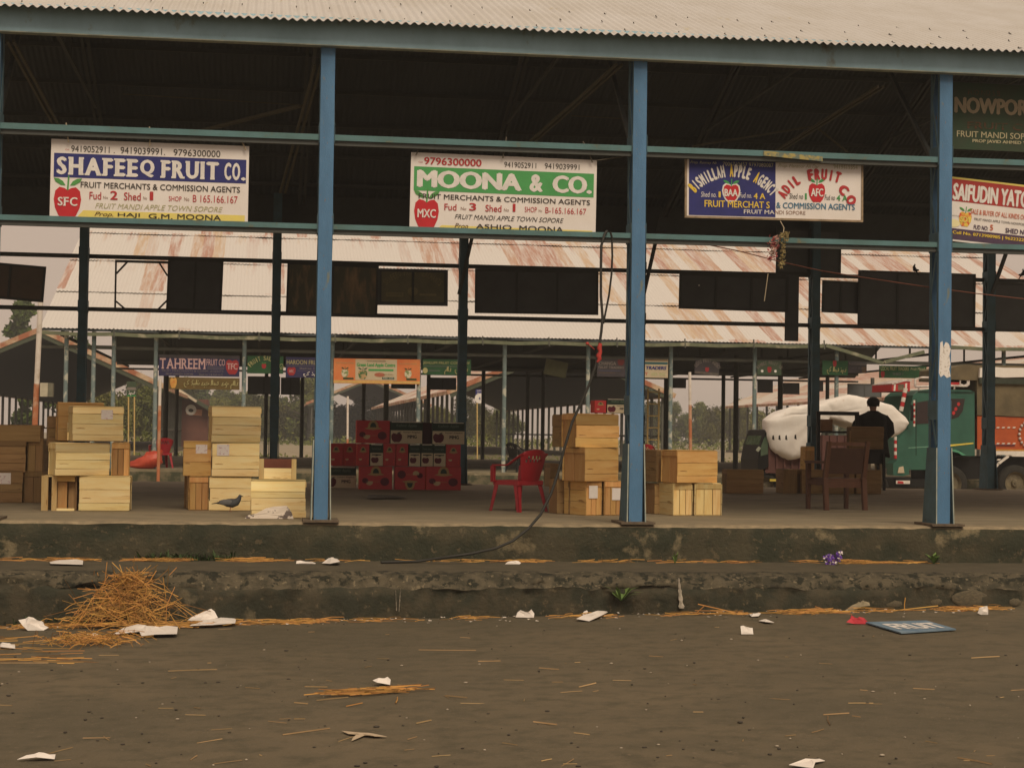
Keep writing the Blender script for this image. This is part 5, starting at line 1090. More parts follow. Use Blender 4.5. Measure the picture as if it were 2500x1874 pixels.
tunnel('long rusty-edged gable shed beside the white and rust pole', (98, 803), 87, 178, 7.3, 3.25, 26)
tunnel('long gable shed at the middle with pale roof slope and a row of dark posts', (1374, 842), 87, 168, 7.0, 2.95, 26)
tunnel('far gable shed framed below the orange banner', (902, 922), 190, 280, 7.3, 3.1, 16)
tunnel('rust-roofed shed whose long slope shows above the covered pickup', (2445+293, 846), 87, 160, 7.2, 3.0, 22)
# small brown kiosk with a round-emblem board, far left of centre
P = onY(432, 1075, 120); Q = onY(508, 975, 120)
ks = thing('kiosk', 'small red-brown kiosk under a sloping green roof beyond the pale crates', 'kiosk', (P.x, 120, ZL)); M_KW = mat('red_brown_wall', (.16, .07, .05), (.12, .05, .04), sc=1)
MB().box(P.x, Q.x, 120, 124, ZL, Q.z).build('wall', M_KW, ks, world=True)
A, B = onY(425, 942, 119), onY(525, 1000, 119); b = MB(); b.prism([A, B, B-Vector((0, 0, .35)), A-Vector((0, 0, .35))], (0, 6, 0)); b.build('roof', M_GE, ks, world=True)
b = MB(); A2, B2 = onY(437, 952, 118.9), onY(480, 980, 118.9); b.bar(A2, B2, .2, .2); b.build('roof_edge', flat('pale_roof_edge', (.6, .52, .4)), ks, world=True)
S = Sign('shop_sign', 'peach board with a white round emblem on the brown kiosk', (456, 996), (494, 1000), (456, 1011), 119.9, flat('peach_board', (.55, .27, .17)), group=None); S.disc(.28, .2, .42, .42, M_WLT, 'round_emblem'); S.disc(.28, .3, .2, .14, M_INK, 'round_emblem', l=2); S.done()

# ------------------------------------------------------------------ trees
M_LF = [mat('leaves_%s' % n, c, c2, sc=.9, rough=.8, isl=.45) for n, c, c2 in (('olive', (.13, .145, .025), (.075, .095, .015)), ('green', (.085, .125, .02), (.05, .08, .012)), ('yellowish', (.17, .165, .035), (.10, .11, .02)))]
M_TRK = flat('tree_bark', (.10, .08, .055))
def tree_proto(name, seed, h, w, m, col=False, nleaf=4200):
    r = random.Random(seed); o = thing(name, 'tree', 'tree', (0, 0, 0))
    b = MB(); b.tube([(0, 0, 0), (.05, .03, h*.3), (-.04, .05, h*.62)], [.16, .12, .05], 7)
    lim = []
    for k in range(7):
        z = h*r.uniform(.25, .6); a = r.uniform(0, 6.28); L = w*r.uniform(.3, .5); e = (L*math.cos(a), L*math.sin(a), z+h*.18); b.tube([(0, .03, z), (e[0]*.5, e[1]*.5, z+h*.07), e], [.07, .05, .02], 5); lim.append(e)
    b.build('trunk', M_TRK, o)
    b = MB(); cl_ = []
    for k in range(24 if not col else 18):
        t = r.random(); a = r.uniform(0, 6.28)
        rad = (w*.5*math.sqrt(r.random())*(math.sin(math.pi*min(1, .15+t*.85)) if not col else (.8 if t < .85 else .4))); cl_.append((rad*math.cos(a), rad*math.sin(a), h*(.12+.84*t), w*r.uniform(.14, .26)))
    for k in range(nleaf):
        cx, cy, cz, cr = r.choice(cl_); d = Vector((r.gauss(0, 1), r.gauss(0, 1), r.gauss(0, .8))); d = d.normalized()*cr*r.random()**.4
        p_ = Vector((cx, cy, cz))+d; s_ = h*r.uniform(.018, .042); u_ = Vector((r.gauss(0, 1), r.gauss(0, 1), r.gauss(0, 1))).normalized(); v_ = u_.orthogonal().normalized()
        b.poly([p_+u_*s_, p_+v_*s_*.6, p_-u_*s_, p_-v_*s_*.6])
    b.build('crown', m, o); return o
tp = []
tg = 'trees beyond the market sheds'
P = onY(60, 832, 150); T = onY(60, 733, 150)
t0 = tree_proto('poplar_tree', 3, T.z-ZL, 2.9, M_LF[1], True, 2600); t0.location = (P.x-.1, 150, ZL); t0['label'] = 'tall dense green tree rising behind the ridge of the rusty-edged gable shed'
P = onY(186, 850, 165); t1 = tree_proto('broadleaf_tree', 5, onY(186, 832, 165).z-ZL, 5.5, M_LF[1], False, 2600); t1.location = (P.x, 165, ZL); t1['label'] = 'leafy tree glimpsed between the second shed posts and the rusty gable edge'
protos = [tree_proto('broadleaf_tree', 11, 8, 7, M_LF[0]), tree_proto('broadleaf_tree', 12, 7, 6.5, M_LF[1]), tree_proto('broadleaf_tree', 13, 6.5, 6.5, M_LF[2])]
lab = ['olive broadleaf tree in the tree line seen beneath the shed roofs', 'darker green tree in the tree line seen beneath the shed roofs', 'yellowish green tree in the tree line seen beneath the shed roofs']
r = random.Random(21); used = set(); k = 0
for px in list(range(225, 800, 15))+list(range(800, 1260, 22))+list(range(1560, 2330, 28)):
    Yt = r.uniform(205, 285); kk = r.choice((0, 1, 2)); P = onY(px+r.uniform(-8, 8), 1000, Yt)
    o = protos[kk] if kk not in used else dup(protos[kk]); used.add(kk)
    sc_ = r.uniform(.72, 1.12)*(1.0 if px < 800 else .8); o.location = (P.x, Yt, ZL); o.rotation_euler = (0, 0, r.uniform(0, 6.28)); o.scale = (sc_, sc_, sc_*r.uniform(.9, 1.15)); o['label'] = lab[kk]; o['group'] = tg
for kk in range(3):
    if kk not in used: protos[kk].location = (20+kk*9, 300, ZL); protos[kk]['label'] = lab[kk]
# scrub along the foot of the far sheds
b = MB(); r = random.Random(5)
for k in range(5200):
    px = r.uniform(120, 2300); Yt = r.uniform(66, 84) if r.random() < .35 else r.uniform(180, 200); P = onY(px, 1040, Yt); h_ = r.uniform(.1, .5)*(1 if Yt < 100 else 3)
    p_ = Vector((P.x, Yt, ZL+h_*r.random())); s_ = .10*(1 if Yt < 100 else 2.6); u_ = Vector((r.gauss(0, 1), r.gauss(0, .5), r.gauss(0, 1))).normalized(); v_ = u_.orthogonal().normalized()
    b.poly([p_+u_*s_, p_+v_*s_*.5, p_-u_*s_, p_-v_*s_*.5])
o = b.build('scrub', M_LF[0]); tag(o, 'low green scrub at the foot of the far sheds', 'scrub', kind='stuff')

# ------------------------------------------------------------------ poles, ladder, small boards in the lane
M_WPL = mat('white_pole_paint', (.72, .66, .60), (.5, .42, .34), sc=3, lo=.5, hi=.7); M_RPL = mat('rusty_orange_pole', (.46, .17, .08), (.58, .40, .28), sc=1.6, lo=.5, hi=.62)
def pole(label, x0, y0, x1, y1, ysplit, Y, r_, ladder=False):
    A, B = onY(x0, y0, Y), onY(x1, y1, Y); B = Vector((B.x, Y, ZL)); f = (onY(x0, ysplit, Y).z-ZL)/(A.z-ZL); M_ = B+(A-B)*f
    o = thing('striped_pole', label, 'pole', B); b = MB(); b.tube([B, M_], r_, 10); b.build('rusty_foot', M_RPL, o, world=True); b = MB(); b.tube([M_, A], r_*.92, 10); b.build('white_shaft', M_WPL, o, world=True); return o
pole('thick white pole with a rust-orange foot standing before the rusty gable shed', 99, 738, 81, 1040, 937, 24, .072)
pole('thin white pole with an orange foot beside the red far chair', 391, 925, 388, 1075, 990, 27, .045)
pole('slim white pole with a long orange foot in the lane beside the ladder', 1684, 908, 1688, 1095, 988, 27, .045)
pole('plain pale pole seen through the first bay beside the red cartons', 849, 967, 849, 1072, 1071, 70, .06)
A, B = onY(98, 934, 23.8), onY(128, 968, 23.8); mbx = thing('meter_box', 'pale box fixed high on the white and rust pole', 'box', (A.x, 23.8, B.z)); MB().box(A.x, B.x-.12, 23.8, 23.95, B.z, A.z).build('door', flat('pale_box_door', (.55, .50, .38)), mbx, world=True); MB().box(B.x-.119, B.x, 23.82, 24.1, B.z, A.z).build('side_panel', flat('grey_box_side', (.2, .19, .14)), mbx, world=True)
M_LAD = flat('yellow_bamboo', (.55, .40, .16))
Yl = 31; A, B = onY(1590, 944, Yl), onY(1600, 1092, Yl); ld = thing('ladder', 'yellow ladder leaning upright under the second shed past the second column', 'ladder', (A.x, Yl, -.03)); w_ = .17
for s_ in (-1, 1): MB().bar((A.x+.07+s_*w_/1, Yl, A.z-.05), (A.x+.07+s_*w_, Yl, -.03), .045).build('rail', M_LAD, ld, world=True)
for k in range(7): MB().box(A.x+.07-w_+.024, A.x+.07+w_-.024, Yl-.015, Yl+.015, .22+k*.36, .255+k*.36).build('rung', M_LAD, ld, world=True)
def legged(label, x0, y0, x1, y1, yb, Y, m, fn=None):
    S = Sign('stand_sign', label, (x0, y0), (x1, y0), (x0, y1), Y, m, thick=.03); zb = S.o.location.z
    for u in (.2, .8): MB().box(u*S.W-.03, u*S.W+.03, .005, .026, ZL-zb, -S.H-.002).build('leg', M_LAD, S.o)
    if fn: fn(S)
    S.done()
def f1(S): S.rect(.05, .95, .38, .56, M_GRL, 'stripe'); urdu(S, .1, .9, .58, .98, M_WLT, [UW['frt']], .02); S.rect(.05, .95, .90, .97, M_GNL, 'stripe')
legged('small dark board with white Urdu word on yellow legs beyond the labelled crates', 309, 931, 333, 968, 1040, 62, M_DGR, f1)
def f2(S): S.disc(.5, .72, .26, .26, M_WLT, 'disc', l=1.5); S.text('4', .36, .62, .60, .84, M_NAVY, bold=.05, l=3); S.text('SHED 1', .15, .85, .06, .16, M_WLT, l=2); S.text('Fud', .25, .75, .24, .38, M_WLT, l=2)
legged('blue board with a white disc and the number 4 on two legs', 1161, 950, 1181, 981, 1080, 70, M_NAVY, f2)
plastic_chair(M_RCH, 'red plastic chair far off on the second platform beside the thin orange-footed pole', (onY(394, 1070, 30.5).x, 30.5, -.03), math.radians(200))
plastic_chair(M_RCH, 'red plastic chair far off on the second platform beside the ladder', (onY(1578, 1090, 30.5).x, 30.5, -.03), math.radians(160))
plastic_chair(M_BCH, 'black plastic chair far off on the second platform behind the red armchair', (onY(1268, 1108, 29.6).x, 29.6, -.03), math.radians(120))
# red plastic sack
P = onY(355, 1141, Y2-.3); b = MB(); b.ball((0, 0, .24), .46, 22, 14, 0, (1.05, .55, .55)); vs = []
for x, y, z in b.v:
    n_ = .10*N3(x*5, y*5, z*6)+.07*N3(x*13, y*11, z*14); k_ = 1+n_*2; tt = max(0, min(1, (x+.48)/.96)); z = max(0, z*k_*(.30+1.0*tt)+(.10*max(0, N3(x*9, y*7, 3)) if z > .4 else 0)); vs.append((x*k_, y*k_*(.4+.6*tt), z))
b.v = vs; sk_ = b.build('plastic_sack', mat('orange_red_plastic', (.52, .085, .045), (.38, .05, .03), sc=5, rough=.4)); sk_.location = (P.x, Y2-.2, -.03); tag(sk_, 'crumpled orange-red plastic sack lying on the second platform', 'sack')

# ------------------------------------------------------------------ covered pickup
M_TARP = mat('white_tarpaulin', (.82, .79, .76), (.76, .71, .66), sc=1.2, rough=.7, c3=(.42, .28, .20), sc3=2.2, lo3=.66, hi3=.74, bump=.6, bsc=2.5); M_BRB = mat('brown_ribbed_bed', (.15, .07, .06), (.11, .05, .045), sc=4); M_BLK = flat('black_metal', (.010, .010, .010), .5); M_GLS = mat('green_tinted_glass', (.10, .15, .095), (.05, .085, .05), sc=1.5, rough=.25, spec=.5); M_TYR = flat('tyre_rubber', (.03, .028, .024), .9); M_RIM = mat('dusty_rim', (.20, .165, .10), (.1, .085, .06), sc=6); M_YST = flat('yellow_stripe', (.78, .62, .10)); M_WST = flat('white_trim', (.75, .70, .64))
Yp = 22.0
def pp(x, y): return 1840+x/5.5275, 930+y/5.5275
pk = thing('pickup_truck', 'small brown cargo pickup loaded under a white tarpaulin, facing the orange pole', 'pickup', (onY(2000, 1150, Yp).x, Yp, ZL))
out_ = [(165, 640), (165, 530), (230, 475), (320, 430), (450, 370), (560, 340), (640, 325), (850, 305), (1000, 262), (1150, 212), (1280, 190), (1420, 222), (1560, 232), (1700, 282), (1850, 330), (1950, 400), (2050, 480), (2105, 560), (2060, 640), (1950, 722), (1880, 765), (1600, 690), (1400, 610), (1200, 548), (1000, 515), (870, 560), (760, 900), (640, 1045), (560, 1062), (470, 1062), (380, 1035), (290, 975), (210, 895), (175, 780)]
O = [onY(*pp(x, y), Yp) for x, y in out_]; cxm = sum(p_.x for p_ in O)/len(O); czm = sum(p_.z for p_ in O)/len(O)+.25
b = MB(); rings = ((.80, 1.5), (.93, .5), (1.0, .10), (.99, -.03), (.95, -.10), (.86, -.14), (.74, -.16), (.6, -.17), (.45, -.18), (.3, -.18), (.15, -.18)); vs = []
OO = []
for q in range(len(O)):                                        # finer outline
    for f_ in (0, .25, .5, .75): OO.append(O[q].lerp(O[(q+1) % len(O)], f_))
O = OO
for s_, dy in rings:
    for p_ in O:
        x = cxm+(p_.x-cxm)*s_; z = czm+(p_.z-czm)*s_; k_ = 1 if dy < 0 else .3
        fold = .07*abs(N3(x*1.1+z*.7, z*.5-x*.3, 3))+.05*abs(N3(x*2.6-z*1.9, z*1.2, 8))+.03*N3(x*6, z*5, 1)
        vs.append((x+.03*N3(x*4, z*4, 2), Yp+dy-k_*fold, z+.05*N3(x*3, z*3, 6)*k_))
nO = len(O); fs = [(j*nO+i, (j+1)*nO+i, (j+1)*nO+(i+1) % nO, j*nO+(i+1) % nO) for j in range(len(rings)-1) for i in range(nO)]
b.add(vs, fs, 0, True); b.add(vs[-nO:], [tuple(range(nO))[::-1]], 0, True); b.build('tarpaulin', M_TARP, pk, world=True)
b = MB()
for x, y in ((265, 765), (350, 765), (440, 765), (565, 755)):
    A = onY(*pp(x, y), Yp-.36); b.poly([A+Vector((-.025, 0, .05)), A+Vector((-.03, 0, -.04)), A+Vector((.03, 0, -.06)), A+Vector((.012, 0, .07))])
b.build('eyelet', M_BLK, pk, world=True)
A, B = onY(*pp(150, 880), Yp), onY(*pp(1250, 1225), Yp); b = MB(); b.box(A.x+.05, B.x, Yp+.05, Yp+1.6, B.z, A.z+.3, 0); x = A.x+.1
while x < B.x: b.box(x, x+.05, Yp+.01, Yp+.049, B.z, A.z+.3, 0); x += .2
b.box(A.x+.02, B.x, Yp+.0, Yp+.009, B.z-.05, B.z+.03, 0); b.build('cargo_bed', M_BRB, pk, world=True)
b = MB(); b.box(A.x, B.x, Yp+.15, Yp+1.5, ZL+.35, B.z-.051); b.build('chassis', M_BLK, pk, world=True)
A, B = onY(*pp(220, 1320), Yp-.03), onY(*pp(640, 1355), Yp-.03); MB().box(A.x, B.x, Yp-.03, Yp, B.z, A.z).build('side_guard', M_YST, pk, world=True)
cabp = [onY(*pp(x, y), Yp) for x, y in ((200, 650), (200, 1150), (60, 1240), (55, 1060), (95, 850), (140, 730), (165, 660))]
b = MB(); b.prism(cabp, (0, 1.6, 0)); b.build('cab', M_BLK, pk, world=True)
b = MB(); b.prism([onY(*pp(x, y), Yp-.015) for x, y in ((192, 740), (192, 985), (95, 1010), (98, 890), (140, 765))], (0, .014, 0)); b.build('side_window', M_GLS, pk, world=True)
b = MB(); A, B = onY(*pp(97, 860), Yp), onY(*pp(138, 738), Yp); b.poly([A+Vector((-.012, .12, 0)), A+Vector((-.012, 1.48, 0)), B+Vector((-.012, 1.45, 0)), B+Vector((-.012, .15, 0))]); b.build('windscreen', M_GLS, pk, world=True)
b = MB(); b.bar(onY(*pp(118, 700), Yp+.9), onY(*pp(190, 672), Yp-.02), .10, .05); b.build('sun_visor', M_WST, pk, world=True)
b = MB(); b.bar(onY(*pp(48, 905), Yp-.2), onY(*pp(78, 930), Yp-.2), .04, .12); b.build('wing_mirror', flat('pale_mirror', (.35, .38, .30)), pk, world=True)
def wheel(par, X, Y, Z, R, wd=.26):
    b = MB(); prof = [(R*.62, 0), (R*.9, -.01), (R*.98, .04), (R, .1), (R, wd-.1), (R*.9, wd)]; n = 28; vs = []
    for rr, yy in prof:
        for i in range(n): a = 2*math.pi*i/n; vs.append((X+rr*math.cos(a), Y+yy, Z+rr*math.sin(a)))
    b.add(vs, [(j*n+i, j*n+(i+1) % n, (j+1)*n+(i+1) % n, (j+1)*n+i) for j in range(len(prof)-1) for i in range(n)], 0, True); t_ = b.build('wheel', M_TYR, par, world=True)
    b = MB(); b.tube([(X, Y+.09, Z), (X, Y+.12, Z)], R*.63, 24); b.tube([(X, Y+.02, Z), (X, Y+.1, Z)], [R*.18, R*.22], 12); b.tube([(X, Y+.005, Z), (X, Y+.02, Z)], [R*.08, R*.1], 8)
    for i in range(24):
        a = 2*math.pi*i/24; a2 = 2*math.pi*(i+1)/24; b.poly([(X+R*.62*math.cos(a), Y+.004, Z+R*.62*math.sin(a)), (X+R*.62*math.cos(a2), Y+.004, Z+R*.62*math.sin(a2)), (X+R*.5*math.cos(a2), Y+.088, Z+R*.5*math.sin(a2)), (X+R*.5*math.cos(a), Y+.088, Z+R*.5*math.sin(a))])
    rim = b.build('rim', M_RIM, None, world=False); inv = (Matrix.Translation(par.location)).inverted(); rim.data.transform(inv); adopt(rim, t_); return t_
for px in (1870, 2140): P = onY(px, 1150, Yp); wheel(pk, P.x, Yp+.05, ZL+.36, .36)

# ------------------------------------------------------------------ green lorry with orange body
M_LG = mat('green_lorry_paint', (.03, .12, .085), (.022, .09, .065), sc=2, rough=.4, spec=.5); M_LOR = mat('orange_lorry_body', (.46, .10, .03), (.38, .075, .025), sc=3, rough=.5); M_CNV = mat('brown_canvas', (.17, .135, .08), (.11, .09, .055), sc=2.2, rough=.9, bump=.8, bsc=3); M_CHR = mat('chrome_and_white', (.70, .66, .62), (.4, .32, .3), sc=9, rough=.35); M_LRD = flat('lorry_red_paint', (.50, .035, .04), .5); M_DGL = mat('dark_cab_glass', (.025, .018, .018), (.035, .02, .02), sc=3, rough=.2, spec=.5)
Yt = 25.0
def tp_(x, y): return 2160+x/5.182, 880+y/5.182
def L(x, y, dy=0): return onY(*tp_(x, y), Yt+dy)
lo = thing('lorry', 'green lorry with orange cargo body under brown canvas parked across the lane', 'lorry', (L(700, 1500).x, Yt, ZL))
def lp(name, pts, m, dy=0, th=.03): b = MB(); P = [L(x, y, dy) for x, y in pts]; b.prism(P, (0, th, 0)); return b.build(name, m, lo, world=True)
cab_side = [(300, 1380), (285, 1000), (290, 860), (330, 560), (360, 440), (430, 385), (560, 362), (1080, 372), (1135, 400), (1140, 1205), (1010, 1205), (960, 1140), (820, 1118), (660, 1150), (600, 1260), (590, 1380)]
lp('cab', cab_side, M_LG, 0, 2.2)
lp('side_window', [(405, 530), (640, 490), (640, 790), (400, 800)], M_DGL, -.012, .01)
lp('side_window', [(700, 485), (1015, 482), (985, 640), (930, 715), (820, 745), (700, 760)], M_DGL, -.012, .01)
b = MB()
for x, y in ((935, 550), (900, 612), (872, 662)):
    c_ = L(x, y, -.016); b.poly([c_+Vector((.05*math.cos(a_), 0, .06*math.sin(a_))) for a_ in (0, 1.2, 2.4, 3.6, 4.8)][::-1])
b.build('window_sticker', M_LRD, lo, world=True)
lp('yellow_stripe', [(825, 1085), (825, 1062), (1122, 1036), (1122, 1052)], M_YST, -.012, .01); lp('waist_crease', [(300, 1108), (300, 1098), (640, 1080), (640, 1090)], flat('pale_green_crease', (.2, .4, .3)), -.01, .008)
lp('wheel_arch_trim', [(820, 1118), (900, 1126), (960, 1150), (1030, 1198), (980, 1198), (930, 1165), (860, 1148), (815, 1150)], flat('bright_green_trim', (.09, .32, .2)), -.02, .018)
lp('door_seam', [(395, 1200), (395, 480), (400, 478), (401, 1200)], M_BLK, -.011, .009); lp('door_seam', [(690, 1120), (690, 470), (695, 470), (696, 1120)], M_BLK, -.011, .009); lp('door_handle', [(590, 905), (590, 890), (650, 888), (650, 903)], M_BLK, -.03, .028); lp('roof_lip', [(420, 392), (425, 380), (1130, 392), (1132, 404)], flat('dark_green_lip', (.015, .05, .037)), -.03, .03)
lp('bumper', [(110, 1600), (110, 1490), (600, 1500), (600, 1600)], M_BLK, .05, 2.2); lp('number_plate', [(145, 1558), (145, 1515), (320, 1515), (320, 1558)], M_WST, -.06, .02); lp('plate_print', [(160, 1552), (165, 1520), (235, 1528), (240, 1555)], M_LRD, -.066, .005)
lp('front_step', [(110, 1450), (105, 1300), (150, 1260), (300, 1290), (310, 1440), (230, 1460)], M_LG, -.1, .5); lp('headlamp', [(165, 1420), (180, 1350), (235, 1335), (250, 1420)], flat('headlamp_glass', (.6, .5, .36)), -.13, .04)
lp('front_panel', [(150, 1300), (165, 1000), (250, 900), (300, 870), (300, 1290)], M_LG, -.05, 2.0)
fx = L(300, 800).x
b = MB(); A, B2_, C_, D2 = L(268, 830, .15), L(345, 470, .15), L(345, 470, 2.1), L(268, 830, 2.1); b.prism([A, B2_, C_, D2], (-.02, 0, .0)); b.build('windscreen', mat('pale_windscreen', (.32, .42, .34), (.45, .45, .38), sc=1.5, rough=.25, spec=.5), lo, world=True)
lp('visor_box', [(90, 385), (95, 290), (250, 255), (320, 250), (318, 390)], M_LRD, .2, 1.6); lp('visor_top', [(95, 288), (250, 240), (340, 232), (345, 262), (250, 262), (100, 305)], M_CHR, .18, 1.65); lp('visor_panel', [(170, 375), (172, 300), (245, 295), (245, 372)], M_RIM, .19, .01)
lp('visor_stripe', [(255, 390), (260, 290), (285, 285), (280, 385)], M_WST, .188, .01); lp('visor_stripe', [(112, 385), (118, 305), (140, 300), (134, 382)], M_WST, .188, .01)
def ringtube(name, pts, m, r_): b = MB(); P = [L(x, y, .1) for x, y in pts]; b.tube(P+[P[0]], r_, 6); return b.build(name, m, lo, world=True)
ringtube('roof_rack', [(385, 330), (385, 235), (470, 215), (1040, 220), (1062, 250), (1062, 300), (1035, 325), (830, 318)], M_CHR, .035); ringtube('rack_oval', [(950, 300), (955, 240), (1000, 225), (1045, 250), (1045, 300), (1000, 318)], M_CHR, .03); ringtube('rack_rail', [(830, 300), (830, 285), (940, 285), (940, 300)], M_LRD, .025)
b = MB(); b.tube([L(880, 365, .1), L(880, 325, .1)], .025, 6); b.tube([L(430, 390, .1), L(430, 330, .1)], .025, 6); b.build('rack_leg', M_CHR, lo, world=True)
P_, Q_ = L(372, 500, -.25), L(372, 835, -.25); b = MB()
for k in range(9): b.tube([P_+(Q_-P_)*(k/9), P_+(Q_-P_)*((k+.96)/9)], .03, 7, k % 2)
b.build('mirror_post', [M_WST, M_LRD], lo, world=True); MB().bar(L(345, 560, -.28), L(345, 760, -.28), .1, .05).build('wing_mirror', M_BLK, lo, world=True)
P_, Q_ = L(135, 960, -.15), L(135, 1240, -.15); b = MB()
for k in range(6): b.tube([P_+(Q_-P_)*(k/6), P_+(Q_-P_)*((k+.96)/6)], .04, 7, k % 2)
b.build('corner_marker', [M_WST, M_LRD], lo, world=True)
P_, Q_ = L(265, 350, -.05), L(205, 640, -.05); b = MB()
for k in range(5): b.tube([P_+(Q_-P_)*(k/5), P_+(Q_-P_)*((k+.97)/5)], .06, 7, k % 2)
b.build('tassel', [M_WST, M_LRD], lo, world=True)
lp('canvas_cover', [(820, 240), (830, 100), (960, 60), (1060, 45), (1150, 60), (1330, 60), (1900, 70), (1900, 720), (1330, 690), (1170, 690), (1165, 250)], M_CNV, .05, 2.3)
lp('folded_white_sheet', [(1200, 215), (1210, 95), (1330, 75), (1500, 90), (1900, 95), (1900, 205), (1500, 215), (1330, 200)], M_TARP, -.05, .1); lp('canvas_hem', [(1200, 290), (1200, 225), (1900, 230), (1900, 300)], flat('dark_green_hem', (.045, .055, .04)), -.03, .06)
lp('cargo_body', [(1170, 1120), (1170, 700), (1900, 720), (1900, 1125)], M_LOR, .08, 2.2)
for y in (838, 1040):
    b = MB(); x = 1345
    while x < 1640: b.prism([L(x, y+16, .06), L(x+10, y, .06), L(x+42, y, .06), L(x+32, y+16, .06)], (0, .018, 0)); x += 68
    b.build('dash_trim', M_WST, lo, world=True)
lp('dark_rail', [(1335, 1075), (1335, 1060), (1650, 1062), (1650, 1080)], flat('maroon_rail', (.16, .04, .05)), .055, .02); lp('orange_rail', [(1330, 1140), (1330, 1118), (1900, 1125), (1900, 1145)], flat('amber_rail', (.55, .28, .06)), .05, .03); lp('white_beam', [(1340, 1190), (1340, 1142), (1900, 1146), (1900, 1215), (1620, 1212), (1590, 1192)], M_WST, .045, .05)
lp('chassis', [(600, 1420), (600, 1205), (1900, 1215), (1900, 1500), (600, 1500)], M_BLK, .35, 1.6)
b = MB(); b.bar(L(1560, 1210, .0), L(1440, 1300, .0), .1, .05); b.bar(L(1440, 1300, .0), L(1365, 1395, .0), .06, .05); b.build('mudguard', M_WST, lo, world=True)
b = MB(); x = 1345
while x < 1460: b.prism([L(x, 1262, .03), L(x+18, 1242, .03), L(x+56, 1242, .03), L(x+38, 1262, .03)], (0, .02, 0)); x += 72
b.build('dash_trim', M_WST, lo, world=True)
c_ = L(1690, 930, .05); b = MB(); 
for i in range(16):
    a_ = 2*math.pi*i/16; b.ball(c_+Vector((.27+.2*math.cos(a_)*1.2, 0, .26*math.sin(a_)*1.25)), .045, 6, 4)
b.build('flower_wreath', M_CHR, lo, world=True)
for px, yy in ((2322, 1181), (2481, 1179)):
    P = onY(px, yy, Yt); R_ = min(.52, P.z-ZL); wheel(lo, P.x, Yt+.02, P.z, .5)
for k, px in enumerate((2322, 2481)): pass
# ------------------------------------------------------------------ straw, litter, weeds, cable, garland
M_STRAW = mat('straw', (.50, .27, .075), (.40, .19, .045), sc=3, rough=.8, isl=.75); M_STRAWP = mat('pale_straw', (.40, .27, .13), (.27, .18, .085), sc=3, rough=.8, isl=.4)
rs = random.Random(99)
def stem(b, P, d, ln, w=.006, bend=.0):
    d = d.normalized(); s_ = d.cross(Vector((0, 0, 1)));  s_ = s_.normalized() if s_.length > 1e-3 else Vector((1, 0, 0)); u_ = s_.cross(d).normalized()
    A = P-d*ln/2; C = P+d*ln/2; m = P+u_*bend*ln+s_*rs.uniform(-.04, .04)*ln; k = len(b.v)
    tri = [(-.5, -.4), (.5, -.4), (0, .6)]; vs = [q+s_*(x*w)+u_*(z*w) for q in (A, m, C) for x, z in tri]
    b.add(vs, [(i*3+j, i*3+(j+1) % 3, i*3+3+(j+1) % 3, i*3+3+j) for i in (0, 1) for j in range(3)])
def flatdir(sp=1.0): a = rs.gauss(0, sp); return Vector((math.cos(a), math.sin(a), rs.uniform(-.05, .08)))
HX = onG(295, 1520).x
b = MB()
for k in range(560):                                          # heap sliding off the step onto the road
    t = rs.random()**.6; w_ = .07+.62*t**1.4; u_ = max(-1.3, min(1.3, rs.gauss(0, .5))); lump = .5+1.1*N3(u_*2.2, t*4, 2)
    x = HX+.12-.10*t+u_*w_+.10*N3(t*5, 7); y = YS+.08-.52*t; hgt = max(0, (1-abs(u_)/1.3))*.13*max(.1, lump)*(.5+.5*math.sin(math.pi*min(1, t+.1)))
    z = (ZS-.05)*(1-t)**.8+(zg(x)+.015)*(1-(1-t)**.8)+hgt*rs.random()**.5
    d = Vector((rs.gauss(.2, .9), -rs.random()*.6, -.5*rs.random()+.1)) if rs.random() < .6 else Vector((rs.gauss(0, 1), rs.gauss(0, .8), rs.gauss(0, .8)))
    stem(b, Vector((x, y, max(z, zg(x)+.012))), d, rs.choice((.1, .16, .22, .3, .42, .55))*rs.uniform(.8, 1.2), rs.uniform(.004, .0068), rs.uniform(-.08, .3))
for k in range(90): u_ = rs.gauss(.1, .9); stem(b, Vector((HX+.25+u_*.55, YS-.42+rs.gauss(0, .07), zg(HX)+.02+.04*rs.random())), flatdir(.4), rs.uniform(.2, .5), .006)
for k in range(24): stem(b, Vector((HX+rs.uniform(-.30, .45), YS+rs.uniform(-.15, .2), ZS+rs.uniform(-.26, -.04))), Vector((rs.gauss(.1, .6), rs.uniform(-.3, .3), 1)), rs.uniform(.28, .5), .007, rs.uniform(-.2, .2))
o = b.build('straw_heap', M_STRAW); tag(o, 'golden heap of straw spilling off the step onto the road', 'straw')
b = MB(); C1 = onG(222, 1572)
for k in range(230): stem(b, C1+Vector((rs.gauss(0, .19), rs.gauss(0, .20), .012+.07*rs.random())), Vector((rs.gauss(.3, 1), rs.gauss(0, 1), rs.gauss(0, .25))), rs.uniform(.08, .34), .0055, rs.uniform(0, .15))
for k in range(34): P = onG(rs.uniform(-20, 190), rs.uniform(1555, 1622)); stem(b, P+Vector((0, 0, .012)), flatdir(.22), rs.uniform(.1, .5), .005)
o = b.build('straw_clump', M_STRAW); tag(o, 'loose straw clump on the road below the big straw heap', 'straw')
b = MB(); C2 = onG(908, 1693)
for k in range(95): u_ = rs.gauss(0, 1); stem(b, C2+Vector((u_*.17, u_*.05+rs.gauss(0, .05), .012+.03*rs.random())), flatdir(.35), rs.uniform(.08, .34), .006)
stem(b, onG(968, 1712)+Vector((0, 0, .015)), onG(960, 1735)-onG(972, 1698), .28, .009); stem(b, onG(865, 1722)+Vector((0, 0, .01)), Vector((.5, .6, 0)), .2, .006)
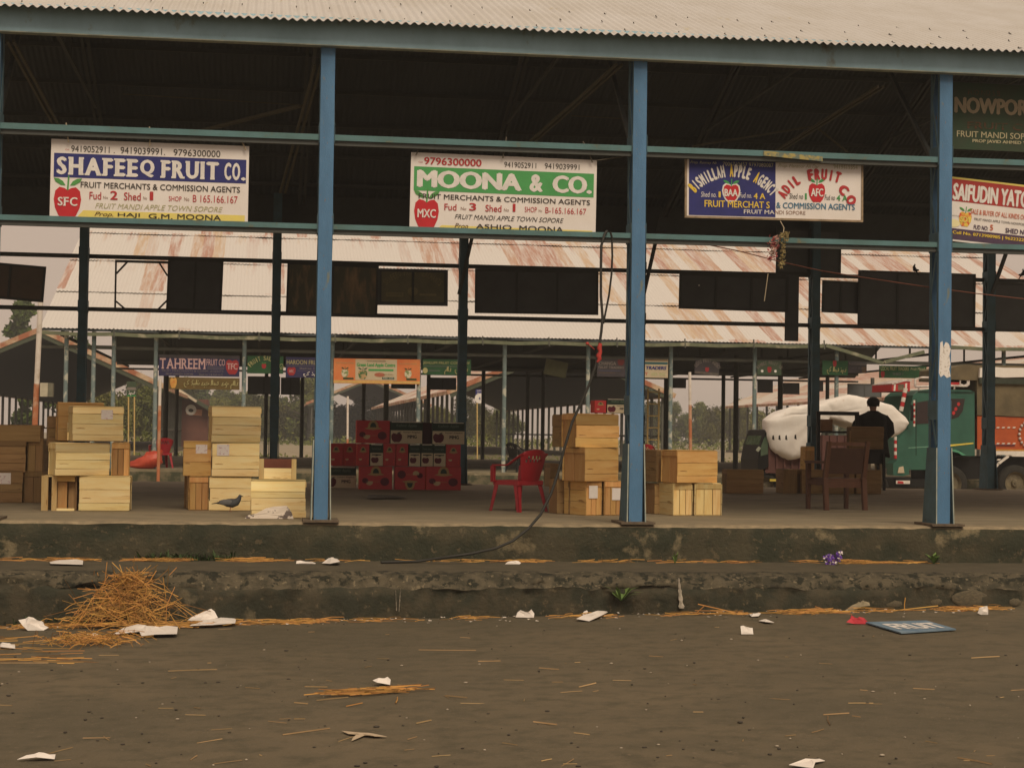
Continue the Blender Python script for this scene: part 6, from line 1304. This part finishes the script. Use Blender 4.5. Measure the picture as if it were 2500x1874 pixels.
o = b.build('straw_clump', M_STRAW); tag(o, 'small straw tuft with a bent stalk lying mid-road', 'straw')
def band(n, xf, y0, y1, z, name, label, m, w=.005):
    b = MB()
    for k in range(n):
        x = xf(); y = rs.uniform(y0, y1); stem(b, Vector((x, y, (zg(x) if z is None else z)+.006+.03*rs.random()**3)), flatdir(.45), rs.uniform(.06, .36), w, rs.uniform(-.03, .05))
    o = b.build(name, m); tag(o, label, 'straw', kind='stuff'); return o
xl, xr = -7.2, 7.6
def x_step():
    while True:
        x = rs.uniform(xl, xr); px = 1250+(x-CAM.x-2.9)*205
        d = .12+.9*math.exp(-((px-380)/260)**2)+.9*math.exp(-((px-2080)/160)**2)+.4*math.exp(-((px-1330)/140)**2)
        if rs.random()*1.3 < d*(.35+1.5*N3(x*1.9, 3)): return x
band(620, x_step, YP-.22, YP-.035, ZS, 'straw_litter', 'line of straw lying along the foot of the platform wall', M_STRAW)
def x_road():
    while True:
        x = rs.uniform(xl, xr); px = 1250+(x-CAM.x-2.9)*215
        d = .12+.9*math.exp(-((px-420)/330)**2)+.75*math.exp(-((px-1780)/170)**2)+.7*math.exp(-((px-2250)/180)**2)
        if rs.random()*1.2 < d*(.35+1.5*N3(x*1.6, 8)): return x
band(760, x_road, YS-.34, YS-.05, None, 'straw_litter', 'line of straw lying along the foot of the lower step', M_STRAW)
b = MB()
for k in range(75):
    P = onG(rs.uniform(-20, 2520), 1530+350*rs.random()**.8); stem(b, P+Vector((0, 0, .006)), flatdir(.8), rs.uniform(.03, .2)*(1 if rs.random() < .8 else 1.5), rs.uniform(.0035, .006))
for x0, y0, x1, y1 in ((1022, 1588, 1162, 1589), (1167, 1616, 1222, 1615), (1316, 1632, 1365, 1636), (1413, 1679, 1455, 1669), (1088, 1700, 1141, 1705), (1016, 1768, 1053, 1760), (1302, 1764, 1360, 1771), (2010, 1747, 2073, 1743), (2021, 1750, 2027, 1771), (2338, 1852, 2422, 1868), (690, 1796, 805, 1780), (772, 1712, 850, 1704), (0, 1620, 118, 1620), (2371, 1608, 2440, 1604), (744, 1678, 800, 1679), (718, 1717, 752, 1720), (718, 1757, 745, 1757), (410, 1640, 530, 1636)):
    A, B = onG(x0, y0), onG(x1, y1); stem(b, (A+B)/2+Vector((0, 0, .01)), B-A, (B-A).length, .008)
o = b.build('scattered_straw', M_STRAWP); tag(o, 'single straws scattered over the road', 'straw', kind='stuff')
# specks: pebbles and paper bits
b = MB(); bd = MB()
for k in range(260):
    P = onG(rs.uniform(-20, 2520), 1505+370*rs.random()); s_ = rs.uniform(.004, .014)*(1.2 if rs.random() < .1 else .8); (b if rs.random() < .25 else bd).ball(P+Vector((0, 0, s_*.5)), s_, 6, 4, 0, (rs.uniform(.8, 1.8), 1, .6))
o = b.build('pale_grit', flat('pale_bits', (.42, .36, .28))); tag(o, 'pale grit and scraps sprinkled over the road', 'grit', kind='stuff')
o = bd.build('dark_grit', flat('dark_bits', (.06, .05, .04))); tag(o, 'dark grit sprinkled over the road', 'grit', kind='stuff')
b = MB()
for k in range(420):
    P = Vector((rs.uniform(xl, xr), YS-.55*rs.random()**2-.04, 0)); P.z = zg(P.x); a_ = rs.uniform(0, 6.28); s_ = rs.uniform(.005, .026); b.poly([P+Vector((s_*math.cos(a_+q), .6*s_*math.sin(a_+q), .008+rs.uniform(0, .012))) for q in (0, 1.5, 3.1, 4.6)])
o = b.build('paper_scraps', flat('dirty_paper', (.70, .62, .54))); tag(o, 'torn paper scraps strewn along the foot of the step', 'paper scraps', kind='stuff')
b = MB()
for x0, y0, x1, y1 in ((1704, 1474, 1800, 1496), (1690, 1498, 1825, 1513), (1720, 1478, 1698, 1500), (1935, 1498, 2100, 1500), (1990, 1480, 2030, 1492), (2210, 1458, 2208, 1498), (2180, 1496, 2290, 1478), (1850, 1512, 1910, 1498), (1745, 1505, 1800, 1490), (2120, 1502, 2260, 1506), (2300, 1480, 2330, 1502), (2290, 1512, 2340, 1508)):
    A, B = onY(x0, y0, YS-.14-rs.uniform(0, .1)), onY(x1, y1, YS-.14-rs.uniform(0, .1)); A.z = max(A.z, zg(A.x)+.01); B.z = max(B.z, zg(B.x)+.01); stem(b, (A+B)/2, B-A, (B-A).length, .010)
o = b.build('loose_stalks', M_STRAW); tag(o, 'longer straw stalks leaning against the foot of the step', 'straw', kind='stuff')
# ---- papers one by one: flat=(on the road), up=(standing fold)
M_PWH = mat('white_litter_paper', (.80, .75, .71), (.70, .64, .58), sc=5, rough=.7)
def paper(label, pts, z0=None, up=0.0, name='paper_sheet', m=None, cat='paper', crump=.02, group='paper litter'):
    yb = max(p_[1] for p_ in pts); xm = sum(p_[0] for p_ in pts)/len(pts); C = onG(xm, yb) if z0 is None else onZ(xm, yb, z0); Y0 = C.y
    fl_ = z0 is None; z0 = C.z
    vs = []
    for x, y in pts:
        if up: P = onY(x, y, Y0); h_ = P.z-z0; P = onY(x, y, Y0+h_*up); vs.append(Vector((P.x, P.y, max(P.z, z0+.006))))
        else: P = onG(x, y) if fl_ else onZ(x, y, z0); vs.append(Vector((P.x, P.y, P.z+.008+crump*rs.random())))
    n = len(vs); c_ = sum(vs, Vector())/n; rings = [vs]
    for f_ in (.62, .28): rings.append([c_+(v-c_)*f_+Vector((rs.uniform(-.3, .3)*crump, rs.uniform(-.3, .3)*crump, rs.uniform(.1, 1.1)*crump)) for v in vs])
    b = MB(); al = [v-C for r_ in rings for v in r_]
    b.add(al, [(j*n+i, j*n+(i+1) % n, (j+1)*n+(i+1) % n, (j+1)*n+i) for j in (0, 1) for i in range(n)]+[tuple(2*n+i for i in range(n))])
    o = b.build(name, m or M_PWH); o.location = C; tag(o, label, cat, group)
    s_ = o.modifiers.new('thick', 'SOLIDIFY'); s_.thickness = .003; return o
paper('crumpled white paper bag by the grass at the foot of the step', [(45, 1513), (62, 1510), (78, 1513), (105, 1518), (108, 1526), (119, 1531), (106, 1539), (68, 1540), (56, 1527)], up=.8, name='paper_bag', crump=.05)
paper('folded white paper standing up against the straw heap', [(458, 1513), (490, 1520), (532, 1507), (520, 1484), (495, 1493)], up=.5, crump=.03)
paper('white paper tucked behind the folded sheet at the straw heap', [(415, 1508), (420, 1496), (455, 1498), (462, 1515), (440, 1517)], up=.9, crump=.03)
paper('long white pointed paper below the folded sheet', [(463, 1534), (490, 1520), (530, 1512), (577, 1514), (574, 1529), (520, 1533)], crump=.03)
paper('large torn white paper sheet in front of the straw heap', [(277, 1550), (300, 1540), (322, 1533), (370, 1538), (400, 1545), (412, 1541), (434, 1540), (432, 1556), (380, 1558), (345, 1558), (340, 1552)], crump=.04)
paper('small white paper between the two straw piles', [(205, 1553), (215, 1545), (232, 1542), (243, 1551), (238, 1555)], up=.8)
paper('strip of white paper at the edge of the picture under the straw clump', [(0, 1577), (14, 1576), (36, 1579), (37, 1585), (0, 1585)])
paper('flat white paper on the step in front of the pale crates', [(121, 1374), (135, 1372), (203, 1372), (202, 1382), (123, 1380)], ZS)
paper('white paper curled on the step below the first front column', [(723, 1376), (724, 1369), (748, 1371), (771, 1375), (768, 1377)], ZS, up=.6)
paper('crumpled white scrap on the step just past the curled paper', [(786, 1378), (800, 1374), (815, 1372), (830, 1376), (828, 1381), (805, 1380)], ZS, crump=.04)
paper('pale strip of paper lying at the bottom of the road', [(42, 1857), (75, 1854), (90, 1852), (112, 1849), (135, 1851), (133, 1856), (88, 1858)])
paper('white crumpled packet at the foot of the step under the green band sign', [(1259, 1506), (1263, 1495), (1290, 1498), (1304, 1497), (1303, 1508), (1285, 1508)], up=.6, crump=.05)
paper('long tapering white paper on the road near the kerb weed', [(1407, 1517), (1430, 1505), (1462, 1497), (1486, 1499), (1468, 1511), (1438, 1518)], crump=.03)
paper('white square scrap beside the long tapering paper', [(1422, 1501), (1425, 1493), (1435, 1492), (1432, 1502)], up=.5)
paper('torn white paper on the step below the red chair', [(1233, 1378), (1240, 1371), (1262, 1369), (1272, 1374), (1268, 1378)], ZS, up=.9)
paper('white slip lying mid-road beside the straw tuft', [(910, 1672), (925, 1670), (936, 1667), (953, 1670), (952, 1674), (920, 1674)], crump=.03)
paper('two pale torn strips lying on the near road', [(834, 1788), (870, 1792), (910, 1794), (944, 1802), (915, 1803), (890, 1800), (858, 1812), (862, 1805), (880, 1799), (850, 1796)], crump=.01, m=flat('pale_husk', (.50, .40, .28)))
paper('white paper packet with red print standing at the step', [(1897, 1489), (1899, 1468), (1905, 1466), (1928, 1470), (1926, 1491)], up=.4, name='printed_packet', cat='packet', m=mat('red_printed_paper', (.78, .70, .66), (.62, .10, .08), sc=22, lo=.5, hi=.54))
paper('white open carton scrap with a hole on the road', [(1810, 1549), (1808, 1528), (1822, 1534), (1837, 1532), (1839, 1548)], up=.5, name='carton_scrap', cat='carton')
paper('white flat scrap in front of the packet with red print', [(1829, 1502), (1840, 1500), (1858, 1502), (1852, 1507), (1835, 1507)])
paper('greenish white leaf-shaped scrap near the open carton scrap', [(1852, 1518), (1862, 1516), (1880, 1519), (1890, 1523), (1868, 1522)])
paper('red crumpled wrapper beside the blue board on the road', [(2066, 1518), (2075, 1511), (2090, 1515), (2118, 1518), (2112, 1524), (2085, 1522)], up=1, crump=.05, name='wrapper', cat='wrapper', m=flat('red_wrapper', (.58, .05, .07)))
paper('white crumpled paper by the straw near the end of the step', [(2387, 1496), (2400, 1482), (2412, 1486), (2412, 1500), (2395, 1501)], up=.5, crump=.05)
paper('large white paper cut off by the bottom edge of the picture', [(1926, 1876), (1960, 1866), (2000, 1858), (2014, 1860), (1990, 1868), (1985, 1882)])
paper('grey plastic rag hung over the foot of the step', [(2064, 1490), (2085, 1478), (2105, 1470), (2112, 1452), (2122, 1470), (2124, 1478), (2105, 1480), (2085, 1490)], up=.7, crump=.03, name='rag', cat='rag', m=mat('dirty_rag', (.30, .25, .16), (.2, .17, .11), sc=10))
paper('small white cup lying at the foot of the step beside the lime streak', [(1622, 1492), (1624, 1482), (1634, 1479), (1643, 1484), (1642, 1493)], up=.4, name='paper_cup', cat='cup', crump=.06)
paper('crumpled newspaper in front of the broad pale crate', [(598, 1265), (602, 1258), (628, 1252), (650, 1240), (668, 1236), (700, 1234), (712, 1250), (717, 1266), (690, 1267), (640, 1266)], 0.0, up=.25, name='newspaper', cat='newspaper', crump=.018, m=mat('newsprint', (.66, .58, .50), (.14, .11, .10), sc=9, lo=.54, hi=.57))
paper('dark twisted rag lying on the platform in front of the cartons', [(895, 1218), (900, 1212), (920, 1212), (950, 1214), (990, 1215), (985, 1219), (940, 1218), (905, 1220)], 0.0, name='rag', cat='rag', m=flat('dark_rag', (.10, .08, .055)), crump=.03)
paper('white wire loop of torn strapping near the kerb weed', [(1492, 1492), (1500, 1484), (1515, 1482), (1530, 1490), (1514, 1485), (1503, 1488), (1500, 1497), (1512, 1503)], name='strapping', cat='strap')
# blue board lying flat
pts = [onG(*p_) for p_ in ((2112, 1523), (2262, 1519), (2334, 1540), (2200, 1549))]; b = MB(); b.prism([p_+Vector((0, 0, .012)) for p_ in pts], (0, 0, .012)); o = b.build('fallen_board', mat('faded_blue_board', (.10, .17, .25), (.2, .27, .33), sc=6)); tag(o, 'blue sign board with white lettering lying flat on the road', 'sign board')
b = MB(); vs, fs, _ = glyphs('FRUIT', .05); E1 = pts[1]-pts[0]; E2_ = pts[3]-pts[0]
b.add([pts[0]+E1*(.12+.8*x)+E2_*(.75-.5*z)+Vector((0, 0, .0265+.0004*i)) for x, z, i in vs], [f[::-1] for f in fs]); b.build('lettering', M_WLT, o)
# ---- stones and streaks in the step face
M_ST = mat('bare_stone', (.16, .13, .085), (.085, .075, .05), sc=5, rough=.95, bump=.5)
for i, (x0, y0, x1, y1) in enumerate(((2323, 1440, 2418, 1483), (2152, 1464, 2205, 1484), (2270, 1458, 2300, 1480), (2463, 1460, 2493, 1480))):
    A, B = onY(x0, y0, YS), onY(x1, y1, YS); b = MB(); b.ball((0, 0, 0), 1, 16, 10); b.v = [(x*(1+.25*N3(x*2, z*2, i)), y, z*(1+.3*N3(x*3, z*3, i+4))) for x, y, z in b.v]
    o = b.build('stone', M_ST); o.location = ((A.x+B.x)/2, YS+.005, (A.z+B.z)/2); o.scale = ((B.x-A.x)/2, .022, (A.z-B.z)/2)
    tag(o, ('largest pale stone showing in the step face, under the third column', 'low wide pale stone in the step face beside the grey rag', 'small round pale stone in the step face beside the largest one', 'pale stone in the step face by the picture edge')[i], 'stone')
def streak(name, x, y0, x2, y1, w):
    A, B = onY(x, y0, YS-.035), onY(x2, y1, YS-.055); b = MB(); n = 14; vs = []
    for i in range(n+1):
        P = A+(B-A)*i/n; k_ = w*(.35+.65*i/n)*rs.uniform(.6, 1.3); vs += [P+Vector((-k_, 0, 0)), P+Vector((0, -.012, 0)), P+Vector((k_, 0, 0))]
    b.add(vs, [q for i in range(n) for q in ((i*3, i*3+3, i*3+4, i*3+1), (i*3+1, i*3+4, i*3+5, i*3+2))]); return struct(b.build(name, mat('lime_white', (.52, .46, .38), (.25, .22, .17), sc=18)))
streak('lime_streak', 1657, 1410, 1664, 1484, .030); streak('lime_streak', 978, 1435, 974, 1492, .008); streak('lime_streak', 966, 1440, 968, 1490, .006)
# ---- weeds
M_WD = mat('weed_leaves', (.13, .21, .06), (.09, .15, .035), sc=6, isl=.35); M_GR = mat('dark_grass', (.055, .095, .03), (.04, .07, .02), sc=4, isl=.4)
def blades(b, P, n, ln, sp, w, up=.7):
    for k in range(n):
        a_ = rs.uniform(0, 6.28); d = Vector((math.cos(a_)*sp, math.sin(a_)*sp*.8, up*rs.uniform(.6, 1.2))).normalized(); L_ = ln*rs.uniform(.55, 1.1); s_ = d.cross(Vector((0, 0, 1))).normalized()*w
        m_ = P+d*L_*.55; t_ = P+d*L_+Vector((0, 0, -L_*.25)); b.add([P-s_*.4, P+s_*.4, m_+s_, m_-s_, t_], [(0, 1, 2, 3), (3, 2, 4)])
def weed(label, px, py, z, n, ln, sp, w, m=M_WD, up=.7, Y=None):
    P = onZ(px, py, z) if Y is None else onY(px, py, Y); b = MB(); blades(b, Vector((0, 0, 0)), n, ln, sp, w, up); o = b.build('weed', m); o.location = P; tag(o, label, 'weed', 'weeds on the steps'); return o
weed('star-shaped green weed growing from the step face', 1516, 1466, ZS, 15, .30, .9, .022, up=.9, Y=YS-.07)
weed('small dark weed at the foot of the step beside the star-shaped one', 1468, 1502, ZG, 12, .16, 1.0, .012)
weed('leafy green seedling at the wall foot near the third column', 2280, 1376, ZS, 20, .20, .6, .026, up=1.0)
weed('thin dry weed at the wall foot between the second and third columns', 1648, 1376, ZS, 9, .20, .5, .008, up=1.2)
b = MB()
for k in range(420): P = onG(rs.uniform(-20, 215), rs.uniform(1513, 1528)); blades(b, P, 2, .15, .5, .006, 1.0)
o = b.build('grass', M_GR); tag(o, 'dark green grass at the foot of the step beside the straw heap', 'grass', kind='stuff')
b = MB()
for k in range(150): P = Vector((onZ(rs.uniform(335, 570), 1376, ZS).x, YP-rs.uniform(.03, .12), ZS)); blades(b, P, 2, .17*rs.random()+.05, .6, .007, .9)
o = b.build('grass', M_GR); tag(o, 'thin green grass in the straw along the wall foot', 'grass', kind='stuff')
# ---- purple flowers on the step
P = onZ(2034, 1378, ZS); fl = thing('flower_bunch', 'bunch of purple and white artificial flowers dropped on the step', 'flowers', P); bm_ = {0: MB(), 1: MB(), 2: MB()}
for k in range(17):
    c_ = Vector((rs.uniform(-.10, .10), rs.uniform(-.05, .05), rs.uniform(.02, .11))); c_.z += max(0, c_.x)*.5
    for q in range(6): a_ = q*1.05+rs.random(); d = Vector((math.cos(a_), rs.uniform(-.5, .5), math.sin(a_)))*.035; s_ = d.orthogonal().normalized()*.016; bm_[1 if rs.random() < .25 else 0].poly([c_, c_+d*.6+s_, c_+d, c_+d*.6-s_])
bm_[0].build('petals', flat('purple_petal', (.16, .06, .42)), fl); bm_[1].build('petals', flat('white_petal', (.74, .66, .66)), fl)
b = MB(); blades(b, Vector((.05, 0, .02)), 8, .12, .9, .014, .3); b.build('leaves', M_GR, fl)
# ---- black cable from the girt to the step
M_CBL = flat('black_cable', (.035, .034, .03), .6)
cb = thing('cable', 'black cable looped over the lower girt, tied with red cloth and trailing onto the step', 'cable', onY(1471, 900, -.12))
cpts = [(1482, 564, .0), (1476, 572, -.03), (1468, 600, -.05), (1467, 660, -.07), (1467, 720, -.09), (1471, 775, -.10), (1468, 810, -.11), (1462, 850, -.12), (1455, 890, -.12), (1440, 935, -.13), (1418, 985, -.14), (1397, 1030, -.15), (1376, 1100, -.17), (1362, 1155, -.19), (1345, 1205, -.22), (1320, 1255, -.26), (1290, 1290, -.32), (1252, 1320, -.4), (1210, 1338, -.5), (1150, 1351, -.6), (1080, 1361, -.6)]
b = MB(); b.tube([onY(x, y, Y) for x, y, Y in cpts]+[onZ(1020, 1374, ZS)+Vector((0, 0, .02)), onZ(930, 1376, ZS)+Vector((0, 0, .02))], .0165, 8); b.build('cable_run', M_CBL, cb, world=True)
b = MB(); b.tube([onY(x, y, -.09+.02*i) for i, (x, y) in enumerate(((1490, 566), (1494, 580), (1495, 625), (1493, 670), (1487, 720), (1478, 765), (1473, 790)))], .013, 7); b.build('cable_run', M_CBL, cb, world=True)
M_RCL = flat('red_cloth', (.52, .06, .05)); b = MB()
b.tube([onY(x, y, -.135) for x, y in ((1466, 838), (1463, 850), (1466, 858), (1461, 868), (1464, 876), (1458, 884))], [.022, .03, .022, .034, .026, .012], 8); b.build('cloth_tie', M_RCL, cb, world=True)
o = MB(); A = onY(1434, 838, Y2-.4); o.ball(A, .05, 8, 6, 0, (1, .5, .8)); o.tube([A, onY(1452, 853, Y2-.4)], .012, 5); o = o.build('cloth_knot', M_RCL); tag(o, 'red cloth knot tied to the gutter of the second shed', 'cloth')
# ---- thin red wire across the last bays
b = MB(); b.tube([onY(x, y, .35) for x, y in ((1690, 590), (1800, 612), (1914, 641), (2010, 662), (2100, 676), (2260, 700), (2380, 716), (2520, 732))], .007, 5); o = b.build('wire', flat('dull_red_wire', (.20, .075, .05))); tag(o, 'thin dull red wire strung across the last two bays', 'wire')
# ---- dried garland hanging from the framed sign
gd_ = thing('garland', 'dried red and straw-coloured flower garland hanging below the framed sign', 'garland', onY(1906, 565, -.06)); rb, yb_ = MB(), MB()
for k in range(330):
    t = rs.random(); red = rs.random() < .5
    if red: x = 1893-10*t+rs.gauss(0, 6); y = 575+62*t
    else: x = 1915-6*t-8*max(0, t-.6)+rs.gauss(0, 5.5*(1-.6*t)); y = 566+90*t
    c_ = onY(x, y, -.06+rs.gauss(0, .022)); d = Vector((rs.gauss(0, 1), rs.gauss(0, 1), rs.gauss(0, 1))).normalized()*.026; s_ = d.orthogonal().normalized()*.011; (rb if red else yb_).poly([c_-d, c_+s_, c_+d, c_-s_])
rb.build('red_petals', mat('dried_red_petal', (.34, .07, .075), (.50, .32, .25), sc=14, lo=.45, hi=.6, isl=.4), gd_, world=True); yb_.build('straw_petals', mat('dried_straw_petal', (.36, .28, .12), (.24, .19, .08), sc=12, isl=.4), gd_, world=True)
b = MB(); b.tube([onY(x, y, Y) for x, y, Y in ((1905, 540, .14), (1914, 556, -.02), (1912, 572, -.06))], .006, 5); b.tube([onY(1875, 668, -.05), onY(1866, 735, -.05)], .006, 5); b.build('string', M_TIE, gd_, world=True)
# ------------------------------------------------------------------ thin haze added to lift the dark tones
hz_ = MB(); hz_.box(-340, 340, -70, 640, ZG-1.2, 13.5)
m = bpy.data.materials.new('tone_lift_haze'); m.use_nodes = True; t = m.node_tree; t.nodes.clear()
o_ = t.nodes.new('ShaderNodeOutputMaterial'); v_ = t.nodes.new('ShaderNodeVolumePrincipled'); t.links.new(v_.outputs[0], o_.inputs['Volume'])
v_.inputs['Density'].default_value = .0009; v_.inputs['Color'].default_value = (.93, .95, .97, 1); v_.inputs['Anisotropy'].default_value = .1
o = hz_.build('haze', m); o['kind'] = 'stuff'; o['label'] = 'thin added haze over the market, lifting the dark tones'
